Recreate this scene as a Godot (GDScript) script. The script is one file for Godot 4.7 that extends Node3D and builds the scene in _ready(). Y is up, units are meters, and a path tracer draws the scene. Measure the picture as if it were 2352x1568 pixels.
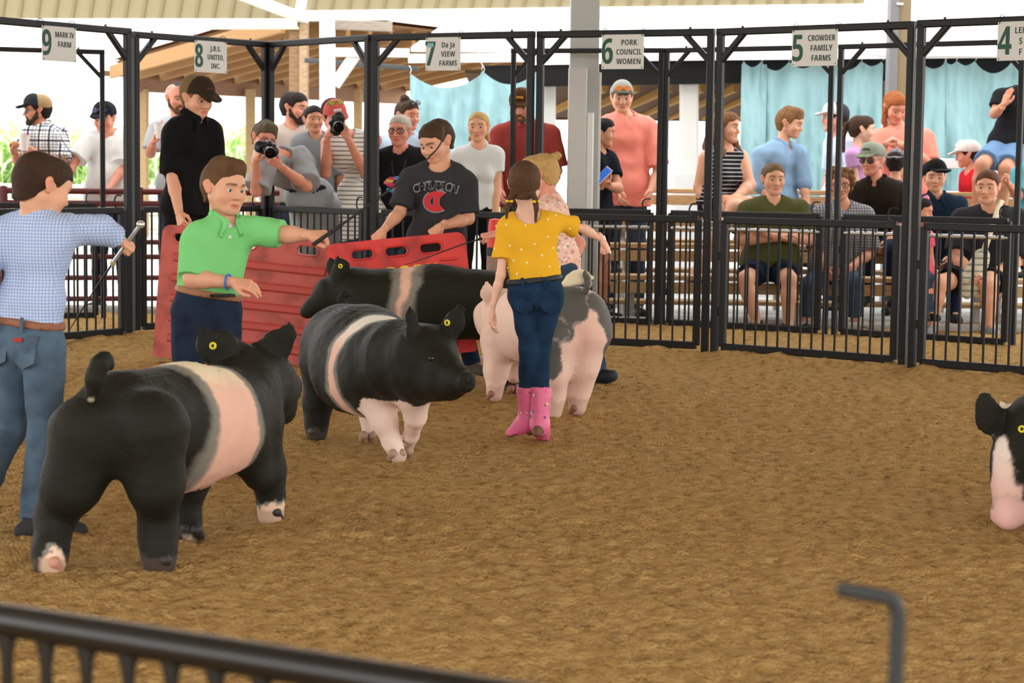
extends Node3D
# A junior hog show: children drive belted pigs round a dirt ring, a crowd watches from behind black steel pen gates.

const FOCAL := 4573.0  # focal length in pixels of the 2352 x 1568 frame
const EYE := Vector3(0.0, 1.25, 0.0)
var look: Basis
var weave: NoiseTexture2D
var strands: NoiseTexture2D
var worn: NoiseTexture2D
var grain: NoiseTexture2D
var curtain_mat: StandardMaterial3D
var skin_mat: StandardMaterial3D
var eye_mat: StandardMaterial3D


func _ready() -> void:
	look = Basis(Vector3.RIGHT, -atan(396.0 / FOCAL)) * Basis(Vector3.BACK, deg_to_rad(0.7))
	var cam := Camera3D.new()
	cam.name = "camera"
	cam.keep_aspect = Camera3D.KEEP_HEIGHT
	cam.fov = rad_to_deg(2.0 * atan(784.0 / FOCAL))
	cam.near = 0.05
	cam.far = 400.0
	var lens := CameraAttributesPhysical.new()
	lens.frustum_focal_length = 70.0
	lens.frustum_focus_distance = 9.5
	lens.exposure_aperture = 5.6
	lens.auto_exposure_enabled = false
	cam.attributes = lens
	add_child(cam)
	cam.transform = Transform3D(look, EYE)
	cam.fov = rad_to_deg(2.0 * atan(784.0 / FOCAL))
	cam.near = 0.05
	cam.far = 400.0
	cam.current = true

	var env := Environment.new()
	env.background_mode = Environment.BG_SKY
	var sky_mat := ProceduralSkyMaterial.new()
	sky_mat.sky_top_color = Color(0.92, 0.92, 0.92)
	sky_mat.sky_horizon_color = Color(1.0, 0.985, 0.96)
	sky_mat.ground_horizon_color = Color(0.85, 0.85, 0.84)
	sky_mat.ground_bottom_color = Color(0.6, 0.59, 0.57)
	sky_mat.sky_energy_multiplier = 1.0
	sky_mat.ground_energy_multiplier = 1.0
	var sky := Sky.new()
	sky.sky_material = sky_mat
	env.sky = sky
	env.tonemap_mode = Environment.TONE_MAPPER_LINEAR
	env.tonemap_exposure = 4.6
	env.sdfgi_enabled = true
	env.ssao_enabled = true
	env.ssil_enabled = true
	var world := WorldEnvironment.new()
	world.name = "world"
	world.environment = env
	add_child(world)

	weave = noise_tex(256, 0.22, 2, 5)
	strands = noise_tex(256, 0.09, 3, 15)
	grain = noise_tex(256, 0.03, 4, 11, [[0.0, Color(0.80, 0.76, 0.70)], [0.5, Color(0.94, 0.93, 0.91)], [1.0, Color(1.0, 1.0, 1.0)]])
	curtain_mat = StandardMaterial3D.new()
	curtain_mat.albedo_color = Color(0.58, 0.73, 0.75)
	curtain_mat.rim_enabled = false
	curtain_mat.roughness = 0.9
	curtain_mat.backlight_enabled = true
	curtain_mat.backlight = Color(0.22, 0.33, 0.36)
	worn = noise_tex(256, 0.012, 4, 19, [[0.0, Color(0.72, 0.72, 0.74)], [0.5, Color(0.92, 0.92, 0.93)], [1.0, Color(1, 1, 1)]])
	skin_mat = tinted(0.55, 0.4)
	skin_mat.subsurf_scatter_enabled = true
	skin_mat.subsurf_scatter_strength = 0.08
	eye_mat = tinted(0.15, 0.6)
	for kind in ["man", "woman", "kid"]:
		heads[kind] = head_shape(kind, 0.0042)
	heads["eye_brown"] = eye_shape(Color(0.07, 0.035, 0.02))
	heads["eye_blue"] = eye_shape(Color(0.10, 0.17, 0.25))
	for pose in ["relax", "fist", "grip", "flat"]:
		hands[pose] = hand_shape(pose, 0.0042)

	build_place()
	build_gates()
	build_pigs()
	build_people()
	build_items()


# ---------------------------------------------------------------- coordinates
# A point is written down as a pixel of the 2352 x 1568 frame and its distance from the eye along the ring (metres).
func at(px: float, py: float, d: float) -> Vector3:
	var r := look * Vector3((px - 1176.0) / FOCAL, (784.0 - py) / FOCAL, -1.0)
	return EYE + r * (d / -r.z)


func spot(v: Array, d: float) -> Vector3:
	return at(v[0], v[1], d - (v[2] if v.size() > 2 else 0.0))


func floor_at(px: float, d: float) -> Vector3:
	var p := at(px, 784.0, d)
	return Vector3(p.x, 0.0, -d)


func rgb(r: float, g: float, b: float) -> Color:
	return Color(r / 255.0, g / 255.0, b / 255.0)


# ---------------------------------------------------------------- nodes
var taken := {}

func numbered(called: String) -> String:
	if not taken.has(called):
		taken[called] = 0
		return called
	taken[called] += 1
	return "%s_%03d" % [called, taken[called]]


func tag(o: Node3D, label: String, category := "", group := "", kind := "") -> Node3D:
	if label != "": o.set_meta("label", label)
	if category != "": o.set_meta("category", category)
	if group != "": o.set_meta("group", group)
	if kind != "": o.set_meta("kind", kind)
	return o


func thing(called: String, where: Vector3, label: String, category: String, group := "") -> Node3D:
	var o := Node3D.new()
	o.name = numbered(called)
	add_child(o)
	o.position = where
	return tag(o, label, category, group)


func put(called: String, mesh: Mesh, m: Material, parent: Node3D = null) -> MeshInstance3D:
	var o := MeshInstance3D.new()
	o.mesh = mesh
	o.material_override = m
	if parent == null or parent == self:
		o.name = numbered(called)
		add_child(o)
	else:
		o.name = called
		parent.add_child(o, true)
	return o


func struct(called: String, mesh: Mesh, m: Material, label := "") -> MeshInstance3D:
	var o := put(called, mesh, m)
	tag(o, label, "", "", "structure")
	return o


# ---------------------------------------------------------------- materials
var made := {}

func mat(c: Color, rough := 0.8, metal := 0.0) -> StandardMaterial3D:
	var key := "%s %f %f" % [c.to_html(), rough, metal]
	if not made.has(key):
		var m := StandardMaterial3D.new()
		m.albedo_color = c
		m.roughness = rough
		m.metallic = metal
		made[key] = m
	return made[key]


func cloth(c: Color) -> StandardMaterial3D:
	var key := "cloth " + c.to_html()
	if not made.has(key):
		var m := StandardMaterial3D.new()
		m.albedo_color = c
		m.roughness = 0.95
		m.metallic_specular = 0.2
		m.rim_enabled = true
		m.rim = 0.25
		m.rim_tint = 0.6
		m.heightmap_enabled = true
		m.heightmap_texture = weave
		m.heightmap_scale = 0.12
		m.uv1_triplanar = true
		m.uv1_scale = Vector3.ONE * 3.0
		made[key] = m
	return made[key]


func printed(tex: Texture2D, period: float, c := Color.WHITE) -> StandardMaterial3D:
	var m := StandardMaterial3D.new()
	m.albedo_color = c
	m.albedo_texture = tex
	m.roughness = 0.95
	m.metallic_specular = 0.2
	m.uv1_triplanar = true
	m.uv1_scale = Vector3.ONE / period
	m.uv1_triplanar_sharpness = 6.0
	return m


func tinted(rough: float, spec := 0.5, rim := 0.0) -> StandardMaterial3D:
	var m := StandardMaterial3D.new()
	m.vertex_color_use_as_albedo = true
	m.roughness = rough
	m.metallic_specular = spec
	if rim > 0.0:
		m.rim_enabled = true
		m.rim = rim
		m.rim_tint = 0.5
	return m


func noise_tex(size: int, freq: float, oct: int, seed_at: int, ramp: Array = [], kind := FastNoiseLite.TYPE_SIMPLEX_SMOOTH) -> NoiseTexture2D:
	var n := FastNoiseLite.new()
	n.noise_type = kind
	n.frequency = freq
	n.fractal_octaves = oct
	n.seed = seed_at
	var t := NoiseTexture2D.new()
	t.width = size
	t.height = size
	t.seamless = true
	t.noise = n
	if ramp.size():
		var g := Gradient.new()
		var offs := PackedFloat32Array()
		var cols := PackedColorArray()
		for r in ramp:
			offs.append(r[0])
			cols.append(r[1])
		g.offsets = offs
		g.colors = cols
		t.color_ramp = g
	return t


# ---------------------------------------------------------------- plain shapes
func st_new() -> SurfaceTool:
	var st := SurfaceTool.new()
	st.begin(Mesh.PRIMITIVE_TRIANGLES)
	st.set_smooth_group(-1)
	return st


func quad(st: SurfaceTool, a: Vector3, b: Vector3, c: Vector3, d: Vector3) -> void:
	for p in [a, b, c, a, c, d]:
		st.add_vertex(p)


# a chamfered bar of w x h section from a to b; «up» sets the way its height points
func bar(st: SurfaceTool, a: Vector3, b: Vector3, w: float, h: float, up := Vector3.UP, ch := -1.0) -> void:
	var z := (b - a).normalized()
	var x := up.cross(z).normalized()
	if x.length() < 0.5: x = Vector3.RIGHT
	var y := z.cross(x)
	var c: float = minf(w, h) * 0.14 if ch < 0.0 else ch
	var o := [Vector2(w / 2 - c, h / 2), Vector2(w / 2, h / 2 - c), Vector2(w / 2, c - h / 2), Vector2(w / 2 - c, -h / 2), Vector2(c - w / 2, -h / 2), Vector2(-w / 2, c - h / 2), Vector2(-w / 2, h / 2 - c), Vector2(c - w / 2, h / 2)]
	var r := []
	for p in [a, b]:
		var ring := []
		for q in o:
			ring.append(p + x * q.x + y * q.y)
		r.append(ring)
	for i in 8:
		var j := (i + 1) % 8
		quad(st, r[0][i], r[0][j], r[1][j], r[1][i])
	for i in range(1, 7):
		for p in [r[0][0], r[0][i + 1], r[0][i], r[1][0], r[1][i], r[1][i + 1]]:
			st.add_vertex(p)


func bar_mesh(a: Vector3, b: Vector3, w: float, h: float, up := Vector3.UP, ch := -1.0) -> ArrayMesh:
	var st := st_new()
	bar(st, a, b, w, h, up, ch)
	st.generate_normals()
	return st.commit()


func box_mesh(c: Vector3, s: Vector3, ch := 0.004) -> ArrayMesh:
	return bar_mesh(c - Vector3(0, 0, s.z / 2), c + Vector3(0, 0, s.z / 2), s.x, s.y, Vector3.UP, ch)


# a smooth tube along points, radius r (a number or one per point), closed ends
func tube_mesh(pts: Array, r, sides := 8, squash := 1.0) -> ArrayMesh:
	var v := PackedVector3Array()
	var nn := PackedVector3Array()
	var ix := PackedInt32Array()
	var n := pts.size()
	var side := Vector3.ZERO
	for i in n:
		var t: Vector3 = (pts[mini(i + 1, n - 1)] - pts[maxi(i - 1, 0)]).normalized()
		if side == Vector3.ZERO:
			side = t.cross(Vector3.UP if absf(t.y) < 0.9 else Vector3.RIGHT).normalized()
		side = (side - t * side.dot(t)).normalized()
		var up := side.cross(t)
		var rad: float = r[i] if r is Array else r
		for k in sides:
			var a := TAU * k / sides
			var dir := side * cos(a) + up * sin(a) * squash
			v.append(pts[i] + dir * rad)
			nn.append(dir.normalized())
	for i in n - 1:
		for k in sides:
			var k2 := (k + 1) % sides
			var a := i * sides + k
			var b := i * sides + k2
			ix.append_array(PackedInt32Array([a, b, b + sides, a, b + sides, a + sides]))
	for e in [0, n - 1]:
		var c := v.size()
		var t: Vector3 = (pts[1] - pts[0]).normalized() * -1.0 if e == 0 else (pts[n - 1] - pts[n - 2]).normalized()
		v.append(pts[e] + t * (r[e] if r is Array else r) * 0.35)
		nn.append(t)
		for k in sides:
			var a: int = e * sides + k
			var b: int = e * sides + (k + 1) % sides
			ix.append_array(PackedInt32Array([c, b, a] if e == 0 else [c, a, b]))
	return from_arrays([v, nn, PackedColorArray(), ix])


func curve_pts(pts: Array, per := 6) -> Array:
	var out := []
	var n := pts.size()
	for i in n - 1:
		var p0: Vector3 = pts[maxi(i - 1, 0)]
		var p3: Vector3 = pts[mini(i + 2, n - 1)]
		for k in per:
			out.append((pts[i] as Vector3).cubic_interpolate(pts[i + 1], p0, p3, float(k) / per))
	out.append(pts[n - 1])
	return out


# a lathed body: profile of [radius, height], about the y axis
func lathe_mesh(prof: Array, sides := 24) -> ArrayMesh:
	var st := SurfaceTool.new()
	st.begin(Mesh.PRIMITIVE_TRIANGLES)
	st.set_smooth_group(-1)
	for i in prof.size() - 1:
		for k in sides:
			var a := TAU * k / sides
			var b := TAU * (k + 1) / sides
			var p := [prof[i], prof[i + 1]]
			quad(st, Vector3(p[0][0] * cos(a), p[0][1], p[0][0] * sin(a)), Vector3(p[0][0] * cos(b), p[0][1], p[0][0] * sin(b)), Vector3(p[1][0] * cos(b), p[1][1], p[1][0] * sin(b)), Vector3(p[1][0] * cos(a), p[1][1], p[1][0] * sin(a)))
	st.generate_normals()
	return st.commit()


func from_arrays(a: Array) -> ArrayMesh:
	var arr := []
	arr.resize(Mesh.ARRAY_MAX)
	arr[Mesh.ARRAY_VERTEX] = a[0]
	arr[Mesh.ARRAY_NORMAL] = a[1]
	if a[2].size(): arr[Mesh.ARRAY_COLOR] = a[2]
	arr[Mesh.ARRAY_INDEX] = a[3]
	var m := ArrayMesh.new()
	if a[0].size():
		m.add_surface_from_arrays(Mesh.PRIMITIVE_TRIANGLES, arr)
	return m


# ---------------------------------------------------------------- smooth bodies: tapered capsules joined by a smooth minimum, meshed as surface nets
class Body:
	var bones := []

	# flat < 1 thins the capsule along «fd»; cut = [point, normal] trims what lies past the plane
	func cap(a: Vector3, b: Vector3, ra: float, rb: float, k := 0.03, fd := Vector3.ZERO, flat := 1.0, cut := [], mode := 0) -> void:
		bones.append([a, b, ra, rb, k, fd.normalized(), 1.0 / flat - 1.0, cut, mode])

	func ball(a: Vector3, r: float, k := 0.03, fd := Vector3.ZERO, flat := 1.0) -> void:
		cap(a, a + Vector3(0, 0.0005, 0), r, r, k, fd, flat)

	func carve(a: Vector3, b: Vector3, ra: float, rb: float, k := 0.01, fd := Vector3.ZERO, flat := 1.0) -> void:
		cap(a, b, ra, rb, k, fd, flat, [], 1)

	func trim(p: Vector3, n: Vector3, reach := 5.0) -> void:  # takes away everything past the plane
		bones.append([p, n.normalized(), reach, 0.0, 0.0, Vector3.ZERO, 0.0, [], 2])

	func net(cell: float, amp := 0.0, freq := 9.0, seed_at := 1, stretch := Vector3.ONE) -> Array:
		var lo := Vector3.INF
		var hi := -Vector3.INF
		for b in bones:
			if b[8] == 0:
				var m: Vector3 = Vector3.ONE * (maxf(b[2], b[3]) + cell * 2.5 + amp)
				lo = lo.min(b[0] - m).min(b[1] - m)
				hi = hi.max(b[0] + m).max(b[1] + m)
		var size := (hi - lo) / cell
		var nx := int(size.x) + 2
		var ny := int(size.y) + 2
		var nz := int(size.z) + 2
		var sy := nx
		var sz := nx * ny
		var f := PackedFloat32Array()
		f.resize(nx * ny * nz)
		f.fill(1000.0)
		for b in bones:
			var mode: int = b[8]
			if mode == 2:
				var n: Vector3 = b[1]
				var o: float = n.dot(b[0])
				for z in nz:
					for y in ny:
						var d := n.dot(lo + Vector3(0, y, z) * cell) - o
						var step := n.x * cell
						var i := z * sz + y * sy
						for x in nx:
							if d > f[i]:
								f[i] = d
							d += step
							i += 1
				continue
			var a: Vector3 = b[0]
			var ba: Vector3 = b[1] - a
			var inv := 1.0 / maxf(ba.length_squared(), 1e-9)
			var ra: float = b[2]
			var dr: float = b[3] - ra
			var k: float = b[4]
			var fd: Vector3 = b[5]
			var fk: float = b[6]
			var flatter := fk != 0.0
			var ik := 0.25 / maxf(k, 1e-6)
			var m: Vector3 = Vector3.ONE * (maxf(ra, ra + dr) + k + cell * 3.0 + amp)
			var p0 := ((a.min(b[1]) - m - lo) / cell).floor().max(Vector3.ZERO)
			var p1 := ((a.max(b[1]) + m - lo) / cell).ceil().min(Vector3(nx - 1, ny - 1, nz - 1))
			var cut: Array = b[7]
			var cutting := cut.size() > 0
			var cn := Vector3.ZERO
			var co := 0.0
			if cutting:
				cn = (cut[1] as Vector3).normalized()
				co = cn.dot(cut[0])
			for z in range(int(p0.z), int(p1.z) + 1):
				for y in range(int(p0.y), int(p1.y) + 1):
					var i := z * sz + y * sy + int(p0.x)
					var p := lo + Vector3(p0.x, y, z) * cell
					for x in range(int(p0.x), int(p1.x) + 1):
						var v := p - a
						var h := clampf(v.dot(ba) * inv, 0.0, 1.0)
						v -= ba * h
						if flatter:
							v += fd * (v.dot(fd) * fk)
						var d := v.length() - ra - dr * h
						if cutting:
							d = maxf(d, cn.dot(p) - co)
						var was := f[i]
						if mode == 0:
							var e := k - absf(d - was)
							f[i] = (minf(d, was) - e * e * ik) if e > 0.0 else minf(d, was)
						elif was < 100.0:
							d = -d
							var e := k - absf(d - was)
							f[i] = (maxf(d, was) + e * e * ik) if e > 0.0 else maxf(d, was)
						p.x += cell
						i += 1
		if amp > 0.0:
			var noise := FastNoiseLite.new()
			noise.seed = seed_at
			noise.frequency = freq
			noise.fractal_octaves = 2
			var near := cell * 3.0 + amp
			for z in nz:
				for y in ny:
					var i := z * sz + y * sy
					for x in nx:
						if absf(f[i]) < near:
							f[i] += amp * noise.get_noise_3dv((lo + Vector3(x, y, z) * cell) * stretch)
						i += 1
		var verts := PackedVector3Array()
		var norms := PackedVector3Array()
		var index := PackedInt32Array()
		var ids := PackedInt32Array()
		ids.resize(f.size())
		ids.fill(-1)
		var near := cell * 5.0
		for z in nz - 1:
			for y in ny - 1:
				var i := z * sz + y * sy - 1
				for x in nx - 1:
					i += 1
					var a := f[i]
					if a > near or a < -near:
						continue
					var b := f[i + 1]
					var c := f[i + sy]
					var d := f[i + sy + 1]
					var e := f[i + sz]
					var g := f[i + sz + 1]
					var h := f[i + sz + sy]
					var j := f[i + sz + sy + 1]
					if a < 0.0:
						if b < 0.0 and c < 0.0 and d < 0.0 and e < 0.0 and g < 0.0 and h < 0.0 and j < 0.0:
							continue
					elif b >= 0.0 and c >= 0.0 and d >= 0.0 and e >= 0.0 and g >= 0.0 and h >= 0.0 and j >= 0.0:
						continue
					var grad := Vector3(b + d + g + j - a - c - e - h, c + d + h + j - a - b - e - g, e + g + h + j - a - b - c - d) * 0.25
					var step := grad * ((a + b + c + d + e + g + h + j) * 0.125 / maxf(grad.length_squared(), 1e-12))
					step = step.clamp(Vector3(-0.5, -0.5, -0.5), Vector3(0.5, 0.5, 0.5))
					ids[i] = verts.size()
					verts.append(lo + (Vector3(x + 0.5, y + 0.5, z + 0.5) - step) * cell)
					norms.append(grad.normalized())
					var ina := a < 0.0
					if ina != (b < 0.0) and y > 0 and z > 0:
						face(index, ids[i - sy - sz], ids[i - sz], ids[i], ids[i - sy], ina)
					if ina != (c < 0.0) and x > 0 and z > 0:
						face(index, ids[i - sz - 1], ids[i - 1], ids[i], ids[i - sz], ina)
					if ina != (e < 0.0) and x > 0 and y > 0:
						face(index, ids[i - 1 - sy], ids[i - sy], ids[i], ids[i - 1], ina)
		return [verts, norms, PackedColorArray(), index]

	func face(index: PackedInt32Array, a: int, b: int, c: int, d: int, out: bool) -> void:
		if a < 0 or b < 0 or c < 0 or d < 0:
			return
		if out:
			index.append_array(PackedInt32Array([a, d, c, a, c, b]))
		else:
			index.append_array(PackedInt32Array([a, b, c, a, c, d]))


func joined(list: Array) -> Array:
	var out := [PackedVector3Array(), PackedVector3Array(), PackedColorArray(), PackedInt32Array()]
	for a in list:
		var base: int = out[0].size()
		out[0].append_array(a[0])
		out[1].append_array(a[1])
		out[2].append_array(a[2])
		var ix: PackedInt32Array = a[3].duplicate()
		for i in ix.size():
			ix[i] += base
		out[3].append_array(ix)
	return out


func moved(a: Array, t: Transform3D, tone := Color.WHITE) -> Array:
	var cols := PackedColorArray()
	cols.resize(a[0].size())
	if a[2].size():
		for i in cols.size():
			cols[i] = a[2][i] * tone
	else:
		cols.fill(tone)
	var nb := t.basis.inverse().transposed()
	var nn: PackedVector3Array = a[1].duplicate()
	for i in nn.size():
		nn[i] = (nb * nn[i]).normalized()
	var ix: PackedInt32Array = a[3].duplicate()
	if t.basis.determinant() < 0.0:
		ix.reverse()
	return [t * (a[0] as PackedVector3Array), nn, cols, ix]
# ---------------------------------------------------------------- heads and hands (built once, placed many times)
var heads := {}
var hands := {}

func head_shape(kind: String, cell: float) -> Array:
	var b := Body.new()
	var kid := kind == "kid"
	var male := kind == "man"
	var jaw := 0.92 if kid else (1.06 if male else 0.95)
	b.cap(Vector3(0, 0.032, -0.036), Vector3(0, 0.036, 0.014), 0.080, 0.077, 0.02, Vector3.RIGHT, 0.93)
	b.cap(Vector3(0, 0.0, 0.036), Vector3(0, -0.055, 0.042), 0.058, 0.046, 0.03)
	for s in [-1.0, 1.0]:
		b.cap(Vector3(s * 0.046 * jaw, -0.04, 0.0), Vector3(s * 0.022, -0.088 if not kid else -0.08, 0.064), 0.026, 0.020, 0.03)
		b.ball(Vector3(s * 0.037, -0.026, 0.058), 0.031 if not kid else 0.034, 0.025)
		b.cap(Vector3(s * 0.012, 0.025, 0.086), Vector3(s * 0.043, 0.024, 0.068), 0.012, 0.011, 0.018)
	b.ball(Vector3(0, -0.092 if not kid else -0.084, 0.070), 0.021 if male else 0.018, 0.025)
	b.cap(Vector3(0, 0.07, 0.055), Vector3(0, 0.05, 0.062), 0.032, 0.034, 0.03)
	for s in [-1.0, 1.0]:
		b.carve(Vector3(s * 0.023, 0.003, 0.103), Vector3(s * 0.041, 0.002, 0.095), 0.0165, 0.0155, 0.012)
		b.cap(Vector3(s * 0.020, 0.0100, 0.0858), Vector3(s * 0.043, 0.0085, 0.0768), 0.0058, 0.0048, 0.005)
		b.cap(Vector3(s * 0.022, -0.011, 0.0835), Vector3(s * 0.042, -0.009, 0.0755), 0.0046, 0.0042, 0.006)
	var nl := 0.84 if kid else 1.0
	b.cap(Vector3(0, 0.014, 0.086), Vector3(0, -0.030 * nl, 0.088 + 0.020 * nl), 0.0085, 0.0125, 0.012)
	for s in [-1.0, 1.0]:
		b.ball(Vector3(s * 0.012, -0.034 * nl, 0.0945), 0.0088, 0.007)
	b.cap(Vector3(-0.020, -0.0600, 0.0830), Vector3(0.020, -0.0600, 0.0830), 0.0062, 0.0062, 0.008)
	b.ball(Vector3(0, -0.0585, 0.0900), 0.0066, 0.008)
	b.cap(Vector3(-0.014, -0.0700, 0.0845), Vector3(0.014, -0.0700, 0.0845), 0.0075, 0.0075, 0.006)
	b.carve(Vector3(-0.024, -0.0648, 0.0920), Vector3(0.024, -0.0648, 0.0920), 0.0026, 0.0026, 0.004)
	for s in [-1.0, 1.0]:
		var o := Vector3(s * 0.079, 0.0, -0.012)
		var fd := Vector3(s * 0.9, 0.0, 0.42).normalized()
		b.cap(o + Vector3(0, 0.013, -0.004), o + Vector3(-s * 0.002, -0.014, 0.006), 0.021, 0.014, 0.008, fd, 0.42)
		b.carve(o + Vector3(s * 0.008, 0.010, 0.004), o + Vector3(s * 0.007, -0.006, 0.008), 0.011, 0.007, 0.005, fd, 0.5)
	b.cap(Vector3(0, -0.03, -0.020), Vector3(0, -0.078, -0.012), 0.047, 0.043, 0.03)
	var a := b.net(cell)
	var cols := PackedColorArray()
	cols.resize(a[0].size())
	for i in cols.size():
		var p: Vector3 = a[0][i]
		var c := Color(1, 1, 1)
		var lip := Vector2(p.x / 0.0245, (p.y + 0.0655) / 0.0125).length()
		if p.z > 0.072 and lip < 1.15:
			c = Color(1, 1, 1).lerp(Color(0.84, 0.56, 0.56), clampf((1.15 - lip) * 4.0, 0.0, 1.0))
		elif p.z > 0.03 and p.y > -0.07 and p.y < 0.02 and absf(p.x) > 0.012:
			c = Color(1, 1, 1).lerp(Color(1.05, 0.86, 0.84), clampf(1.0 - p.distance_to(Vector3(signf(p.x) * 0.042, -0.03, 0.078)) / 0.03, 0.0, 1.0))
		if absf(p.x) > 0.074:
			c = Color(1.02, 0.88, 0.86)
		# share of eyebrow colour, kept in alpha: a tapering arch over each eye
		var ex := absf(p.x)
		var arch := 0.0285 - 7.0 * pow(ex - 0.031, 2.0) + (0.0 if ex < 0.036 else -0.10 * (ex - 0.036))
		var thick := 0.0042 if ex < 0.034 else lerpf(0.0042, 0.0022, clampf((ex - 0.034) / 0.018, 0.0, 1.0))
		if p.z > 0.03 and ex > 0.012 and ex < 0.054:
			c.a = clampf((absf(p.y - arch) - thick * clampf((ex - 0.010) / 0.008, 0.0, 1.0)) / 0.002, 0.0, 1.0)
		cols[i] = c
	a[2] = cols
	return a


# fingers run along +x, the back of the hand faces +y, the thumb lies on the +z side; the wrist is the origin
func hand_shape(pose: String, cell: float) -> Array:
	var b := Body.new()
	var curl: Array = {"relax": [18.0, 24.0, 16.0], "fist": [72.0, 92.0, 55.0], "grip": [52.0, 66.0, 40.0], "flat": [4.0, 6.0, 5.0], "point": [72.0, 92.0, 55.0]}[pose]
	b.cap(Vector3(-0.035, 0, 0), Vector3(0.012, 0, 0), 0.025, 0.024, 0.02, Vector3.UP, 0.72)
	var zs := [0.030, 0.010, -0.010, -0.029]
	var ln := [0.069, 0.077, 0.071, 0.056]
	for i in 4:
		var z: float = zs[i]
		b.cap(Vector3(0.012, 0, z * 0.6), Vector3(0.082 - absf(z - 0.008) * 0.22, 0.003, z), 0.0135, 0.0108, 0.016)
	for i in 4:
		var z: float = zs[i]
		var p := Vector3(0.082 - absf(z - 0.008) * 0.22, 0.002, z)
		var ang := 0.0
		var r := 0.0092 if i < 3 else 0.0080
		var cu: Array = curl
		if pose == "point" and i == 0: cu = [6.0, 8.0, 6.0]
		for j in 3:
			ang += deg_to_rad(cu[j] * (1.0 + 0.07 * i))
			var l: float = ln[i] * [0.46, 0.30, 0.24][j]
			var q := p + Vector3(cos(ang), -sin(ang), z * 0.9 * (0.25 if pose in ["relax", "flat"] else 0.0)) * l
			b.cap(p, q, r, r * 0.93, 0.003)
			p = q
			r *= 0.93
	var t := [Vector3(0.014, -0.004, 0.022), Vector3(0.044, -0.014, 0.046), Vector3(0.072, -0.020, 0.053), Vector3(0.096, -0.022, 0.050)]
	if pose in ["fist", "grip", "point"]:
		t = [Vector3(0.014, -0.006, 0.022), Vector3(0.042, -0.024, 0.042), Vector3(0.068, -0.040, 0.036), Vector3(0.080, -0.048, 0.016)]
	for j in 3:
		b.cap(t[j], t[j + 1], [0.0150, 0.0112, 0.0100][j], [0.0112, 0.0100, 0.0086][j], 0.012 if j == 0 else 0.004)
	return b.net(cell)


# ---------------------------------------------------------------- one person
const SKIN := {"fair": Color(0.83, 0.62, 0.51), "tan": Color(0.75, 0.53, 0.42), "pink": Color(0.82, 0.56, 0.47), "pale": Color(0.87, 0.69, 0.60), "brown": Color(0.74, 0.50, 0.40)}

func skeleton(P: Dictionary) -> Dictionary:
	var d: float = P.d
	var k: float = P.get("k", 1.0)
	var up := Vector3.UP
	var S := {}
	S.k = k
	S.g = P.get("g", 1.0)
	S.turn = Basis(up, deg_to_rad(P.get("yaw", 0.0)))
	S.u = S.turn * Vector3.RIGHT
	S.f = S.turn * Vector3.BACK
	S.hb = Basis(up, deg_to_rad(P.get("hyaw", P.get("yaw", 0.0)))) * Basis(Vector3.RIGHT, deg_to_rad(P.get("nod", 0.0))) * Basis(Vector3.BACK, deg_to_rad(P.get("tilt", 0.0)))
	S.hk = P.get("hk", 1.0)
	S.head = spot(P.head, d)
	S.nk = spot(P.nk, d) if P.has("nk") else S.head + Vector3(0, -0.165 * S.hk, 0) - S.hb.z * 0.035
	S.hip = spot(P.hip, d) if P.has("hip") else S.nk + Vector3(0, -0.52 * k, 0)
	var spine: Vector3 = (S.nk - S.hip).normalized()
	S.spine = spine
	var sw: float = 0.175 * k * P.get("sw", 1.0)
	S.sh = [S.nk - S.u * sw - spine * 0.055 * k, S.nk + S.u * sw - spine * 0.055 * k]
	if P.has("sh"):
		for i in 2:
			if P.sh[i] != null: S.sh[i] = spot(P.sh[i], d)
	S.el = []
	S.wr = []
	for i in 2:
		var s := -1.0 if i == 0 else 1.0
		S.el.append(spot(P.el[i], d) if P.has("el") and P.el[i] != null else S.sh[i] + S.u * s * 0.05 * k + up * -0.29 * k - S.f * 0.02)
		S.wr.append(spot(P.wr[i], d) if P.has("wr") and P.wr[i] != null else S.el[i] + S.u * s * 0.005 + up * -0.24 * k + S.f * 0.07 * k)
	var gy: float = P.get("gy", 0.0)
	S.hj = [S.hip - S.u * 0.088 * k - up * 0.05 * k, S.hip + S.u * 0.088 * k - up * 0.05 * k]
	S.kn = []
	S.an = []
	for i in 2:
		var s := -1.0 if i == 0 else 1.0
		var h: Vector3 = S.hj[i]
		S.kn.append(spot(P.kn[i], d) if P.has("kn") and P.kn[i] != null else Vector3(h.x, lerpf(h.y, gy + 0.08 * k, 0.5), h.z) + S.u * s * 0.02 + S.f * 0.03)
		S.an.append(spot(P.an[i], d) if P.has("an") and P.an[i] != null else Vector3(h.x, gy + 0.085 * k, h.z) + S.u * s * 0.03)
	S.toe = []
	for i in 2:
		S.toe.append(spot(P.toe[i], d) if P.has("toe") and P.toe[i] != null else S.an[i] + (S.f * 0.15 + S.u * (-0.03 if i == 0 else 0.03)) * k - up * 0.05 * k)
	return S


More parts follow.
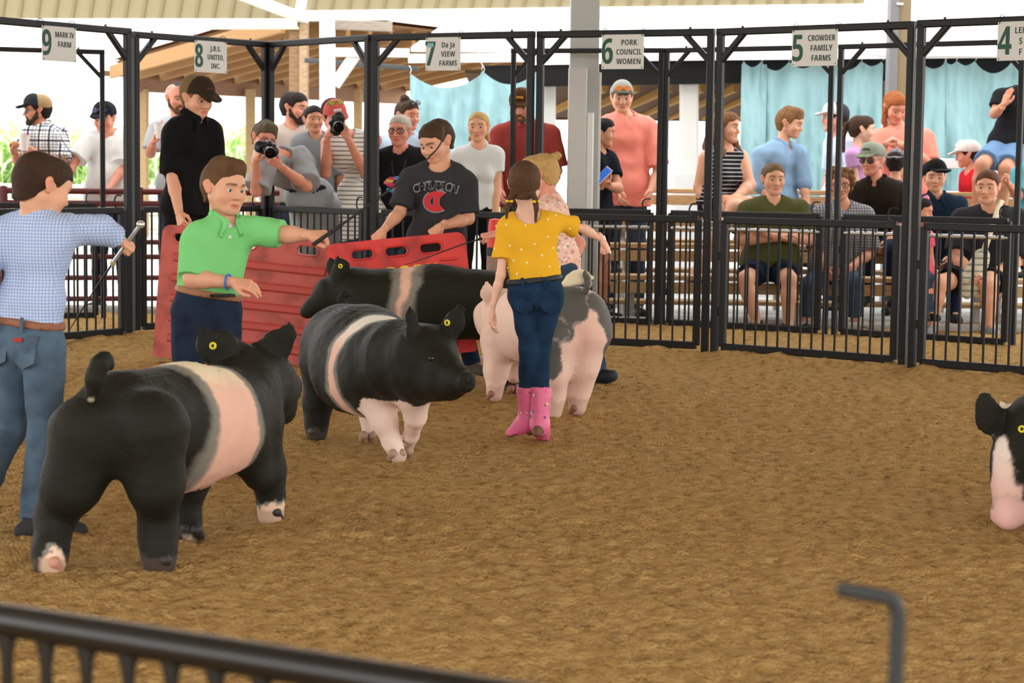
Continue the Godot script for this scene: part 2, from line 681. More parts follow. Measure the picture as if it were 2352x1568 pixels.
func torso(b: Body, S: Dictionary, add: float, top := true) -> void:
	var k: float = S.k
	var g: float = S.g
	var u: Vector3 = S.u
	var f: Vector3 = S.f
	var sp: Vector3 = S.spine
	var nk: Vector3 = S.nk
	var hip: Vector3 = S.hip
	var fl := (f - sp * f.dot(sp)).normalized()
	if top:
		b.cap(nk - sp * 0.0 * k, (S.sh[0] as Vector3).lerp(nk, 0.18), 0.048 * k + add, 0.050 * k + add, 0.05 * k)
		b.cap(nk - sp * 0.0 * k, (S.sh[1] as Vector3).lerp(nk, 0.18), 0.048 * k + add, 0.050 * k + add, 0.05 * k)
		b.cap(nk - sp * 0.15 * k - u * 0.055 * k * g + fl * 0.008 * k, nk - sp * 0.15 * k + u * 0.055 * k * g + fl * 0.008 * k, 0.100 * k * g + add, 0.100 * k * g + add, 0.08 * k, fl, 0.95)
		b.cap(nk - sp * 0.07 * k - u * 0.10 * k, nk - sp * 0.07 * k + u * 0.10 * k, 0.072 * k + add, 0.072 * k + add, 0.05 * k)
	var wa := nk.lerp(hip, 0.68)
	b.cap(wa - u * 0.045 * k * g, wa + u * 0.045 * k * g, 0.104 * k * g + add, 0.104 * k * g + add, 0.08 * k, fl, 0.9)
	if S.has("belly"):
		b.ball(wa + fl * 0.05 * k - sp * 0.02, 0.115 * k * S.belly + add, 0.08 * k)
	if S.has("bust"):
		for s in [-1.0, 1.0]:
			b.ball(nk - sp * 0.22 * k + u * s * 0.068 * k + fl * 0.085 * k, 0.062 * k * S.bust + add, 0.05 * k)
	b.cap(hip - u * 0.06 * k * g, hip + u * 0.06 * k * g, 0.107 * k * g + add, 0.107 * k * g + add, 0.07 * k, fl, 0.92)


func person_parts(P: Dictionary) -> Array:
	var S := skeleton(P)
	var k: float = S.k
	var g: float = S.g
	var cell: float = P.get("cell", 0.015)
	var out := []
	if P.has("belly"): S.belly = P.belly
	if P.has("bust"): S.bust = P.bust
	var skin: Color = SKIN[P.get("skin", "fair")].srgb_to_linear()
	var arm: float = P.get("arm", 1.0) * k
	var leg: float = P.get("leg", 1.0) * k
	# the body: torso, limbs, head and hands
	var b := Body.new()
	torso(b, S, 0.0)
	var hd: Vector3 = S.head
	b.cap(hd - S.hb.y * 0.070 * S.hk - S.hb.z * 0.020 * S.hk, S.nk, 0.050 * S.hk * P.get("neck", 1.0), 0.056 * k * P.get("neck", 1.0), 0.04)
	for i in 2:
		b.cap(S.sh[i], S.el[i], 0.052 * arm, 0.040 * arm, 0.035 * k)
		b.cap((S.el[i] as Vector3), (S.el[i] as Vector3).lerp(S.wr[i], 0.3), 0.040 * arm, 0.041 * arm, 0.02)
		b.cap((S.el[i] as Vector3).lerp(S.wr[i], 0.3), S.wr[i], 0.041 * arm, 0.027 * arm, 0.02)
		b.cap(S.hj[i], S.kn[i], 0.085 * leg, 0.057 * leg, 0.05 * k)
		b.cap(S.kn[i], (S.kn[i] as Vector3).lerp(S.an[i], 0.35), 0.054 * leg, 0.056 * leg, 0.03)
		b.cap((S.kn[i] as Vector3).lerp(S.an[i], 0.35), S.an[i], 0.056 * leg, 0.036 * leg, 0.03)
		b.cap(S.an[i], S.toe[i], 0.036 * k, 0.028 * k, 0.03)
	var body := [moved(b.net(cell), Transform3D(), skin)]
	var kind: String = P.get("face", "man")
	var ht := Transform3D(S.hb.scaled_local(Vector3(P.get("wide", 1.0), 1.0, 1.0) * S.hk), hd)
	var face := moved(heads[kind], ht, skin)
	var brow: Color = (P.brows.albedo_color if P.has("brows") else Color(skin.r * 0.6, skin.g * 0.5, skin.b * 0.5)).srgb_to_linear() if P.has("brows") else skin * Color(0.55, 0.48, 0.42)
	for i in face[2].size():
		var c: Color = face[2][i]
		if c.a < 1.0: c = c.lerp(brow, (1.0 - c.a) * 0.85)
		c.a = 1.0
		face[2][i] = c
	body.append(face)
	for i in 2:
		var dir: Vector3 = ((S.wr[i] as Vector3) - S.el[i]).normalized()
		if P.has("fingers") and P.fingers[i] != null: dir = (spot(P.fingers[i], P.d) - S.wr[i]).normalized()
		var back: Vector3 = S.u * (-1.0 if i == 0 else 1.0)
		if P.has("back") and P.back[i] != null: back = P.back[i]
		back = (back - dir * back.dot(dir)).normalized()
		var thumb := dir.cross(back)
		var ahead: Vector3 = P.thumb[i] if P.has("thumb") and P.thumb[i] != null else S.f + Vector3.UP * 0.4
		if thumb.dot(ahead) < 0.0: thumb = -thumb
		var poses: Array = P.get("hands", ["relax", "relax"])
		if poses[i] != "":
			var hs: float = P.get("hsize", 1.0) * k
			body.append(moved(hands[poses[i]], Transform3D(Basis(dir, back, thumb) * hs, S.wr[i]), skin * Color(1.0, 0.95, 0.94)))
	out.append(["body", "", joined(body), "skin", ""])
	# eyes
	for s in [-1.0, 1.0]:
		out.append(["eye", "body", moved(heads["eye_" + P.get("iris", "brown")], ht * Transform3D(Basis(), Vector3(s * 0.0315, 0.001, 0.0745))), "eye", ""])
	# clothes
	if P.has("shirt"):
		var T: Dictionary = P.shirt
		var c := Body.new()
		var ease: float = T.get("ease", 0.014) * k
		torso(c, S, ease)
		var sl: float = T.get("sleeve", 0.62)
		for i in 2:
			var sh: Vector3 = S.sh[i]
			var el: Vector3 = S.el[i]
			var wr: Vector3 = S.wr[i]
			var fl: float = T.get("flare", 0.022) * k
			if sl > 1.0:
				c.cap(sh, el, 0.054 * arm + ease, 0.042 * arm + ease * 1.2, 0.035 * k)
				var e := el.lerp(wr, sl - 1.0)
				c.cap(el, e, 0.042 * arm + ease * 1.2, 0.032 * arm + ease, 0.02, Vector3.ZERO, 1.0, [e, wr - el])
			elif sl > 0.0:
				var e := sh.lerp(el, sl)
				c.cap(sh, e + (e - sh) * 0.3, 0.056 * arm + ease, 0.054 * arm + fl, 0.035 * k, Vector3.ZERO, 1.0, [e, el - sh])
			else:
				c.carve(sh + S.u * (-0.05 if i == 0 else 0.05) * k, sh + S.u * (-0.02 if i == 0 else 0.02) * k - S.spine * 0.07 * k, 0.066 * k, 0.058 * k, 0.01)
		var hem: float = T.get("hem", 0.06) * k
		var flare: float = T.get("drop", 0.0) * k
		if hem > 0.0:
			c.cap(S.hip - S.u * 0.07 * k * g, S.hip - S.u * 0.07 * k * g - Vector3(0, hem + 0.05, 0), 0.105 * k * g + ease, 0.11 * k * g + ease + flare, 0.06)
			c.cap(S.hip + S.u * 0.07 * k * g, S.hip + S.u * 0.07 * k * g - Vector3(0, hem + 0.05, 0), 0.105 * k * g + ease, 0.11 * k * g + ease + flare, 0.06)
		if T.has("cape"):
			c.trim(S.hip - S.spine * 0.02, -S.spine)
		c.trim(S.hip - S.spine * hem, -S.spine)
		var v: Array = T.get("neck", [0.058, 0.03])
		c.carve(S.nk + S.spine * 0.10 * k + S.f * 0.03 * k, S.nk + S.spine * 0.012 * k + S.f * v[1] * k, v[0] * k, v[0] * k, 0.008)
		if T.has("vee"):
			c.carve(S.nk + S.spine * 0.04 * k + S.f * 0.07 * k, S.nk - S.spine * T.vee * k + S.f * 0.125 * k, 0.042 * k, 0.012 * k, 0.01)
		var folds: float = T.get("folds", 0.007)
		out.append([T.get("called", "shirt"), "", c.net(T.get("cell", minf(cell, 0.0115)), folds * k, 7.0, int(P.d * 100.0), Vector3(1.0, 0.55, 1.0)), T.m, T.get("label", "")])
		if T.get("collar", 0.0) > 0.0:
			var w := Body.new()
			var h: float = T.collar * k
			for s in [-1.0, 1.0]:
				var p0: Vector3 = S.nk + S.spine * 0.058 * k - S.f * 0.060 * k
				var p1: Vector3 = S.nk + S.spine * 0.048 * k + S.u * s * 0.070 * k + S.f * 0.005 * k
				var p2: Vector3 = S.nk + S.spine * 0.004 * k + S.f * 0.095 * k + S.u * s * 0.034 * k
				var p3: Vector3 = S.nk - S.spine * (0.022 * k + h) + S.f * 0.118 * k + S.u * s * 0.060 * k
				w.cap(p0, p1, h * 0.55, h * 0.55, 0.015, S.u * s + S.f * -0.6, 0.35)
				w.cap(p1, p2, h * 0.55, h * 0.5, 0.015, S.u * s + S.f * 0.7, 0.35)
				w.cap(p2, p3, h * 0.42, h * 0.25, 0.015, S.f + S.u * s * 0.3, 0.4)
			out.append(["collar", T.get("called", "shirt"), w.net(0.0055), T.m, ""])
	if P.has("pants"):
		var T: Dictionary = P.pants
		var c := Body.new()
		var ease: float = T.get("ease", 0.012) * k
		var fl: Vector3 = (S.f - S.spine * S.f.dot(S.spine)).normalized()
		c.cap(S.hip - S.u * 0.055 * k * g, S.hip + S.u * 0.06 * k * g, 0.107 * k * g + ease, 0.107 * k * g + ease, 0.05 * k, fl, 0.92)
		var wa: Vector3 = (S.nk as Vector3).lerp(S.hip, 0.72)
		c.cap(wa - S.u * 0.045 * k * g, wa + S.u * 0.045 * k * g, 0.104 * k * g + ease * 0.6, 0.104 * k * g + ease * 0.6, 0.06 * k, fl, 0.92)
		for i in 2:
			var ln: float = T.get("long", 2.0)
			var kn: Vector3 = S.kn[i]
			var hj: Vector3 = S.hj[i]
			var an: Vector3 = S.an[i]
			if ln > 1.0:
				c.cap(hj, kn, 0.087 * leg + ease, 0.059 * leg + ease, 0.04 * k)
				var e := kn.lerp(an, ln - 1.0)
				var w: float = T.get("cuff", 0.046) * k
				c.cap(kn, e, 0.058 * leg + ease, w + ease, 0.03, Vector3.ZERO, 1.0, [e, an - kn])
			else:
				var e := hj.lerp(kn, ln)
				c.cap(hj, e + (e - hj) * 0.2, 0.088 * leg + ease, 0.075 * leg + ease + 0.015, 0.04 * k, Vector3.ZERO, 1.0, [e, kn - hj])
		c.trim(S.hip + S.spine * T.get("rise", 0.07) * k, S.spine)
		out.append([T.get("called", "trousers"), "", c.net(T.get("cell", cell), T.get("folds", 0.006) * k, 8.0, int(P.d * 77.0), Vector3(1.0, 0.8, 1.0)), T.m, T.get("label", "")])
		if T.has("belt"):
			var w := Body.new()
			var lo: Vector3 = S.hip + S.spine * (T.get("rise", 0.07) - 0.034) * k
			w.cap(S.hip - S.u * 0.055 * k * g, S.hip + S.u * 0.06 * k * g, 0.107 * k * g + ease + 0.008, 0.107 * k * g + ease + 0.008, 0.05 * k, fl, 0.92)
			w.cap(wa - S.u * 0.045 * k * g, wa + S.u * 0.045 * k * g, 0.104 * k * g + ease * 0.6 + 0.010, 0.104 * k * g + ease * 0.6 + 0.010, 0.06 * k, fl, 0.92)
			w.trim(lo, -S.spine)
			w.trim(S.hip + S.spine * (T.get("rise", 0.07) + 0.002) * k, S.spine)
			out.append(["belt", T.get("called", "trousers"), w.net(0.008), T.belt, T.get("belt_label", "")])
	if P.has("shoes"):
		for i in 2:
			var c := Body.new()
			var an: Vector3 = S.an[i]
			var toe: Vector3 = S.toe[i]
			var dir := (toe - an)
			dir.y = minf(dir.y, -0.01)
			var heel := an - Vector3(dir.x, 0, dir.z) * 0.28 - Vector3(0, 0.045 * k, 0)
			c.cap(an + Vector3(0, 0.012, 0), an - Vector3(0, 0.02, 0), 0.043 * k, 0.044 * k, 0.03)
			c.cap(heel, toe, 0.036 * k, 0.036 * k, 0.03)
			c.cap(an - Vector3(0, 0.02, 0), toe, 0.042 * k, 0.034 * k, 0.03)
			c.trim(an + Vector3(0, P.get("shaft", 0.03) * k, 0), Vector3.UP)
			out.append(["shoe", "", c.net(0.010), P.shoes, ""])
			if P.has("sole"):
				var w := Body.new()
				w.cap(heel, toe, 0.040 * k, 0.040 * k, 0.03)
				w.trim(heel.lerp(toe, 0.5) - Vector3(0, 0.012 * k, 0), Vector3.UP)
				out.append(["sole", "shoe" if i == 0 else "shoe", w.net(0.009), P.sole, ""])
	# hair, cap and glasses, in the head's own axes
	if P.has("hair"):
		out.append(["hair", "", hair_shape(P, ht), P.hair.m, ""])
	if P.has("beard"):
		var e := Body.new()
		for s in [-1.0, 1.0]:
			e.cap(Vector3(s * 0.066, -0.015, 0.008), Vector3(s * 0.058, -0.05, 0.02), 0.013, 0.018, 0.02)
			e.cap(Vector3(s * 0.056, -0.052, 0.022), Vector3(s * 0.022, -0.096, 0.070), 0.021, 0.023, 0.02)
			e.cap(Vector3(s * 0.005, -0.049, 0.0945), Vector3(s * 0.030, -0.066, 0.082), 0.0065, 0.007, 0.01)
			e.cap(Vector3(s * 0.030, -0.066, 0.080), Vector3(s * 0.020, -0.092, 0.080), 0.010, 0.014, 0.01)
		e.ball(Vector3(0, -0.098, 0.076), 0.024, 0.02)
		out.append(["beard", "", moved(e.net(0.005, 0.003, 60.0), ht), P.beard, ""])
	if P.has("cap"):
		var C: Dictionary = P.cap
		var ct := ht * Transform3D(Basis(Vector3.UP, deg_to_rad(C.get("spin", 0.0))) * Basis(Vector3.RIGHT, deg_to_rad(C.get("dip", 0.0))), Vector3.ZERO)
		for part in ["crown", "panel"]:
			var e := Body.new()
			e.cap(Vector3(0, 0.045, -0.040), Vector3(0, 0.050, 0.018), 0.092, 0.089, 0.02, Vector3.RIGHT, 0.97)
			e.cap(Vector3(0, 0.075, 0.03), Vector3(0, 0.06, 0.03), 0.066, 0.07, 0.03)
			e.trim(Vector3(0, 0.030, 0.0), Vector3(0, -1, 0.22))
			e.trim(Vector3(0, 0, 0.002), Vector3(0, 0, 1) if part == "panel" else Vector3(0, 0, -1))
			out.append(["cap_" + part if part == "panel" else "cap", "" if part == "crown" else "cap", moved(e.net(0.006), ct), C.m if part == "crown" else C.get("back", C.m), ""])
		var v := Body.new()
		v.cap(Vector3(-0.042, 0.046, 0.085), Vector3(-0.040, 0.036, 0.135), 0.036, 0.034, 0.02, Vector3(0.35, 0.95, 0.22), 0.25)
		v.cap(Vector3(0.042, 0.046, 0.085), Vector3(0.040, 0.036, 0.135), 0.036, 0.034, 0.02, Vector3(-0.35, 0.95, 0.22), 0.25)
		v.cap(Vector3(0, 0.052, 0.09), Vector3(0, 0.042, 0.145), 0.045, 0.038, 0.03, Vector3(0, 0.97, 0.24), 0.22)
		out.append(["cap_brim", "cap", moved(v.net(0.0045), ct), C.get("brim", C.m), ""])
		if C.has("badge"):
			var e := Body.new()
			e.cap(Vector3(-0.016, 0.085, 0.100), Vector3(0.016, 0.085, 0.100), 0.016, 0.016, 0.01, Vector3(0, -0.3, 1.0), 0.35)
			out.append(["cap_badge", "cap", moved(e.net(0.005), ct), C.badge, ""])
	if P.has("glasses"):
		var G: Dictionary = P.glasses
		var gt := ht * Transform3D(Basis(Vector3.RIGHT, deg_to_rad(G.get("dip", 0.0))), G.get("at", Vector3.ZERO))
		var e := Body.new()
		for s in [-1.0, 1.0]:
			var ring := []
			for i in 13:
				var a := TAU * i / 12.0
				ring.append(Vector3(s * 0.033 + cos(a) * 0.026, 0.001 + sin(a) * 0.019, 0.101 - absf(s * 0.033 + cos(a) * 0.026) * 0.12))
			for i in 12:
				e.cap(ring[i], ring[i + 1], G.get("thick", 0.0024), G.get("thick", 0.0024), 0.002)
			e.cap(Vector3(s * 0.059, 0.006, 0.093), Vector3(s * 0.076, 0.008, 0.0), 0.0022, 0.0022, 0.002)
		e.cap(Vector3(-0.008, 0.006, 0.100), Vector3(0.008, 0.006, 0.100), 0.0022, 0.0022, 0.002)
		out.append(["glasses", "", moved(e.net(0.0022), gt), G.m, ""])
		if G.has("lens"):
			for s in [-1.0, 1.0]:
				var l := Body.new()
				l.ball(Vector3(s * 0.033, 0.001, 0.0975), 0.0245, 0.002, Vector3(s * 0.15, 0, 1), 0.10)
				out.append(["lens", "glasses", moved(l.net(0.0025), gt), G.lens, ""])
	return out


func hair_shape(P: Dictionary, ht: Transform3D) -> Array:
	var H: Dictionary = P.hair
	var e := Body.new()
	var t: float = H.get("thick", 0.010)
	var style: String = H.style
	var amp: float = H.get("amp", 0.004)
	var line: float = H.get("line", 0.060)
	e.cap(Vector3(0, 0.034, -0.038), Vector3(0, 0.038, 0.012), 0.080 + t, 0.077 + t, 0.02, Vector3.RIGHT, 0.94)
	e.cap(Vector3(0, 0.07, 0.050), Vector3(0, 0.05, 0.054), 0.034 + t, 0.036 + t, 0.03)
	e.cap(Vector3(0, -0.01, -0.05), Vector3(0, -0.055, -0.050), 0.062 + t, 0.048 + t * 0.5, 0.03)
	if style == "top":
		e.cap(Vector3(-0.02, 0.105, 0.052), Vector3(-0.01, 0.10, -0.04), 0.034, 0.035, 0.03)
		e.cap(Vector3(0.025, 0.100, 0.056), Vector3(0.02, 0.10, -0.03), 0.032, 0.033, 0.03)
	e.trim(Vector3(0, line, 0.09), Vector3(0, -0.75, 0.66))
	for s in [-1.0, 1.0]:
		e.carve(Vector3(s * 0.083, 0.0, 0.004), Vector3(s * 0.082, -0.02, -0.002), 0.021, 0.02, 0.008)
		e.carve(Vector3(s * 0.066, 0.03, 0.085), Vector3(s * 0.078, -0.02, 0.05), 0.03, 0.026, 0.012)
	e.trim(Vector3(0, H.get("nape", -0.085), 0), Vector3(0, -1, -0.2))
	var parts := [moved(e.net(H.get("cell", 0.005), amp, 40.0, 7, Vector3(1.0, 0.35, 1.0)), ht)]
	var x := Body.new()
	var inv := ht.affine_inverse()
	if H.has("locks"):  # [points in head space, radius, end radius]
		for l in H.locks:
			for i in l[0].size() - 1:
				var n: float = l[0].size() - 1
				x.cap(l[0][i], l[0][i + 1], lerpf(l[1], l[2], i / n), lerpf(l[1], l[2], (i + 1) / n), 0.012)
	if style == "long":
		for s in [-1.0, 1.0]:
			x.cap(Vector3(s * 0.060, 0.06, -0.03), Vector3(s * 0.085, -0.05, -0.02), 0.032, 0.030, 0.03)
			x.cap(Vector3(s * 0.085, -0.05, -0.02), Vector3(s * 0.105, -0.20, 0.02), 0.030, 0.028, 0.03)
			x.cap(Vector3(s * 0.105, -0.20, 0.02), Vector3(s * 0.100, -0.33, 0.055), 0.028, 0.014, 0.03)
		x.cap(Vector3(0, 0.03, -0.085), Vector3(0, -0.22, -0.095), 0.055, 0.06, 0.03, Vector3.BACK, 0.5)
	elif style == "bun":
		x.ball(Vector3(0, 0.125, -0.045), 0.042, 0.02)
	elif style == "curly":
		for i in 26:
			var a := i * 2.399
			var h := -0.03 + 0.15 * (i / 26.0)
			var r := sqrt(maxf(0.0, 1.0 - pow((h - 0.035) / 0.105, 2.0)))
			var q := Vector3(cos(a) * r * 0.092, h, sin(a) * r * 0.10 - 0.015)
			if q.z < 0.055 or h > 0.075:
				x.ball(q, 0.028, 0.012)
	if x.bones.size():
		parts.append(moved(x.net(0.006, amp * 1.5, 45.0, 3, Vector3(1.0, 0.3, 1.0)), ht))
	return joined(parts)




var crowd: Array = []
var calculated: Array = []

func person(P: Dictionary, label: String, group := "") -> void:
	P.label = label
	P.group = group
	crowd.append(P)


func work_person(i: int) -> void:
	calculated[i] = person_parts(crowd[i])


func place_people() -> void:
	calculated.resize(crowd.size())
	var task := WorkerThreadPool.add_group_task(work_person, crowd.size())
	WorkerThreadPool.wait_for_group_task_completion(task)
	for i in crowd.size():
		var P: Dictionary = crowd[i]
		var S := skeleton(P)
		var base: Vector3 = (S.an[0] + S.an[1]) / 2.0
		var o := thing("person", base, P.label, P.get("category", "person"), P.group)
		var by := {}
		for part in calculated[i]:
			var a: Array = part[2]
			if a[0].size() == 0: continue
			for j in a[0].size():
				a[0][j] -= base
			var m: Material = skin_mat if part[3] is String and part[3] == "skin" else (eye_mat if part[3] is String else part[3])
			if not m.vertex_color_use_as_albedo: a[2] = PackedColorArray()
			var n := put(part[0], from_arrays(a), m, by.get(part[1], o))
			if part[4] != "": n.set_meta("label", part[4])
			if not by.has(part[0]): by[part[0]] = n
		if P.has("extra"):
			(P.extra as Callable).call(o, S, by)


func eye_shape(iris: Color) -> Array:
	var v := PackedVector3Array()
	var n := PackedVector3Array()
	var c := PackedColorArray()
	var ix := PackedInt32Array()
	for i in 13:
		for j in 17:
			var a := PI * i / 12.0
			var b := TAU * j / 16.0
			var p := Vector3(sin(a) * cos(b), sin(a) * sin(b), cos(a))
			v.append(p * 0.0138)
			n.append(p)
			c.append(Color(0.015, 0.015, 0.015) if a < 0.30 else (iris if a < 0.62 else Color(0.60, 0.56, 0.53)))
	for i in 12:
		for j in 16:
			var q := i * 17 + j
			ix.append_array(PackedInt32Array([q, q + 18, q + 17, q, q + 1, q + 18]))
	return [v, n, c, ix]
# ---------------------------------------------------------------- the place
const ROOF_END := -16.6

func build_place() -> void:
	dirt_floor()
	# dry ground and bright concrete outside the ring
	var ground := mat(Color(0.70, 0.68, 0.64), 0.95)
	struct("ground", box_mesh(Vector3(0, -0.16, -60), Vector3(160, 0.2, 180), 0.01), ground, "pale gravel ground outside the show barn")
	var con := StandardMaterial3D.new()
	con.albedo_texture = noise_tex(512, 0.01, 5, 9, [[0.0, Color(0.56, 0.55, 0.53)], [1.0, Color(0.72, 0.71, 0.69)]])
	con.roughness = 0.9
	con.uv1_triplanar = true
	con.uv1_scale = Vector3.ONE * 0.4
	struct("trim_1", bar_mesh(Vector3(-9.0, 0.03, -16.9), Vector3(9.0, 0.03, -14.62), 0.12, 0.14), con, "low grey concrete curb under the rear gates")
	var slab := st_new()
	bar(slab, Vector3(0, -0.06, -14.0), Vector3(0, -0.06, -27.0), 30.0, 0.12, Vector3.UP, 0.01)
	slab.generate_normals()
	struct("floor_1", slab.commit(), con, "pale concrete walkway behind the pens")
	barn()
	stands()
	shed()
	canopy()
	field()


func ring_edge(x: float) -> float:  # how far away the dirt ends, along the rear gates
	return 15.75 - 0.127 * (x + 9.0) if x > -9.0 else 15.75


func dirt_floor() -> void:
	var cell := 0.024
	var nx := int(11.0 / cell)
	var nz := int(12.7 / cell)
	var big := FastNoiseLite.new()
	big.seed = 3
	big.frequency = 0.9
	big.fractal_octaves = 2
	var mid := FastNoiseLite.new()
	mid.seed = 8
	mid.frequency = 4.5
	mid.fractal_octaves = 2
	var fine := FastNoiseLite.new()
	fine.seed = 21
	fine.frequency = 14.0
	fine.fractal_octaves = 2
	var tone := FastNoiseLite.new()
	tone.seed = 4
	tone.frequency = 1.3
	tone.fractal_octaves = 4
	var v := PackedVector3Array()
	var n := PackedVector3Array()
	var c := PackedColorArray()
	var ix := PackedInt32Array()
	var hs := PackedFloat32Array()
	for j in nz + 1:
		var z := -3.4 - j * cell
		for i in nx + 1:
			var x := -5.5 + i * cell
			var h := big.get_noise_2d(x, z) * 0.012 + mid.get_noise_2d(x, z * 1.3) * 0.011 + fine.get_noise_2d(x, z * 1.3) * 0.012
			# loose dirt heaped along the foot of the gates
			var edge := gate_line(x) - (-z)
			h += 0.075 * exp(-pow((edge - 0.10) / 0.30, 2.0)) * (0.7 + 0.5 * mid.get_noise_2d(x * 0.6, z * 0.6)) + 0.05 * clampf(-edge * 0.8, 0.0, 1.0)
			hs.append(h)
			v.append(Vector3(x, h, z))
			var t := tone.get_noise_2d(x, z) * 0.5 + 0.5
			c.append(Color(0.95, 0.93, 0.92).lerp(Color(1.17, 1.16, 1.12), t))
	var w := nx + 1
	for j in nz + 1:
		for i in w:
			var q := j * w + i
			var dx := hs[q + (1 if i < nx else 0)] - hs[q - (1 if i > 0 else 0)]
			var dz := hs[q + (w if j < nz else 0)] - hs[q - (w if j > 0 else 0)]
			n.append(Vector3(-dx, 2.0 * cell, dz).normalized())
			if i < nx and j < nz:
				ix.append_array(PackedInt32Array([q, q + w, q + 1 + w, q, q + 1 + w, q + 1]))
	var m := StandardMaterial3D.new()
	m.vertex_color_use_as_albedo = true
	m.albedo_texture = noise_tex(1024, 0.022, 5, 31, [[0.0, Color(0.42, 0.315, 0.175)], [0.22, Color(0.585, 0.455, 0.275)], [0.5, Color(0.66, 0.53, 0.335)], [1.0, Color(0.725, 0.60, 0.395)]])
	m.roughness = 1.0
	m.metallic_specular = 0.15
	m.heightmap_enabled = true
	m.heightmap_texture = noise_tex(1024, 0.10, 4, 17)
	m.heightmap_scale = 1.1
	m.uv1_triplanar = true
	m.uv1_world_triplanar = true
	m.uv1_scale = Vector3.ONE * 0.6
	struct("floor", from_arrays([v, n, c, ix]), m, "loose brown dirt of the show ring, scuffed and clumped")
	var far := st_new()
	bar(far, Vector3(0, -0.075, 4.0), Vector3(0, -0.075, -14.9), 26.0, 0.1, Vector3.UP, 0.005)
	far.generate_normals()
	var under := m.duplicate()
	under.vertex_color_use_as_albedo = false
	struct("floor_2", far.commit(), under, "brown dirt round the edge of the show ring")
	# clods and crumbs scattered by the hooves
	var rng := RandomNumberGenerator.new()
	rng.seed = 12
	var clod := SphereMesh.new()
	clod.radius = 0.5
	clod.height = 0.8
	clod.radial_segments = 7
	clod.rings = 4
	var mm := MultiMesh.new()
	mm.transform_format = MultiMesh.TRANSFORM_3D
	mm.mesh = clod
	mm.instance_count = 9000
	for i in 9000:
		var z := -4.2 - rng.randf() * rng.randf() * 10.0
		var x := (rng.randf() - 0.5) * 10.0
		var s := 0.006 + 0.018 * pow(rng.randf(), 3.0)
		var ii := clampi(int((x + 5.5) / cell), 0, nx)
		var jj := clampi(int((-3.4 - z) / cell), 0, nz)
		mm.set_instance_transform(i, Transform3D(Basis.from_euler(Vector3(rng.randf() * 6.0, rng.randf() * 6.0, 0)).scaled(Vector3(s * 1.3, s * 0.7, s)), Vector3(x, hs[jj * w + ii] + s * 0.1, z)))
	var o := MultiMeshInstance3D.new()
	o.name = "dirt_clods"
	o.multimesh = mm
	o.material_override = mat(Color(0.50, 0.385, 0.225), 1.0)
	add_child(o)
	tag(o, "small crumbs and clods of brown dirt strewn over the ring", "dirt", "", "stuff")


func gate_line(x: float) -> float:  # distance of the front gates at x
	var p := [Vector2(-9, 10.5), Vector2(-3.39, 13.2), Vector2(-2.71, 14.07), Vector2(-1.9, 15.3), Vector2(-1.0, 14.4), Vector2(0.15, 13.85), Vector2(1.345, 13.4), Vector2(2.5, 12.5), Vector2(3.3, 12.0), Vector2(9, 8.0)]
	for i in p.size() - 1:
		if x <= p[i + 1].x:
			return lerpf(p[i].y, p[i + 1].y, (x - p[i].x) / (p[i + 1].x - p[i].x))
	return 8.0



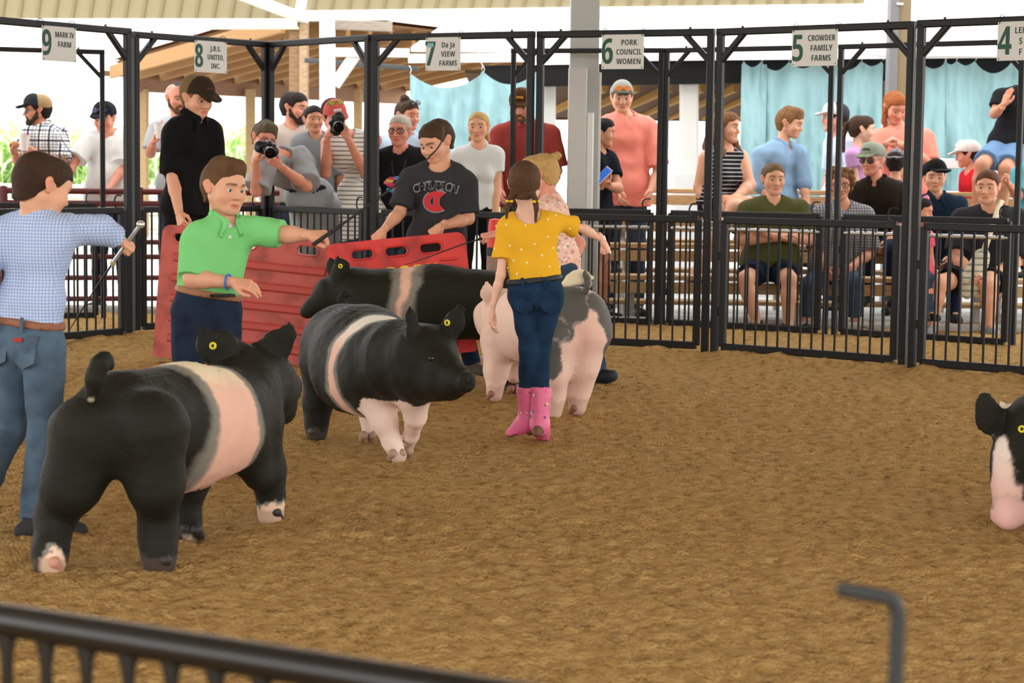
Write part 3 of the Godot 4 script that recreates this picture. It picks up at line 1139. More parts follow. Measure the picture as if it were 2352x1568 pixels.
# the roof over the ring, its posts, and the ribbed eave of the next barn
func barn() -> void:
	var tin := mat(Color(0.80, 0.78, 0.72), 0.6)
	var roof := [Vector3(0, 4.0, -15.4), Vector3(0, 6.2, -7.0), Vector3(0, 4.6, 1.2)]
	for i in 2:
		var st := st_new()
		var a: Vector3 = roof[i]
		var b: Vector3 = roof[i + 1]
		bar(st, a, b, 27.0, 0.14, Vector3.UP, 0.01)
		st.generate_normals()
		struct("ceiling_%d" % (i + 1), st.commit(), tin, "pale tin roof over the show ring")
	# posts of the ring roof
	var steel := mat(Color(0.64, 0.65, 0.64), 0.55, 0.1)
	var p := thing("roof_post", floor_at(1332, 16.0), "thick grey steel roof post boxed in lower down, behind the PORK COUNCIL WOMEN pen", "post")
	put("column", bar_mesh(Vector3(0, 0, 0), Vector3(0, 4.05, 0), 0.232, 0.20, Vector3.BACK, 0.006), steel, p)
	put("casing", bar_mesh(Vector3(-0.052, 0, 0.09), Vector3(-0.052, 2.05, 0.09), 0.145, 0.14, Vector3.BACK, 0.006), mat(Color(0.74, 0.74, 0.73), 0.5), p)
	put("conduit_cover", bar_mesh(Vector3(0.05, 0.92, 0.13), Vector3(0.05, 1.70, 0.13), 0.06, 0.05, Vector3.BACK, 0.01), mat(Color(0.83, 0.83, 0.82), 0.45), p)
	put("channel", bar_mesh(Vector3(0.125, 0, 0.02), Vector3(0.125, 2.02, 0.02), 0.022, 0.16, Vector3.BACK, 0.004), mat(Color(0.78, 0.78, 0.77), 0.5), p)
	var q := thing("roof_post", floor_at(2044, 18.9), "grey and tan roof post behind the red-haired woman in salmon", "post")
	put("steel_half", bar_mesh(Vector3(-0.058, 0, 0), Vector3(-0.058, 4.0, 0), 0.082, 0.18, Vector3.BACK, 0.004), mat(Color(0.46, 0.46, 0.47), 0.6), q)
	put("timber_half", bar_mesh(Vector3(0.045, 0, -0.02), Vector3(0.045, 4.0, -0.02), 0.115, 0.16, Vector3.BACK, 0.004), mat(Color(0.52, 0.46, 0.34), 0.8), q)
	put("cable_clip", box_mesh(Vector3(-0.015, 2.83, 0.10), Vector3(0.06, 0.02, 0.02)), mat(Color(0.9, 0.9, 0.9), 0.5), q)

	# the ribbed tin eave of the barn across the walkway, with its white trim
	var d := 24.0
	var e := thing("barn_eave", at(1000, 60, d), "cream ribbed metal eave panel with white trim across the walkway", "eave")
	var base := e.position
	for part in [[-420.0, 672.0, 48.0], [700.0, 1985.0, 30.0]]:
		var l := at(part[0], part[2] - 4.0, d)
		var r := at(part[1], part[2] - (4.0 if part[0] < 0 else 20.0), d)
		var rise := Vector3(0.20, 0.85, 0.25)
		var st := st_new()
		quad(st, l - base, r - base, r + rise - base, l + rise - base)
		quad(st, r - base - Vector3(0, 0, 0.06), l - base - Vector3(0, 0, 0.06), l + rise - base - Vector3(0, 0, 0.06), r + rise - base - Vector3(0, 0, 0.06))
		st.generate_normals()
		put("panel", st.commit(), mat(Color(0.60, 0.555, 0.43), 0.6), e)
		var n := int((r.x - l.x) / 0.205)
		for i in n:
			var f: Vector3 = l.lerp(r, (i + 0.5) / n) - base + Vector3(0, 0, 0.012)
			put("rib", bar_mesh(f, f + rise, 0.028, 0.03, Vector3.BACK, 0.008), mat(Color(0.54, 0.49, 0.37), 0.6), e)
		put("trim_board", bar_mesh(l - base + Vector3(-0.04, -0.045, 0.02), r - base + Vector3(0.06, -0.045, 0.02), 0.05, 0.10), mat(Color(0.97, 0.97, 0.96), 0.5), e)
		put("gutter_lip", bar_mesh(l - base + Vector3(-0.04, -0.11, 0.06), r - base + Vector3(0.08, -0.11, 0.06), 0.06, 0.03), mat(Color(0.88, 0.85, 0.74), 0.5), e)
	var v := at(700, 44, d) - base
	put("hip_trim", bar_mesh(v, at(520, -25, d - 1.0) - base, 0.16, 0.10), mat(Color(0.97, 0.97, 0.96), 0.5), e)
	put("end_trim", bar_mesh(at(1988, 16, d) - base, at(2010, -60, d) - base, 0.07, 0.07), mat(Color(0.97, 0.97, 0.96), 0.5), e)
	var w := thing("timber_post", floor_at(685, d + 0.1), "square tan timber post holding up the cream ribbed eave", "post")
	put("post", bar_mesh(Vector3.ZERO, Vector3(0, at(685, 34, d).y, 0), 0.215, 0.2, Vector3.BACK, 0.008), wood_mat(Color(0.58, 0.47, 0.35)), w)
	put("facing_board", bar_mesh(Vector3(0.06, 0, 0.11), Vector3(0.06, at(685, 38, d).y, 0.11), 0.09, 0.03, Vector3.BACK, 0.004), wood_mat(Color(0.72, 0.62, 0.50)), w)


var woods := {}

func wood_mat(c: Color) -> StandardMaterial3D:
	var key := c.to_html()
	if not woods.has(key):
		var m := StandardMaterial3D.new()
		m.albedo_color = c
		m.albedo_texture = grain
		m.roughness = 0.85
		m.uv1_triplanar = true
		m.uv1_scale = Vector3(0.9, 6.0, 6.0)
		woods[key] = m
	return woods[key]


# bleachers beside the pens
func stands() -> void:
	var plank := wood_mat(Color(0.76, 0.63, 0.46))
	var dark := mat(Color(0.62, 0.60, 0.57), 0.7)
	var o := thing("bleacher", Vector3(0.8, 0, -16.0), "tan wooden plank bleacher stand full of seated spectators", "bleacher")
	var b := o.position
	var tops := [0.42, 0.645, 0.87, 1.09]
	for i in 4:
		var z: float = -15.92 - 0.7 * i
		var h: float = tops[i]
		for j in 2:
			put("seat_plank", bar_mesh(Vector3(0.78, h - 0.02, z - 0.13 * j) - b, Vector3(5.6, h - 0.02, z - 0.13 * j) - b, 0.12, 0.04), plank, o)
		put("fascia_plank", bar_mesh(Vector3(0.78, h - 0.10, z + 0.045) - b, Vector3(5.6, h - 0.10, z + 0.045) - b, 0.03, 0.09), plank, o)
		if i > 0:
			for j in 2:
				put("foot_plank", bar_mesh(Vector3(0.78, tops[i - 1] - 0.24, z + 0.36 - 0.13 * j) - b, Vector3(5.6, tops[i - 1] - 0.24, z + 0.36 - 0.13 * j) - b, 0.12, 0.035), plank, o)
	for x in [0.95, 2.4, 3.9, 5.4]:
		for i in 4:
			put("leg", bar_mesh(Vector3(x, 0, -16.0 - 0.7 * i) - b, Vector3(x, tops[i] - 0.06, -16.0 - 0.7 * i) - b, 0.06, 0.06, Vector3.BACK), dark, o)
		put("stringer", bar_mesh(Vector3(x, 0.06, -15.9) - b, Vector3(x, 0.92, -18.2) - b, 0.05, 0.12), dark, o)
	# the white rail and low bench behind the stand
	var rail := thing("guard_rail", Vector3(3.2, 0, -18.6), "white metal guard rail at the back of the bleacher", "rail")
	var wm := mat(Color(0.92, 0.92, 0.92), 0.5)
	for h in [1.35, 1.05]:
		put("rail", bar_mesh(Vector3(0.2, h, 0), Vector3(2.4, h, 0), 0.05, 0.09), wm, rail)
	for x in [0.3, 1.3, 2.3]:
		put("upright", bar_mesh(Vector3(x, 0, 0), Vector3(x, 1.38, 0), 0.06, 0.06, Vector3.BACK), wm, rail)
	# dark red pipe fence along the walkway on the other side
	var red := mat(Color(0.36, 0.10, 0.11), 0.45)
	var f := thing("pipe_fence", floor_at(200, 16.1), "dark red pipe fence the two men in caps lean over", "fence")
	var a := floor_at(-330, 15.7) - f.position
	var c := floor_at(640, 16.5) - f.position
	for h in [1.03, 0.93, 0.62, 0.50, 0.33, 0.16]:
		put("rail", tube_mesh([a + Vector3(0, h, 0), c + Vector3(0, h, 0)], 0.026 if h > 0.9 else 0.021, 10), red, f)
	for t in [0.02, 0.34, 0.66, 0.98]:
		put("post", tube_mesh([a.lerp(c, t), a.lerp(c, t) + Vector3(0, 1.06, 0)], 0.034, 10), red, f)


# open timber shed behind, its rafters seen from below
func shed() -> void:
	var s := thing("timber_shed", floor_at(600, 36.0), "open timber shed with bare brown rafters behind the photographers", "shed")
	var b := s.position
	var brown := wood_mat(Color(0.66, 0.50, 0.31))
	var dull := wood_mat(Color(0.60, 0.47, 0.39))
	put("header_beam", bar_mesh(at(300, 190, 34) - b, at(930, 222, 38.5) - b, 0.10, 0.30), dull, s)
	put("upper_beam", bar_mesh(at(235, 168, 33.6) - b, at(960, 205, 38.6) - b, 0.08, 0.10), wood_mat(Color(0.55, 0.42, 0.33)), s)
	var st := st_new()
	var rise := Vector3(0, 0.16, 0)
	var q := [at(255, 166, 33.6) - b + rise, at(930, 198, 38.4) - b + rise, at(1250, 122, 31.5) - b + rise, at(650, 56, 26.0) - b + rise]
	quad(st, q[0], q[1], q[2], q[3])
	for i in 4: q[i] += Vector3(0, 0.05, 0)
	quad(st, q[3], q[2], q[1], q[0])
	st.generate_normals()
	put("roof_deck", st.commit(), wood_mat(Color(0.62, 0.46, 0.29)), s)
	for i in 13:
		var t := i / 12.0
		var lo := at(lerpf(255, 930, t), lerpf(166, 198, t), lerpf(33.6, 38.4, t))
		var hi := at(lerpf(650, 1250, t), lerpf(56, 122, t), lerpf(26.0, 31.5, t))
		put("rafter", bar_mesh(lo - b, hi - b, 0.06, 0.22), brown, s)
	for x in [[575, 35.6], [822, 37.6], [330, 34.2]]:
		put("post", bar_mesh(floor_at(x[0], x[1]) - b, at(x[0], 205, x[1]) - b, 0.17, 0.17, Vector3.BACK), wood_mat(Color(0.72, 0.62, 0.47)), s)


# white-roofed canopy with teal curtains hung from its front beam
func canopy() -> void:
	var o := thing("canopy", floor_at(1500, 21.0), "white roofed canopy whose front beam carries the teal curtains", "canopy")
	var b := o.position
	var white := mat(Color(0.93, 0.93, 0.93), 0.55)
	var st := st_new()
	var e0 := at(938, 128, 20.0)
	var e1 := at(2700, 112, 20.0)
	var r0 := at(862, 70, 23.0)
	var r1 := at(2700, 60, 23.0)
	bar(st, (e0 + e1) / 2 - b, (r0 + r1) / 2 - b, e1.x - e0.x, 0.05, Vector3.UP, 0.005)
	st.generate_normals()
	put("roof", st.commit(), white, o)
	put("fascia", bar_mesh(e0 - b + Vector3(0, -0.03, 0.02), e1 - b + Vector3(0, -0.03, 0.02), 0.04, 0.09), white, o)
	var black := mat(Color(0.06, 0.06, 0.06), 0.8)
	put("header", bar_mesh(at(1110, 176, 20.5) - b, at(2700, 150, 20.5) - b, 0.06, 0.22), black, o)
	put("rafter_shade", bar_mesh(at(1380, 145, 20.6) - b, at(2700, 135, 20.6) - b, 0.05, 0.12), black, o)
	var tan := wood_mat(Color(0.78, 0.60, 0.33))
	for i in 9:
		var x := 1240.0 + i * 75.0
		put("rafter", bar_mesh(at(x, 262, 24.0) - b, at(x + 150, 196, 21.4) - b, 0.05, 0.14), tan, o)
	put("back_beam", bar_mesh(at(1180, 250, 24.2) - b, at(2100, 258, 24.2) - b, 0.06, 0.26), wood_mat(Color(0.42, 0.34, 0.29)), o)
	put("deck", bar_mesh(at(1600, 275, 24.3) - b, at(1640, 170, 20.9) - b, 5.2, 0.04), wood_mat(Color(0.40, 0.29, 0.18)), o)
	for x in [[752.0, 20.4, 34.0, 44.0], [1262.0, 20.8, 28.0, 150.0], [1582.0, 20.7, 42.0, 140.0]]:
		put("post", bar_mesh(floor_at(x[0], x[1]) - b, at(x[0], x[3], x[1]) - b, x[2] * x[1] / FOCAL, 0.15, Vector3.BACK), mat(Color(0.90, 0.89, 0.87), 0.7), o)
	put("post_base", bar_mesh(floor_at(1580, 20.6) - b, at(1580, 400, 20.6) - b, 0.34, 0.2, Vector3.BACK), mat(Color(0.85, 0.85, 0.85), 0.7), o)
	put("cross_beam", bar_mesh(at(768, 120, 20.4) - b, at(940, 122, 20.3) - b, 0.05, 0.09), mat(Color(0.92, 0.91, 0.89), 0.7), o)
	put("brace", bar_mesh(at(768, 196, 20.4) - b, at(842, 88, 20.4) - b, 0.05, 0.12), mat(Color(0.84, 0.83, 0.81), 0.7), o)
	put("tie_beam", bar_mesh(at(752, 56, 20.4) - b, at(900, 62, 20.6) - b, 0.05, 0.10), wood_mat(Color(0.62, 0.58, 0.54)), o)
	put("guide_rail", bar_mesh(at(700, 138, 22.0) - b, at(960, 158, 22.0) - b, 0.05, 0.05), mat(Color(0.25, 0.27, 0.27), 0.6), o)
	curtain(942, 1112, 168, 455, [942, 1110], 31, "teal curtain sagging below the Da Ja VIEW FARMS sign")
	curtain(1104, 1240, 160, 455, [1106, 1238], 32, "short teal curtain behind the red-shirted man in the brown cap")
	curtain(1704, 1762, 140, 540, [1708, 1750], 33, "narrow teal curtain with a deep scallop, next to the dark header")
	curtain(1748, 1905, 142, 540, [1750, 1812, 1876, 1902], 34, "broad teal curtain behind the boy in the blue shirt")
	curtain(1912, 2030, 140, 540, [1914, 1978, 2028], 35, "teal curtain between the pale post and the child's ponytail")
	curtain(2064, 2172, 146, 540, [2066, 2120, 2170], 36, "flat blue-green curtain behind the red-haired woman")
	curtain(2166, 2440, 140, 540, [2170, 2196, 2240, 2328, 2436], 37, "crinkled teal curtain behind the person with a raised hand")


func curtain(x0: float, x1: float, y0: float, y1: float, hooks: Array, seed_at: int, label: String) -> void:
	var d := 20.2
	var a := at(x0, y0, d)
	var z := at(x1, y0 - (x1 - x0) * 0.012, d)
	var low := at(x0, y1, d).y
	var o := thing("curtain", Vector3((a.x + z.x) / 2, low, -d), label, "curtain", "teal curtains")
	var n := FastNoiseLite.new()
	n.seed = seed_at
	n.frequency = 1.6
	var nx := int((z.x - a.x) / 0.018)
	var ny := 56
	var hx := []
	for h in hooks: hx.append((h - x0) / (x1 - x0))
	var v := PackedVector3Array()
	var ix := PackedInt32Array()
	for j in ny + 1:
		var t := float(j) / ny
		for i in nx + 1:
			var s := float(i) / nx
			var sag := 1.0
			for k in hx.size() - 1:
				if s >= hx[k] and s <= hx[k + 1]:
					var q: float = (s - hx[k]) / (hx[k + 1] - hx[k])
					sag = 4.0 * q * (1.0 - q) * minf(1.0, (hx[k + 1] - hx[k]) * (z.x - a.x) / 0.45) * (0.75 if k % 2 else 1.0)
			if s < hx[0] or s > hx[-1]: sag = 0.25
			var p := a.lerp(z, s)
			p.y = lerpf(p.y - sag * 0.15, low, t)
			var f := n.get_noise_2d(s * (z.x - a.x) * 1.7, t * 0.4) * 0.22 + n.get_noise_2d(s * (z.x - a.x) * 4.6 + 40.0, t * 0.9) * 0.10 + n.get_noise_2d(s * 9.0 + 90.0, t * 7.0) * 0.012
			p.z += f * (0.35 + 0.65 * t)
			v.append(p - o.position)
			if i < nx and j < ny:
				var c := j * (nx + 1) + i
				ix.append_array(PackedInt32Array([c, c + 1, c + nx + 2, c, c + nx + 2, c + nx + 1]))
	var st := SurfaceTool.new()
	st.begin(Mesh.PRIMITIVE_TRIANGLES)
	for p in v: st.add_vertex(p)
	for k in ix: st.add_index(k)
	st.generate_normals()
	put("cloth", st.commit(), curtain_mat, o)
	for h in hx:
		var p: Vector3 = a.lerp(z, h) - o.position
		put("hook", tube_mesh(curve_pts([p + Vector3(0, 0.0, 0.01), p + Vector3(0.012, 0.03, 0.01), p + Vector3(0, 0.06, 0.01), p + Vector3(-0.01, 0.075, 0.0)], 4), 0.005, 6), mat(Color(0.80, 0.80, 0.80), 0.4, 0.5), o)


# standing corn beyond the shed, and the low pale stone wall in front of it
func field() -> void:
	var rng := RandomNumberGenerator.new()
	rng.seed = 5
	var st := SurfaceTool.new()
	st.begin(Mesh.PRIMITIVE_TRIANGLES)
	bar(st, Vector3.ZERO, Vector3(0, 2.2, 0), 0.03, 0.03, Vector3.BACK)
	for i in 11:
		var h := 0.35 + i * 0.17
		var a := i * 2.6
		var dir := Vector3(cos(a), 0, sin(a))
		var side := Vector3(-dir.z, 0, dir.x) * 0.045
		var p := Vector3(0, h, 0)
		var q := p + dir * 0.25 + Vector3(0, 0.26, 0)
		var r := p + dir * 0.55 + Vector3(0, 0.16, 0)
		var e := p + dir * 0.78 + Vector3(0, -0.12, 0)
		quad(st, p - side * 0.5, p + side * 0.5, q + side, q - side)
		quad(st, q - side, q + side, r + side * 0.8, r - side * 0.8)
		for w in [r - side * 0.8, r + side * 0.8, e]: st.add_vertex(w)
	st.generate_normals()
	var leaf := StandardMaterial3D.new()
	leaf.albedo_color = Color(0.90, 0.96, 0.78)
	leaf.vertex_color_use_as_albedo = true
	leaf.roughness = 0.8
	leaf.backlight_enabled = true
	leaf.backlight = Color(0.45, 0.5, 0.3)
	var mm := MultiMesh.new()
	mm.transform_format = MultiMesh.TRANSFORM_3D
	mm.use_colors = true
	mm.mesh = st.commit()
	mm.instance_count = 1100
	for i in 1100:
		var row := i % 6
		var x := -17.0 + rng.randf() * 17.5
		var s := rng.randf_range(0.78, 0.98)
		mm.set_instance_transform(i, Transform3D(Basis(Vector3.UP, rng.randf() * TAU).scaled(Vector3.ONE * s), Vector3(x, -0.06, -43.0 - row * 0.9)))
		mm.set_instance_color(i, Color.WHITE.lerp(Color(0.75, 0.9, 0.6), rng.randf()))
	var o := MultiMeshInstance3D.new()
	o.name = "corn_plants"
	o.multimesh = mm
	o.material_override = leaf
	add_child(o)
	tag(o, "dense rows of tall bright green corn in the field beyond the fence", "corn", "", "stuff")
	var wall := thing("stone_wall", Vector3(-9.5, 0, -38.0), "low pale limestone wall between the walkway and the corn", "wall")
	var c := 0
	for row in 3:
		var x := -5.5 - 0.25 * (row % 2)
		while x < 5.5:
			var w := rng.randf_range(0.45, 0.85)
			put("stone", bar_mesh(Vector3(x, 0.14 + row * 0.29, rng.randf_range(-0.03, 0.03)), Vector3(x + w - 0.02, 0.14 + row * 0.29, 0.0), 0.3, 0.275, Vector3.UP, 0.03), mat([Color(0.86, 0.84, 0.80), Color(0.80, 0.78, 0.73), Color(0.90, 0.89, 0.86)][c % 3], 0.9), wall)
			x += w
			c += 1
# ---------------------------------------------------------------- black steel pen frames, each with a lower gate of round bars
const FRAME_TOP := 2.175

func build_gates() -> void:
	var black := StandardMaterial3D.new()
	black.albedo_texture = noise_tex(256, 0.03, 4, 41, [[0.0, Color(0.03, 0.03, 0.032)], [0.6, Color(0.055, 0.056, 0.058)], [1.0, Color(0.11, 0.11, 0.11)]])
	black.roughness = 0.5
	black.metallic_specular = 0.4
	black.uv1_triplanar = true
	black.uv1_scale = Vector3.ONE * 4.0
	var L := "front black steel pen gate, "
	frame(black, [-150, 12.7], [295, 14.07], L + "carrying the 9 MARK IV FARM sign")
	frame(black, [314, 14.4], [608, 15.35], L + "carrying the 8 J.B.S. UNITED sign")
	frame(black, [621, 15.35], [842, 14.45], "black steel pen frame with a barred gate the photographers lean over, no sign")
	frame(black, [859, 14.4], [1211, 13.87], L + "carrying the 7 VIEW FARMS sign")
	frame(black, [1233, 13.87], [1619, 13.42], L + "carrying the 6 PORK COUNCIL WOMEN sign")
	frame(black, [1641, 13.4], [2074, 12.56], L + "carrying the 5 CROWDER FAMILY FARMS sign")
	frame(black, [2096, 12.45], [2555, 11.65], L + "carrying the half-seen sign 4")
	var R := "rear black steel pen gate, "
	frame(black, [-220, 15.05], [238, 15.5], R + "in front of the man in the white T-shirt", 0.97)
	frame(black, [1172, 15.8], [1507, 15.5], R + "in front of the man in the salmon T-shirt", 1.0, true)
	frame(black, [1520, 15.5], [1894, 14.85], R + "in front of the woman in the olive T-shirt", 1.0, true)
	frame(black, [1915, 14.8], [2326, 13.98], R + "in front of the woman in charcoal with a shoulder strap", 1.0, true)
	sign_board([-150, 12.7], [295, 14.07], 128, "9", ["MARK IV", "FARM"], 0.30)
	sign_board([314, 14.4], [608, 15.35], 477, "8", ["J.B.S.", "UNITED,", "INC."], 0.31)
	sign_board([859, 14.4], [1211, 13.87], 1023, "7", ["Da Ja", "VIEW", "FARMS"], 0.275)
	sign_board([1233, 13.87], [1619, 13.42], 1434, "6", ["PORK", "COUNCIL", "WOMEN"], 0.30)
	sign_board([1641, 13.4], [2074, 12.56], 1877, "5", ["CROWDER", "FAMILY", "FARMS"], 0.33)
	sign_board([2096, 12.45], [2555, 11.65], 2361, "4", ["LEN", "S", "F"], 0.36)


func frame(m: Material, p: Array, q: Array, label: String, tall := 1.0, second := false) -> void:
	var a := floor_at(p[0], p[1])
	var b := floor_at(q[0], q[1])
	var o := thing("pen_gate", a, label, "pen gate", "black steel pen frames")
	var e := b - a
	var u := e.normalized()
	var w := e.length()
	var top := FRAME_TOP * tall
	var s := 0.048 if label.begins_with("front") or label.begins_with("black") else 0.038
	var out := u.cross(Vector3.UP)
	put("post", bar_mesh(Vector3(0, -0.05, 0), Vector3(0, top, 0), s, s, out), m, o)
	put("post", bar_mesh(e + Vector3(0, -0.05, 0), e + Vector3(0, top, 0), s, s, out), m, o)
	put("top_bar", bar_mesh(Vector3(0, top, 0) - u * s / 2, e + Vector3(0, top, 0) + u * s / 2, s, s), m, o)
	put("corner_brace", bar_mesh(Vector3(0, top - 0.20, 0), u * 0.19 + Vector3(0, top, 0), s * 0.8, s * 0.8, out), m, o)
	put("corner_brace", bar_mesh(e + Vector3(0, top - 0.20, 0), e - u * 0.19 + Vector3(0, top, 0), s * 0.8, s * 0.8, out), m, o)
	var bolt := mat(Color(0.16, 0.16, 0.16), 0.4, 0.5)
	for t in [0.12, 0.88]:
		put("bolt", tube_mesh([e * t + Vector3(0, top + s / 2, 0), e * t + Vector3(0, top + s / 2 + 0.012, 0)], 0.009, 8), bolt, o)
	# the gate
	var g0 := u * 0.062
	var g1 := u * (w - 0.062)
	var gt := 0.925
	var gb := 0.075
	var n := u.cross(Vector3.UP) * -0.0
	var gate := put("gate", bar_mesh(g0 + Vector3(0, gt, 0) + n, g1 + Vector3(0, gt, 0) + n, 0.04, 0.046), m, o)
	gate.set_meta("label", "gate top rail")
	put("bottom_rail", bar_mesh(g0 + Vector3(0, gb, 0), g1 + Vector3(0, gb, 0), 0.04, 0.05), m, gate)
	put("stile", bar_mesh(g0 + Vector3(0, gb, 0), g0 + Vector3(0, gt, 0), 0.046, 0.04, out), m, gate)
	put("stile", bar_mesh(g1 + Vector3(0, gb, 0), g1 + Vector3(0, gt, 0), 0.046, 0.04, out), m, gate)
	var count := int((w - 0.15) / 0.083)
	var rod := tube_mesh([Vector3.ZERO, Vector3(0, gt - gb, 0)], 0.0075, 8)
	for i in count:
		var r := put("bar", rod, m, gate)
		r.position = g0.lerp(g1, (i + 1.0) / (count + 1.0)) + Vector3(0, gb, 0)
	if second:
		put("tie_rod", tube_mesh([g0 + Vector3(0, gt - 0.115, 0.012), g1 + Vector3(0, gt - 0.115, 0.012)], 0.014, 8), mat(Color(0.75, 0.75, 0.75), 0.25, 0.9), gate)
	for t in [0.28, 0.72]:
		put("hinge", bar_mesh(Vector3(0, lerpf(gb, gt, t), 0), g0 + Vector3(0, lerpf(gb, gt, t), 0), 0.03, 0.05), m, gate)
	var k := g1 + Vector3(0, gt + 0.02, 0)
	put("latch_handle", tube_mesh(curve_pts([k + Vector3(0, 0.0, 0), k - u * 0.055 + Vector3(0, 0.005, 0), k - u * 0.065 + Vector3(0, 0.05, 0), k - u * 0.045 + Vector3(0, 0.085, 0), k + Vector3(0, 0.085, 0)], 5), 0.006, 6), m, gate)


func sign_board(p: Array, q: Array, px: float, digit: String, lines: Array, w: float) -> void:
	var a := floor_at(p[0], p[1])
	var b := floor_at(q[0], q[1])
	# where the sight line at px meets the frame
	var t := 0.5
	for i in 30:
		var m := a.lerp(b, t)
		t += (at(px, 110.0, -m.z).x - m.x) / (b.x - a.x) * 0.9
	var u := (b - a).normalized()
	var o := thing("pen_sign", a.lerp(b, t) + Vector3(0, FRAME_TOP - 0.135, 0) - u.cross(Vector3.UP) * -0.035, "white pen sign with a green number %s reading %s" % [digit, " ".join(lines)], "sign", "numbered pen signs")
	var n := u.cross(Vector3.UP)
	o.basis = Basis(u, Vector3.UP, n)
	o.position = a.lerp(b, t) + Vector3(0, FRAME_TOP - 0.125, 0) + n * 0.034
	put("board", bar_mesh(Vector3(0, 0, -0.003), Vector3(0, 0, 0.003), w, 0.232, Vector3.UP, 0.002), mat(Color(0.80, 0.80, 0.79), 0.5), o)
	var green := mat(Color(0.05, 0.28, 0.22), 0.6)
	var num := lettering(digit, 0.168, green, o, "number")
	num.scale = Vector3(0.70, 1.0, 1.0)
	num.position = Vector3(-w * 0.37, 0.0, 0.003)
	if digit == "7":
		put("faded_patch", box_mesh(Vector3(-w * 0.36, 0.062, 0.0052), Vector3(0.05, 0.028, 0.001), 0.0003), mat(Color(0.50, 0.68, 0.71), 0.6), o)
	var h := 0.068
	var y := 0.062 if lines.size() == 3 else 0.062
	for i in lines.size():
		var l := lettering(lines[i], 0.040, mat(Color(0.14, 0.20, 0.20), 0.6), o, "lettering")
		l.position = Vector3(w * 0.150 if digit != "4" else -0.030, y - i * h * 0.94, 0.003)
		l.scale = Vector3(0.80 if lines[i].length() < 7 else 0.74, 0.92, 1.0)
	for s in [-1.0, 1.0]:
		var k := Vector3(s * (w / 2 - 0.012), 0.105, 0.004)
		put("cable_tie", tube_mesh(curve_pts([k, k + Vector3(0, 0.03, 0.004), k + Vector3(0, 0.055, -0.02), k + Vector3(0, 0.045, -0.062), k + Vector3(0, 0.0, -0.012)], 4), 0.003, 5), mat(Color(0.05, 0.05, 0.05), 0.5), o)
		put("bolt", tube_mesh([Vector3(s * (w / 2 - 0.012), -0.104, 0.002), Vector3(s * (w / 2 - 0.012), -0.104, 0.006)], 0.004, 6), mat(Color(0.35, 0.35, 0.35), 0.4, 0.6), o)


var bold: SystemFont

func lettering(text: String, size: float, m: Material, parent: Node3D, called: String) -> MeshInstance3D:
	if bold == null:
		bold = SystemFont.new()
		bold.font_names = PackedStringArray(["Droid Sans"])
		bold.font_weight = 700
	var t := TextMesh.new()
	t.text = text
	t.font = bold
	t.font_size = 64
	t.pixel_size = size / 46.0
	t.depth = 0.003
	t.horizontal_alignment = HORIZONTAL_ALIGNMENT_CENTER
	t.vertical_alignment = VERTICAL_ALIGNMENT_CENTER
	t.curve_step = 1.5
	return put(called, t, m, parent)
# ---------------------------------------------------------------- pigs: one smooth body each, hide colours painted by where the markings lie on the body
const BLACK := Color(0.013, 0.0122, 0.0115)
const PINK := Color(0.72, 0.43, 0.33)
const FUZZ := Color(0.20, 0.185, 0.16)
const CREAM := Color(0.78, 0.68, 0.48)
var marks: FastNoiseLite


# adds a tapered limb through points [px, py, distance, radius in pixels]
func limb(b: Body, pts: Array, k := 0.05, fd := Vector3.ZERO, flat := 1.0) -> void:
	for i in pts.size() - 1:
		var p: Array = pts[i]
		var q: Array = pts[i + 1]
		b.cap(at(p[0], p[1], p[2]), at(q[0], q[1], q[2]), p[3] * p[2] / FOCAL, q[3] * q[2] / FOCAL, k, fd, flat)


func near_line(p: Vector3, a: Vector3, b: Vector3) -> float:
	var t := clampf((p - a).dot(b - a) / (b - a).length_squared(), 0.0, 1.0)
	return p.distance_to(a.lerp(b, t))


func mix3(core: float, halo: float, d: float, core_c: Color, back: Color) -> Color:  # a patch of core_c with a grizzled rim
	if d < core: return core_c
	if d < core + halo: return core_c.lerp(FUZZ, smoothstep(0.0, 0.35, (d - core) / halo)) if d < core + halo * 0.6 else FUZZ.lerp(back, (d - core - halo * 0.6) / (halo * 0.4))
	return back


func paint_near(p: Vector3, n: Vector3, J: Dictionary) -> Color:
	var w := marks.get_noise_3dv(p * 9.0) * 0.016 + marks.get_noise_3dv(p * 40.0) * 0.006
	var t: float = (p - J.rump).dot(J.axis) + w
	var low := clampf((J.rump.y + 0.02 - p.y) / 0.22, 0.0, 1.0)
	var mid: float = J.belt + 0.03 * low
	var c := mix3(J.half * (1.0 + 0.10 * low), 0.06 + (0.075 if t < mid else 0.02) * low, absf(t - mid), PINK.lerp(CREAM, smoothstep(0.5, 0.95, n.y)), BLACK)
	if p.y < 0.42 and p.distance_to(J.fore_up) < 0.22 and t > mid: c = BLACK if c.r < 0.5 else c
	if near_line(p, J.leg[0], J.leg[1]) < 0.07: c = BLACK
	for f in J.socks:
		var d: float = p.distance_to(f[0]) + w * 1.5
		if d < f[1]: c = PINK.lerp(CREAM, 0.35) if d < f[1] * 0.85 else FUZZ
	if p.distance_to(J.spot) < 0.013 + w * 0.3: c = CREAM * 0.45
	if p.y < 0.05 + w: c = c.lerp(Color(0.30, 0.20, 0.13), 0.55 if c.r > 0.1 else 0.12)
	return c


func finish_pig(b: Body, cell: float, label: String, paint: Callable, J: Dictionary, base: Vector3) -> Node3D:
	var a := b.net(cell, 0.0025, 14.0, 3)
	var c := PackedColorArray()
	c.resize(a[0].size())
	for i in c.size():
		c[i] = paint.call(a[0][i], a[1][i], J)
		a[0][i] -= base
	a[2] = c
	var o := thing("pig", base, label, "pig", "show pigs in the ring")
	put("body", from_arrays(a), hide, o)
	return o


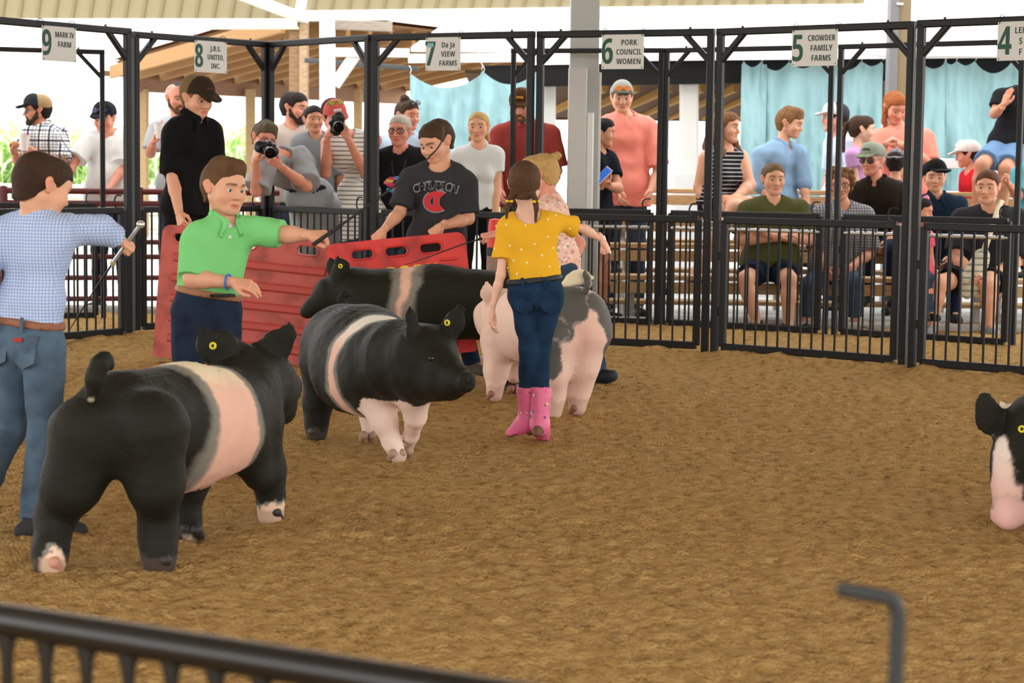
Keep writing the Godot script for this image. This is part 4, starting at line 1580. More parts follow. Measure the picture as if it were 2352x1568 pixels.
func ear_tag(o: Node3D, p: Vector3, face: Vector3, hole := true) -> void:
	var u := face.cross(Vector3.UP).normalized()
	var v := u.cross(face).normalized()
	var pts := []
	for i in 17:
		var a := TAU * i / 16.0
		pts.append(p - o.position + (u * cos(a) + v * sin(a)) * 0.0095)
	var t := put("ear_tag", tube_mesh(pts, 0.0042, 8), mat(Color(0.80, 0.76, 0.10), 0.5), o)
	put("tag_pin", tube_mesh([p - o.position - face * 0.004, p - o.position + face * 0.003], 0.0045, 10), mat(Color(0.20, 0.16, 0.03), 0.5), t)


func pig_eye(o: Node3D, p: Vector3) -> void:
	var b := Body.new()
	b.ball(p - o.position, 0.010, 0.001)
	put("eye", from_arrays(b.net(0.003)), mat(Color(0.02, 0.015, 0.012), 0.15), o)


var hide: StandardMaterial3D

func build_pigs() -> void:
	marks = FastNoiseLite.new()
	marks.seed = 77
	marks.frequency = 1.0
	marks.fractal_octaves = 2
	hide = tinted(0.6, 0.3)
	hide.heightmap_enabled = true
	hide.heightmap_texture = noise_tex(512, 0.12, 3, 61)
	hide.heightmap_scale = 0.25
	hide.uv1_triplanar = true
	hide.uv1_scale = Vector3(2.5, 5.0, 2.5)
	var fd := Vector3.BACK

	# the big belted pig nearest the rail, walking away
	var b := Body.new()
	limb(b, [[282, 975, 6.2, 126], [420, 965, 6.5, 122], [540, 943, 6.85, 106]], 0.08)
	limb(b, [[390, 1025, 6.45, 110], [490, 985, 6.7, 112]], 0.08)
	limb(b, [[205, 1005, 6.06, 100], [165, 1110, 6.05, 64], [126, 1185, 6.1, 40], [116, 1262, 6.03, 34], [112, 1300, 6.0, 33]], 0.06)
	limb(b, [[340, 990, 6.05, 100], [358, 1110, 6.06, 60], [363, 1200, 6.12, 36], [363, 1250, 6.1, 34], [366, 1298, 6.06, 36]], 0.06)
	limb(b, [[440, 1040, 6.62, 60], [432, 1120, 6.62, 36], [428, 1190, 6.62, 27], [436, 1222, 6.58, 30]], 0.05)
	limb(b, [[585, 985, 6.88, 66], [612, 1080, 6.92, 40], [622, 1135, 6.94, 27], [622, 1180, 6.94, 31]], 0.05)
	limb(b, [[560, 1025, 6.8, 52], [590, 1095, 6.84, 30]], 0.05)
	limb(b, [[560, 895, 6.95, 88], [600, 880, 7.1, 74], [655, 890, 7.25, 40]], 0.06)
	limb(b, [[560, 845, 7.0, 52], [600, 850, 7.05, 46]], 0.05)
	limb(b, [[630, 905, 7.1, 52], [620, 920, 7.15, 54]], 0.05)
	limb(b, [[645, 930, 7.3, 38], [650, 945, 7.42, 30]], 0.04)
	limb(b, [[608, 812, 7.05, 34], [640, 788, 7.04, 33], [660, 766, 7.03, 20], [668, 746, 7.02, 8]], 0.03, Vector3(0.4, 0.0, 1.0), 0.34)
	limb(b, [[540, 818, 6.98, 38], [505, 800, 6.93, 42], [482, 790, 6.92, 34], [462, 756, 6.92, 10]], 0.03, Vector3(-0.3, 0.2, 1.0), 0.34)
	limb(b, [[212, 912, 5.95, 17], [218, 868, 5.93, 21], [228, 836, 5.93, 20], [240, 826, 5.95, 17], [252, 842, 5.98, 12]], 0.02)
	b.carve(at(240, 955, 5.90), at(258, 1100, 5.93), 0.030, 0.030, 0.07)
	var rump := at(282, 975, 6.2)
	var shoulder := at(540, 943, 6.85)
	var axis := (shoulder - rump).normalized()
	var J := {"rump": rump, "axis": axis, "belt": 0.385, "half": 0.122, "leg": [at(442, 1085, 6.62), at(432, 1220, 6.6)], "fore_up": at(612, 1080, 6.92), "spot": at(212, 925, 5.93), "socks": [[at(622, 1200, 6.92), 0.085], [at(122, 1296, 5.96), 0.055], [at(446, 1246, 6.52), 0.04]]}
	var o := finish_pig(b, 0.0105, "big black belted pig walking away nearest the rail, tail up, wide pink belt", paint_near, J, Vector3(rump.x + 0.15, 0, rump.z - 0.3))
	ear_tag(o, at(489, 794, 6.83), Vector3(-0.3, 0.2, 1.0).normalized())
	for h in [[112, 1312, 5.98], [366, 1306, 6.04], [440, 1234, 6.55], [622, 1194, 6.92]]:
		hooves(o, at(h[0], h[1], h[2]), axis, Color(0.14, 0.11, 0.10) if h[0] != 112 else Color(0.70, 0.50, 0.42))

	# the belted pig coming towards the camera
	b = Body.new()
	limb(b, [[792, 800, 9.05, 104], [838, 818, 8.8, 110], [885, 838, 8.5, 108]], 0.08)
	limb(b, [[815, 850, 8.75, 98], [850, 870, 8.6, 88]], 0.08)
	limb(b, [[745, 845, 9.1, 56], [730, 925, 9.1, 30], [727, 975, 9.1, 21], [727, 1000, 9.08, 20]], 0.06)
	limb(b, [[862, 915, 8.45, 46], [882, 965, 8.42, 30], [900, 1015, 8.42, 21], [914, 1046, 8.4, 21]], 0.025)
	limb(b, [[952, 915, 8.3, 40], [954, 955, 8.34, 26], [944, 1000, 8.46, 17], [936, 1026, 8.56, 15]], 0.02)
	limb(b, [[840, 940, 9.0, 22], [845, 985, 8.96, 14]], 0.04)
	limb(b, [[925, 828, 8.35, 98], [975, 826, 8.2, 77], [1020, 856, 8.05, 43], [1052, 872, 7.95, 28], [1066, 877, 7.9, 22]], 0.05)
	limb(b, [[965, 870, 8.2, 56], [1035, 892, 8.0, 27]], 0.05)
	limb(b, [[1066, 877, 7.9, 25], [1073, 877, 7.87, 25]], 0.006, Vector3(0.55, 0.0, 0.8), 0.55)
	limb(b, [[958, 800, 8.16, 17], [950, 762, 8.13, 18], [944, 726, 8.13, 14], [941, 708, 8.14, 6]], 0.02, Vector3(0.6, 0.0, 0.8), 0.55)
	limb(b, [[1026, 772, 8.2, 24], [1043, 742, 8.2, 26], [1057, 710, 8.2, 15]], 0.03, Vector3(-0.6, 0.0, 1.0), 0.36)
	limb(b, [[790, 700, 9.2, 9], [782, 685, 9.2, 7], [792, 674, 9.2, 7], [806, 678, 9.2, 6]], 0.015)
	b.carve(at(1078, 872, 7.85), at(1082, 872, 7.84), 0.009, 0.009, 0.006)
	b.carve(at(1089, 878, 7.85), at(1092, 878, 7.84), 0.009, 0.009, 0.006)
	rump = at(792, 800, 9.05)
	shoulder = at(885, 838, 8.5)
	axis = (shoulder - rump).normalized()
	J = {"rump": rump, "axis": axis, "belt": 0.50, "half": 0.030, "white": [at(912, 1050, 8.4), at(886, 955, 8.42), at(930, 1035, 8.46), at(950, 960, 8.32), at(843, 1000, 8.96)]}
	o = finish_pig(b, 0.0115, "black belted pig with white front legs turning towards the rail, snout raised", paint_mid, J, Vector3(at(840, 900, 8.7).x, 0, -8.7))
	ear_tag(o, at(1027, 741, 8.05), Vector3(-0.6, 0.0, 1.0).normalized())
	pig_eye(o, at(990, 824, 7.90))
	for h in [[1075, 872, 7.845], [1087, 876, 7.835]]:
		var nb := Body.new()
		nb.cap(at(h[0], h[1] - 3, h[2]) - o.position, at(h[0], h[1] + 4, h[2]) - o.position, 0.009, 0.008, 0.001)
		put("nostril", from_arrays(nb.net(0.003)), mat(Color(0.02, 0.015, 0.015), 0.7), o)
	for h in [[727, 1004, 9.06], [912, 1054, 8.38], [930, 1036, 8.44], [845, 992, 8.95]]:
		hooves(o, at(h[0], h[1], h[2]), -axis, Color(0.62, 0.50, 0.42) if h[0] != 727 else Color(0.22, 0.19, 0.16))

	# the belted pig crossing behind it
	b = Body.new()
	limb(b, [[850, 697, 11.3, 80], [1000, 695, 11.3, 82], [1165, 702, 11.3, 80]], 0.08)
	limb(b, [[800, 668, 11.3, 55], [758, 676, 11.3, 35], [718, 706, 11.3, 16], [702, 717, 11.3, 13]], 0.06)
	limb(b, [[776, 634, 11.2, 22], [784, 612, 11.17, 20], [775, 594, 11.15, 7]], 0.03, Vector3(-0.5, 0.0, 1.0), 0.4)
	limb(b, [[770, 634, 11.45, 20], [764, 612, 11.47, 16], [758, 598, 11.47, 6]], 0.03, Vector3(-0.5, 0.0, 1.0), 0.4)
	for l in [[835, 11.15], [865, 11.5], [1172, 11.15], [1200, 11.5]]:
		var foot := floor_at(l[0] + 4, l[1])
		var hip := at(l[0], 745, l[1])
		b.cap(hip, hip.lerp(foot, 0.5), 0.10, 0.06, 0.05)
		b.cap(hip.lerp(foot, 0.5), foot + Vector3(0, 0.04, 0), 0.055, 0.04, 0.04)
	rump = at(1165, 702, 11.3)
	axis = (at(850, 697, 11.3) - rump).normalized()
	J = {"rump": rump, "axis": axis, "belt": 0.575, "half": 0.010}
	o = finish_pig(b, 0.0125, "long black pig with a narrow pale belt crossing in front of the bright red board", paint_far, J, Vector3(at(1000, 700, 11.3).x, 0, -11.3))
	ear_tag(o, at(782, 611, 11.07), Vector3(-0.4, 0.1, 1.0).normalized())
	for l in [[835, 11.15], [865, 11.5], [1172, 11.15], [1200, 11.5]]:
		hooves(o, floor_at(l[0] + 4, l[1]) + Vector3(0, 0.035, 0), axis, Color(0.2, 0.16, 0.14))

	# the pink spotted pig seen from behind
	b = Body.new()
	limb(b, [[1325, 738, 10.15, 78], [1275, 742, 10.2, 84], [1225, 742, 10.5, 86], [1178, 752, 10.85, 76]], 0.08)
	limb(b, [[1345, 775, 10.08, 58], [1336, 842, 10.08, 36], [1330, 890, 10.12, 25], [1326, 935, 10.1, 21]], 0.06)
	limb(b, [[1268, 790, 10.0, 56], [1270, 860, 9.98, 31], [1272, 910, 10.02, 22], [1270, 950, 10.0, 20]], 0.06)
	limb(b, [[1148, 790, 10.75, 46], [1140, 850, 10.72, 26], [1136, 905, 10.7, 19]], 0.05)
	limb(b, [[1190, 800, 10.9, 40], [1182, 862, 10.9, 20]], 0.05)
	limb(b, [[1150, 720, 10.85, 58], [1128, 728, 10.9, 36], [1118, 750, 10.95, 20]], 0.06)
	limb(b, [[1134, 692, 10.75, 20], [1120, 674, 10.72, 16], [1117, 652, 10.72, 7]], 0.03, Vector3(0.3, 0.0, 1.0), 0.4)
	limb(b, [[1345, 668, 10.0, 9], [1352, 650, 9.98, 8], [1346, 630, 9.98, 9]], 0.015)
	J = {"dark": [[at(1316, 650, 10.05), at(1300, 740, 9.86), 0.105], [at(1282, 720, 9.9), at(1252, 800, 9.95), 0.07], [at(1258, 800, 9.9), at(1266, 850, 9.88), 0.055], [at(1390, 690, 10.05), at(1412, 790, 10.1), 0.09], [at(1172, 690, 10.6), at(1180, 700, 10.6), 0.03]], "pink": at(1344, 770, 10.0)}
	o = finish_pig(b, 0.0115, "pink pig with dark grey patches seen from behind beside the girl in yellow", paint_pink, J, Vector3(at(1260, 740, 10.4).x, 0, -10.4))
	for h in [[1326, 944, 10.08], [1270, 958, 10.0], [1136, 914, 10.68], [1181, 872, 10.95]]:
		hooves(o, at(h[0], h[1], h[2]), Vector3(-0.5, 0, -0.8), Color(0.55, 0.36, 0.29))
	var hair := Body.new()
	for i in 15:
		var s := i / 14.0
		var p := at(1296 + s * 50, 652 - s * 8, 10.02) - o.position
		hair.cap(p, p + Vector3(0.012 + 0.03 * s, 0.025 + 0.04 * sin(s * 3.0 + 0.4), 0.0), 0.014, 0.003, 0.012)
	put("tail_bristles", from_arrays(hair.net(0.005, 0.003, 70.0)), mat(Color(0.88, 0.84, 0.72), 0.9), o).set_meta("label", "cream tail bristles")

	# the pig nosing the dirt at the edge of the view
	b = Body.new()
	limb(b, [[2368, 992, 7.02, 78], [2343, 1055, 7.0, 60], [2328, 1110, 6.98, 42], [2316, 1158, 6.97, 35]], 0.06)
	limb(b, [[2294, 1184, 6.98, 20], [2316, 1190, 6.95, 24], [2345, 1180, 6.95, 24]], 0.03)
	limb(b, [[2400, 1080, 6.95, 68], [2372, 1130, 6.95, 50]], 0.05)
	limb(b, [[2300, 990, 7.0, 26], [2272, 958, 6.98, 33], [2262, 926, 6.97, 22], [2260, 912, 6.97, 9]], 0.03, Vector3(0.3, 0.0, 1.0), 0.36)
	limb(b, [[2316, 965, 7.04, 24], [2305, 944, 7.05, 16], [2301, 924, 7.05, 7]], 0.02, Vector3(0.4, 0.3, 1.0), 0.45)
	limb(b, [[2440, 1000, 6.95, 110], [2580, 985, 6.9, 128], [2800, 985, 6.85, 132]], 0.08)
	for l in [[2480, 6.7], [2540, 7.15], [2780, 6.65], [2850, 7.1]]:
		var foot := floor_at(l[0], l[1])
		var hip := at(l[0], 1060, l[1])
		b.cap(hip, hip.lerp(foot, 0.5), 0.11, 0.06, 0.05)
		b.cap(hip.lerp(foot, 0.5), foot + Vector3(0, 0.04, 0), 0.055, 0.042, 0.04)
	J = {"blaze": [at(2288, 1025, 6.94), at(2298, 1150, 6.9)], "muzzle": at(2322, 1196, 6.92), "tip": at(2301, 926, 7.03)}
	o = finish_pig(b, 0.0095, "black pig with a white blaze nosing the dirt at the edge of view", paint_blaze, J, Vector3(at(2500, 1000, 6.9).x, 0, -6.9))
	ear_tag(o, at(2347, 985, 6.86), Vector3(-0.3, 0.3, 1.0).normalized())
	pig_eye(o, at(2331, 1064, 6.905))
	for l in [[2480, 6.7], [2540, 7.15], [2780, 6.65], [2850, 7.1]]:
		hooves(o, floor_at(l[0], l[1]) + Vector3(0, 0.035, 0), Vector3.LEFT, Color(0.2, 0.16, 0.14))


func paint_mid(p: Vector3, _n: Vector3, J: Dictionary) -> Color:
	var w := marks.get_noise_3dv(p * 8.0) * 0.02 + marks.get_noise_3dv(p * 45.0) * 0.006
	var t: float = (p - J.rump).dot(J.axis) + w
	var high := smoothstep(0.45, 0.62, p.y)
	var c := mix3(J.half * (1.0 + high) + 0.012 * (1.0 - smoothstep(0.25, 0.4, p.y)), 0.045, absf(t - J.belt - 0.05 * high), PINK.lerp(Color(0.80, 0.77, 0.68), high), BLACK)
	var d := minf(near_line(p, J.white[0], J.white[1]), minf(near_line(p, J.white[2], J.white[3]), p.distance_to(J.white[4])))
	d += w * 1.2
	if d < 0.13 and p.y < 0.315 + w * 2.0: c = PINK.lerp(Color(0.82, 0.70, 0.62), 0.6) if p.y < 0.29 + w * 2.0 else FUZZ
	if p.y < 0.05 + w: c = c.lerp(Color(0.36, 0.25, 0.16), 0.5 if c.r > 0.1 else 0.12)
	return c


func paint_far(p: Vector3, _n: Vector3, J: Dictionary) -> Color:
	var w := marks.get_noise_3dv(p * 8.0) * 0.025 + marks.get_noise_3dv(p * 45.0) * 0.006
	var t: float = (p - J.rump).dot(J.axis) + w + (p.y - 0.6) * 0.18
	return mix3(J.half * clampf((p.y - 0.38) / 0.2, 0.0, 1.6), 0.085, absf(t - J.belt), PINK, BLACK)


func paint_pink(p: Vector3, _n: Vector3, J: Dictionary) -> Color:
	var w := marks.get_noise_3dv(p * 8.0) * 0.032 + marks.get_noise_3dv(p * 30.0) * 0.006
	var c := Color(0.76, 0.53, 0.44).lerp(Color(0.74, 0.40, 0.34), clampf(1.0 - p.distance_to(J.pink) / 0.17, 0.0, 1.0) * 0.6)
	for s in J.dark:
		var d: float = near_line(p, s[0], s[1]) + w
		if d < s[2]: c = Color(0.105, 0.10, 0.093)
		elif d < s[2] + 0.008: c = Color(0.3, 0.25, 0.22)
	if p.y < 0.09 + w: c = c.lerp(Color(0.42, 0.26, 0.19), 0.5)
	return c


func paint_blaze(p: Vector3, _n: Vector3, J: Dictionary) -> Color:
	var w := marks.get_noise_3dv(p * 14.0) * 0.02 + marks.get_noise_3dv(p * 45.0) * 0.006
	var d := near_line(p, J.blaze[0], J.blaze[1]) + w
	var c := BLACK
	var reach := 0.040 + 0.035 * smoothstep(0.30, 0.10, p.y)
	c = Color(0.76, 0.64, 0.57).lerp(Color(0.72, 0.46, 0.39), smoothstep(0.30, 0.14, p.y)).lerp(c, smoothstep(reach - 0.006, reach + 0.012, d))
	var m: float = p.distance_to(J.muzzle) + w
	if m < 0.100: c = Color(0.70, 0.42, 0.38) if m < 0.085 else c.lerp(Color(0.5, 0.33, 0.3), 0.6)
	if p.distance_to(J.tip) < 0.035 + w * 0.5: c = Color(0.70, 0.60, 0.52)
	return c


func hooves(o: Node3D, p: Vector3, ahead: Vector3, c: Color) -> void:
	var dir := Vector3(ahead.x, 0, ahead.z).normalized()
	var side := Vector3(-dir.z, 0, dir.x)
	for s in [-1.0, 1.0]:
		var b := Body.new()
		var q: Vector3 = p - o.position
		q.y = 0.022
		b.cap(q + side * s * 0.019 + Vector3(0, 0.02, 0), q + side * s * 0.021 + dir * 0.026 - Vector3(0, 0.004, 0), 0.021, 0.015, 0.01)
		put("hoof", from_arrays(b.net(0.0055)), mat(c, 0.6), o)
# ---------------------------------------------------------------- the people
func hair_mat(c: Color) -> StandardMaterial3D:
	var m := StandardMaterial3D.new()
	m.albedo_color = c
	m.albedo_texture = grain
	m.roughness = 0.7
	m.metallic_specular = 0.35
	m.uv1_triplanar = true
	m.heightmap_enabled = true
	m.heightmap_texture = strands
	m.heightmap_scale = 0.9
	m.uv1_scale = Vector3(14.0, 3.0, 14.0)
	return m


func denim(c: Color) -> StandardMaterial3D:
	var m: StandardMaterial3D = cloth(c).duplicate()
	m.albedo_texture = worn
	return m


func stripe_tex(rows: Array, size := 64) -> ImageTexture:  # horizontal bands: [from, to, colour] in 0..1
	var im := Image.create(size, size, false, Image.FORMAT_RGB8)
	im.fill(rows[0])
	for r in rows.slice(1):
		im.fill_rect(Rect2i(0, int(r[0] * size), size, int((r[1] - r[0]) * size)), r[2])
	return ImageTexture.create_from_image(im)


func check_tex(base: Color, lines: Array, size := 64) -> ImageTexture:  # [from, to, colour, strength] crossed both ways
	var im := Image.create(size, size, false, Image.FORMAT_RGB8)
	for y in size:
		for x in size:
			var c := base
			for l in lines:
				if float(x) / size >= l[0] and float(x) / size < l[1]: c = c.lerp(l[2], l[3])
				if float(y) / size >= l[0] and float(y) / size < l[1]: c = c.lerp(l[2], l[3])
			im.set_pixel(x, y, c)
	return ImageTexture.create_from_image(im)


func build_people() -> void:
	var brown_hair := hair_mat(Color(0.30, 0.21, 0.14))
	var dark_hair := hair_mat(Color(0.15, 0.105, 0.08))
	var black_hair := hair_mat(Color(0.07, 0.055, 0.05))
	var sandy := hair_mat(Color(0.56, 0.43, 0.28))
	var blond := hair_mat(Color(0.86, 0.71, 0.46))
	var white_hair := hair_mat(Color(0.80, 0.77, 0.72))
	var ginger := hair_mat(Color(0.70, 0.40, 0.20))
	var jeans := denim(Color(0.24, 0.30, 0.38))
	var dark_jeans := denim(Color(0.15, 0.19, 0.26))
	var navy := cloth(Color(0.10, 0.14, 0.22))
	var charcoal := cloth(Color(0.17, 0.17, 0.18))
	var black := cloth(Color(0.085, 0.085, 0.088))
	var white := cloth(Color(0.86, 0.86, 0.86))
	var grey := cloth(Color(0.58, 0.59, 0.60))
	var salmon := cloth(Color(0.95, 0.57, 0.51))
	var leather := mat(Color(0.50, 0.30, 0.19), 0.6)
	var rubber := mat(Color(0.09, 0.09, 0.10), 0.7)
	var frames := mat(Color(0.05, 0.045, 0.045), 0.3)
	var shade := mat(Color(0.04, 0.05, 0.06), 0.08)
	var crowd_phrase := "spectators behind the pens"
	var ring_phrase := "young handlers in the ring"

	# ---- in the ring
	person({"d": 6.7, "head": [98, 428], "yaw": 150, "hyaw": 128, "nod": 22, "k": 0.76, "hk": 0.91, "neck": 0.85, "face": "kid", "cell": 0.011, "skin": "fair",
		"nk": [88, 505], "hip": [66, 775], "sh": [[165, 530, -0.02], [2, 540, 0.0]], "el": [[232, 528, -0.10], [-55, 640, 0.05]], "wr": [[272, 548, -0.15], [-45, 740, -0.1]], "fingers": [[306, 572, -0.18], null], "hands": ["fist", "relax"], "back": [Vector3(0.4, 0.7, 0.3), null],
		"kn": [[102, 1000, -0.02], [20, 985, -0.14]], "an": [[78, 1195, 0.03], [-40, 1120, 0.12]], "toe": [[180, 1220, -0.02], [-60, 1180, 0.1]],
		"hair": {"style": "short", "m": hair_mat(Color(0.26, 0.18, 0.12)), "thick": 0.005, "amp": 0.0015, "line": 0.055, "nape": -0.10, "cell": 0.004},
		"shirt": {"m": printed(check_tex(Color(0.76, 0.81, 0.89), [[0.0, 0.5, Color(0.48, 0.57, 0.76), 0.55]]), 0.011), "sleeve": 1.88, "ease": 0.016, "hem": -0.062, "folds": 0.014, "collar": 0.035, "cell": 0.009, "called": "shirt"},
		"pants": {"m": denim(Color(0.34, 0.42, 0.49)), "called": "jeans", "belt": leather, "belt_label": "tan leather belt", "rise": 0.085, "folds": 0.012, "cuff": 0.058, "cell": 0.010},
		"shoes": mat(Color(0.13, 0.12, 0.12), 0.8), "sole": mat(Color(0.72, 0.70, 0.66), 0.7), "extra": seat_pockets}, "boy in a blue checked long-sleeved shirt and jeans, back turned, driving the nearest pig", ring_phrase)

	person({"d": 8.0, "head": [514, 433], "yaw": 38, "hyaw": 46, "nod": 6, "tilt": -4, "k": 0.80, "hk": 0.93, "neck": 0.85, "face": "kid", "iris": "blue", "cell": 0.011, "skin": "fair",
		"nk": [510, 512], "hip": [474, 700], "sh": [[448, 562, 0.06], [592, 530, -0.02]], "el": [[440, 640, 0.10], [652, 538, 0.0]], "wr": [[538, 648, 0.16], [712, 540, 0.04]], "fingers": [[600, 662, 0.18], [752, 542, 0.04]], "hands": ["relax", "fist"], "back": [Vector3(0.1, 0.8, 0.6), Vector3(0.0, 0.8, 0.6)],
		"kn": [[428, 880, 0.06], [522, 860, -0.02]], "an": [[400, 1070, 0.0], [530, 1050, -0.1]],
		"hair": {"style": "top", "m": hair_mat(Color(0.42, 0.30, 0.19)), "thick": 0.004, "amp": 0.002, "line": 0.066, "cell": 0.004}, "brows": mat(Color(0.34, 0.24, 0.16), 0.9),
		"shirt": {"m": cloth(Color(0.47, 0.78, 0.48)), "sleeve": 0.92, "ease": 0.014, "hem": -0.060, "folds": 0.011, "collar": 0.040, "vee": 0.035, "cell": 0.009, "called": "polo_shirt"},
		"pants": {"m": dark_jeans, "called": "jeans", "belt": mat(Color(0.56, 0.37, 0.24), 0.6), "belt_label": "tan belt", "rise": 0.080, "folds": 0.010, "cuff": 0.058, "cell": 0.010},
		"shoes": rubber, "extra": green_boy}, "boy in a green polo shirt leaning forward with a long black whip", ring_phrase)

	person({"d": 12.1, "head": [1003, 326], "yaw": -12, "hyaw": -38, "nod": 24, "tilt": 4, "k": 0.90, "hk": 1.07, "neck": 0.9, "face": "kid", "cell": 0.012, "skin": "fair",
		"nk": [1014, 384], "hip": [1002, 545], "sh": [[940, 410, 0.0], [1072, 420, 0.0]], "el": [[918, 488, 0.08], [1076, 502, 0.02]], "wr": [[880, 530, 0.24], [1012, 520, 0.24]], "fingers": [[862, 550, 0.26], [984, 545, 0.26]], "hands": ["grip", "fist"], "back": [Vector3(0, 0.7, 0.7), Vector3(0, 0.6, 0.8)],
		"hair": {"style": "short", "m": hair_mat(Color(0.33, 0.24, 0.16)), "thick": 0.007, "amp": 0.004, "line": 0.062}, "brows": mat(Color(0.2, 0.13, 0.09), 0.9),
		"shirt": {"m": cloth(Color(0.21, 0.21, 0.22)), "sleeve": 0.85, "ease": 0.018, "flare": 0.03, "hem": 0.10, "neck": [0.072, 0.045], "folds": 0.010, "cell": 0.010, "called": "t_shirt"},
		"pants": {"m": navy, "called": "jeans"}, "kn": [[975, 690, 0.0], [1050, 690, 0.0]], "an": [[962, 838, 0.0], [1084, 836, 0.0]], "toe": [[948, 854, 0.08], [1106, 852, 0.06]], "shoes": mat(Color(0.30, 0.28, 0.22), 0.8), "extra": champion_print}, "boy in a charcoal CHAMPION T-shirt gripping the bright red sorting board", ring_phrase)

	person({"d": 13.1, "head": [452, 226], "yaw": 52, "hyaw": 48, "nod": 14, "k": 1.02, "hk": 1.08, "face": "man", "skin": "fair",
		"nk": [440, 276], "hip": [432, 470], "el": [[398, 412, 0.12], null], "wr": [[412, 492, 0.22], null], "sh": [[398, 312, 0.06], [486, 305, -0.05]], "fingers": [[422, 530, 0.30], null], "hands": ["grip", "relax"], "thumb": [Vector3(1, 0.2, 0.3), null],
		"hair": {"style": "short", "m": sandy, "thick": 0.006}, "cap": {"m": cloth(Color(0.20, 0.16, 0.12)), "back": cloth(Color(0.45, 0.37, 0.26)), "dip": 4.0, "badge": mat(Color(0.28, 0.14, 0.10), 0.8)},
		"shirt": {"m": black, "sleeve": 0.86, "ease": 0.018, "flare": 0.035, "hem": 0.06, "collar": 0.05, "folds": 0.010, "called": "shirt"},
		"pants": {"m": black, "called": "trousers"}, "shoes": rubber}, "man in a black short-sleeved shirt and brown cap holding the faded red sorting board", "")

	person({"d": 9.1, "head": [1206, 424], "yaw": 176, "hyaw": 172, "nod": 6, "k": 0.73, "hk": 0.88, "neck": 0.8, "arm": 0.66, "face": "kid", "cell": 0.010, "skin": "pale",
		"nk": [1212, 498], "hip": [1232, 672], "sh": [[1284, 510, -0.03], [1160, 530, 0.0]], "el": [[1342, 526, -0.10], [1150, 632, 0.02]], "wr": [[1384, 552, -0.16], [1130, 712, 0.0]], "fingers": [[1398, 578, -0.18], [1128, 756, 0.0]], "hands": ["fist", "relax"], "leg": 0.70,
		"kn": [[1244, 800, -0.03], [1212, 800, 0.0]], "an": [[1240, 978, 0.02], [1212, 968, -0.06]], "toe": [[1252, 1012, -0.14], [1172, 994, -0.06]],
		"hair": {"style": "pigtails", "m": hair_mat(Color(0.38, 0.27, 0.18)), "thick": 0.008, "amp": 0.003, "nape": -0.10, "cell": 0.004, "locks": [[[Vector3(0.045, -0.05, -0.085), Vector3(0.068, -0.085, -0.075)], 0.022, 0.013], [[Vector3(-0.045, -0.05, -0.085), Vector3(-0.068, -0.085, -0.075)], 0.022, 0.013], [[Vector3(0.068, -0.098, -0.078), Vector3(0.078, -0.13, -0.08), Vector3(0.084, -0.185, -0.07)], 0.018, 0.006], [[Vector3(-0.068, -0.098, -0.078), Vector3(-0.074, -0.13, -0.08), Vector3(-0.068, -0.20, -0.07)], 0.018, 0.006]]},
		"shirt": {"m": cloth(Color(0.87, 0.66, 0.17)), "sleeve": 0.62, "flare": 0.040, "ease": 0.016, "hem": -0.070, "neck": [0.082, -0.03], "folds": 0.012, "cell": 0.0085, "called": "blouse", "label": "yellow blouse"},
		"pants": {"m": denim(Color(0.13, 0.22, 0.32)), "called": "jeans", "belt": mat(Color(0.06, 0.06, 0.07), 0.6), "belt_label": "black plaited belt", "rise": 0.10, "folds": 0.010, "cuff": 0.048, "long": 1.62, "cell": 0.009},
		"extra": yellow_girl}, "girl in a yellow blouse, dark jeans and pink boots, seen from behind", ring_phrase)

	person({"d": 11.6, "head": [1238, 404], "yaw": -80, "hyaw": -95, "nod": 16, "k": 0.92, "g": 0.84, "hk": 1.0, "face": "woman", "cell": 0.012, "skin": "pink",
		"nk": [1262, 462], "hip": [1288, 600], "sh": [[1258, 490, 0.14], [1266, 488, -0.14]], "el": [[1190, 520, 0.20], [1330, 560, -0.12]], "wr": [[1138, 538, 0.24], [1300, 620, -0.05]], "fingers": [[1104, 545, 0.26], null], "hands": ["fist", "relax"], "back": [Vector3(0, 1, 0.3), null],
		"kn": [[1320, 735, 0.0], [1350, 740, -0.08]], "an": [[1300, 852, 0.06], [1368, 856, -0.1]], "toe": [[1268, 872, 0.06], [1404, 862, -0.02]],
		"hair": {"style": "plain", "m": blond, "thick": 0.010, "amp": 0.004, "locks": [[[Vector3(0, 0.075, -0.105), Vector3(0.0, 0.085, -0.135)], 0.030, 0.024]]},
		"shirt": {"m": printed(floral_tex(), 0.15), "sleeve": 0.62, "ease": 0.018, "flare": 0.035, "hem": 0.10, "folds": 0.012, "called": "blouse"},
		"pants": {"m": jeans, "called": "jeans", "cuff": 0.062}, "shoes": mat(Color(0.10, 0.13, 0.18), 0.7)}, "blond girl in a floral blouse behind the girl in yellow, whip arm stretched out", ring_phrase)

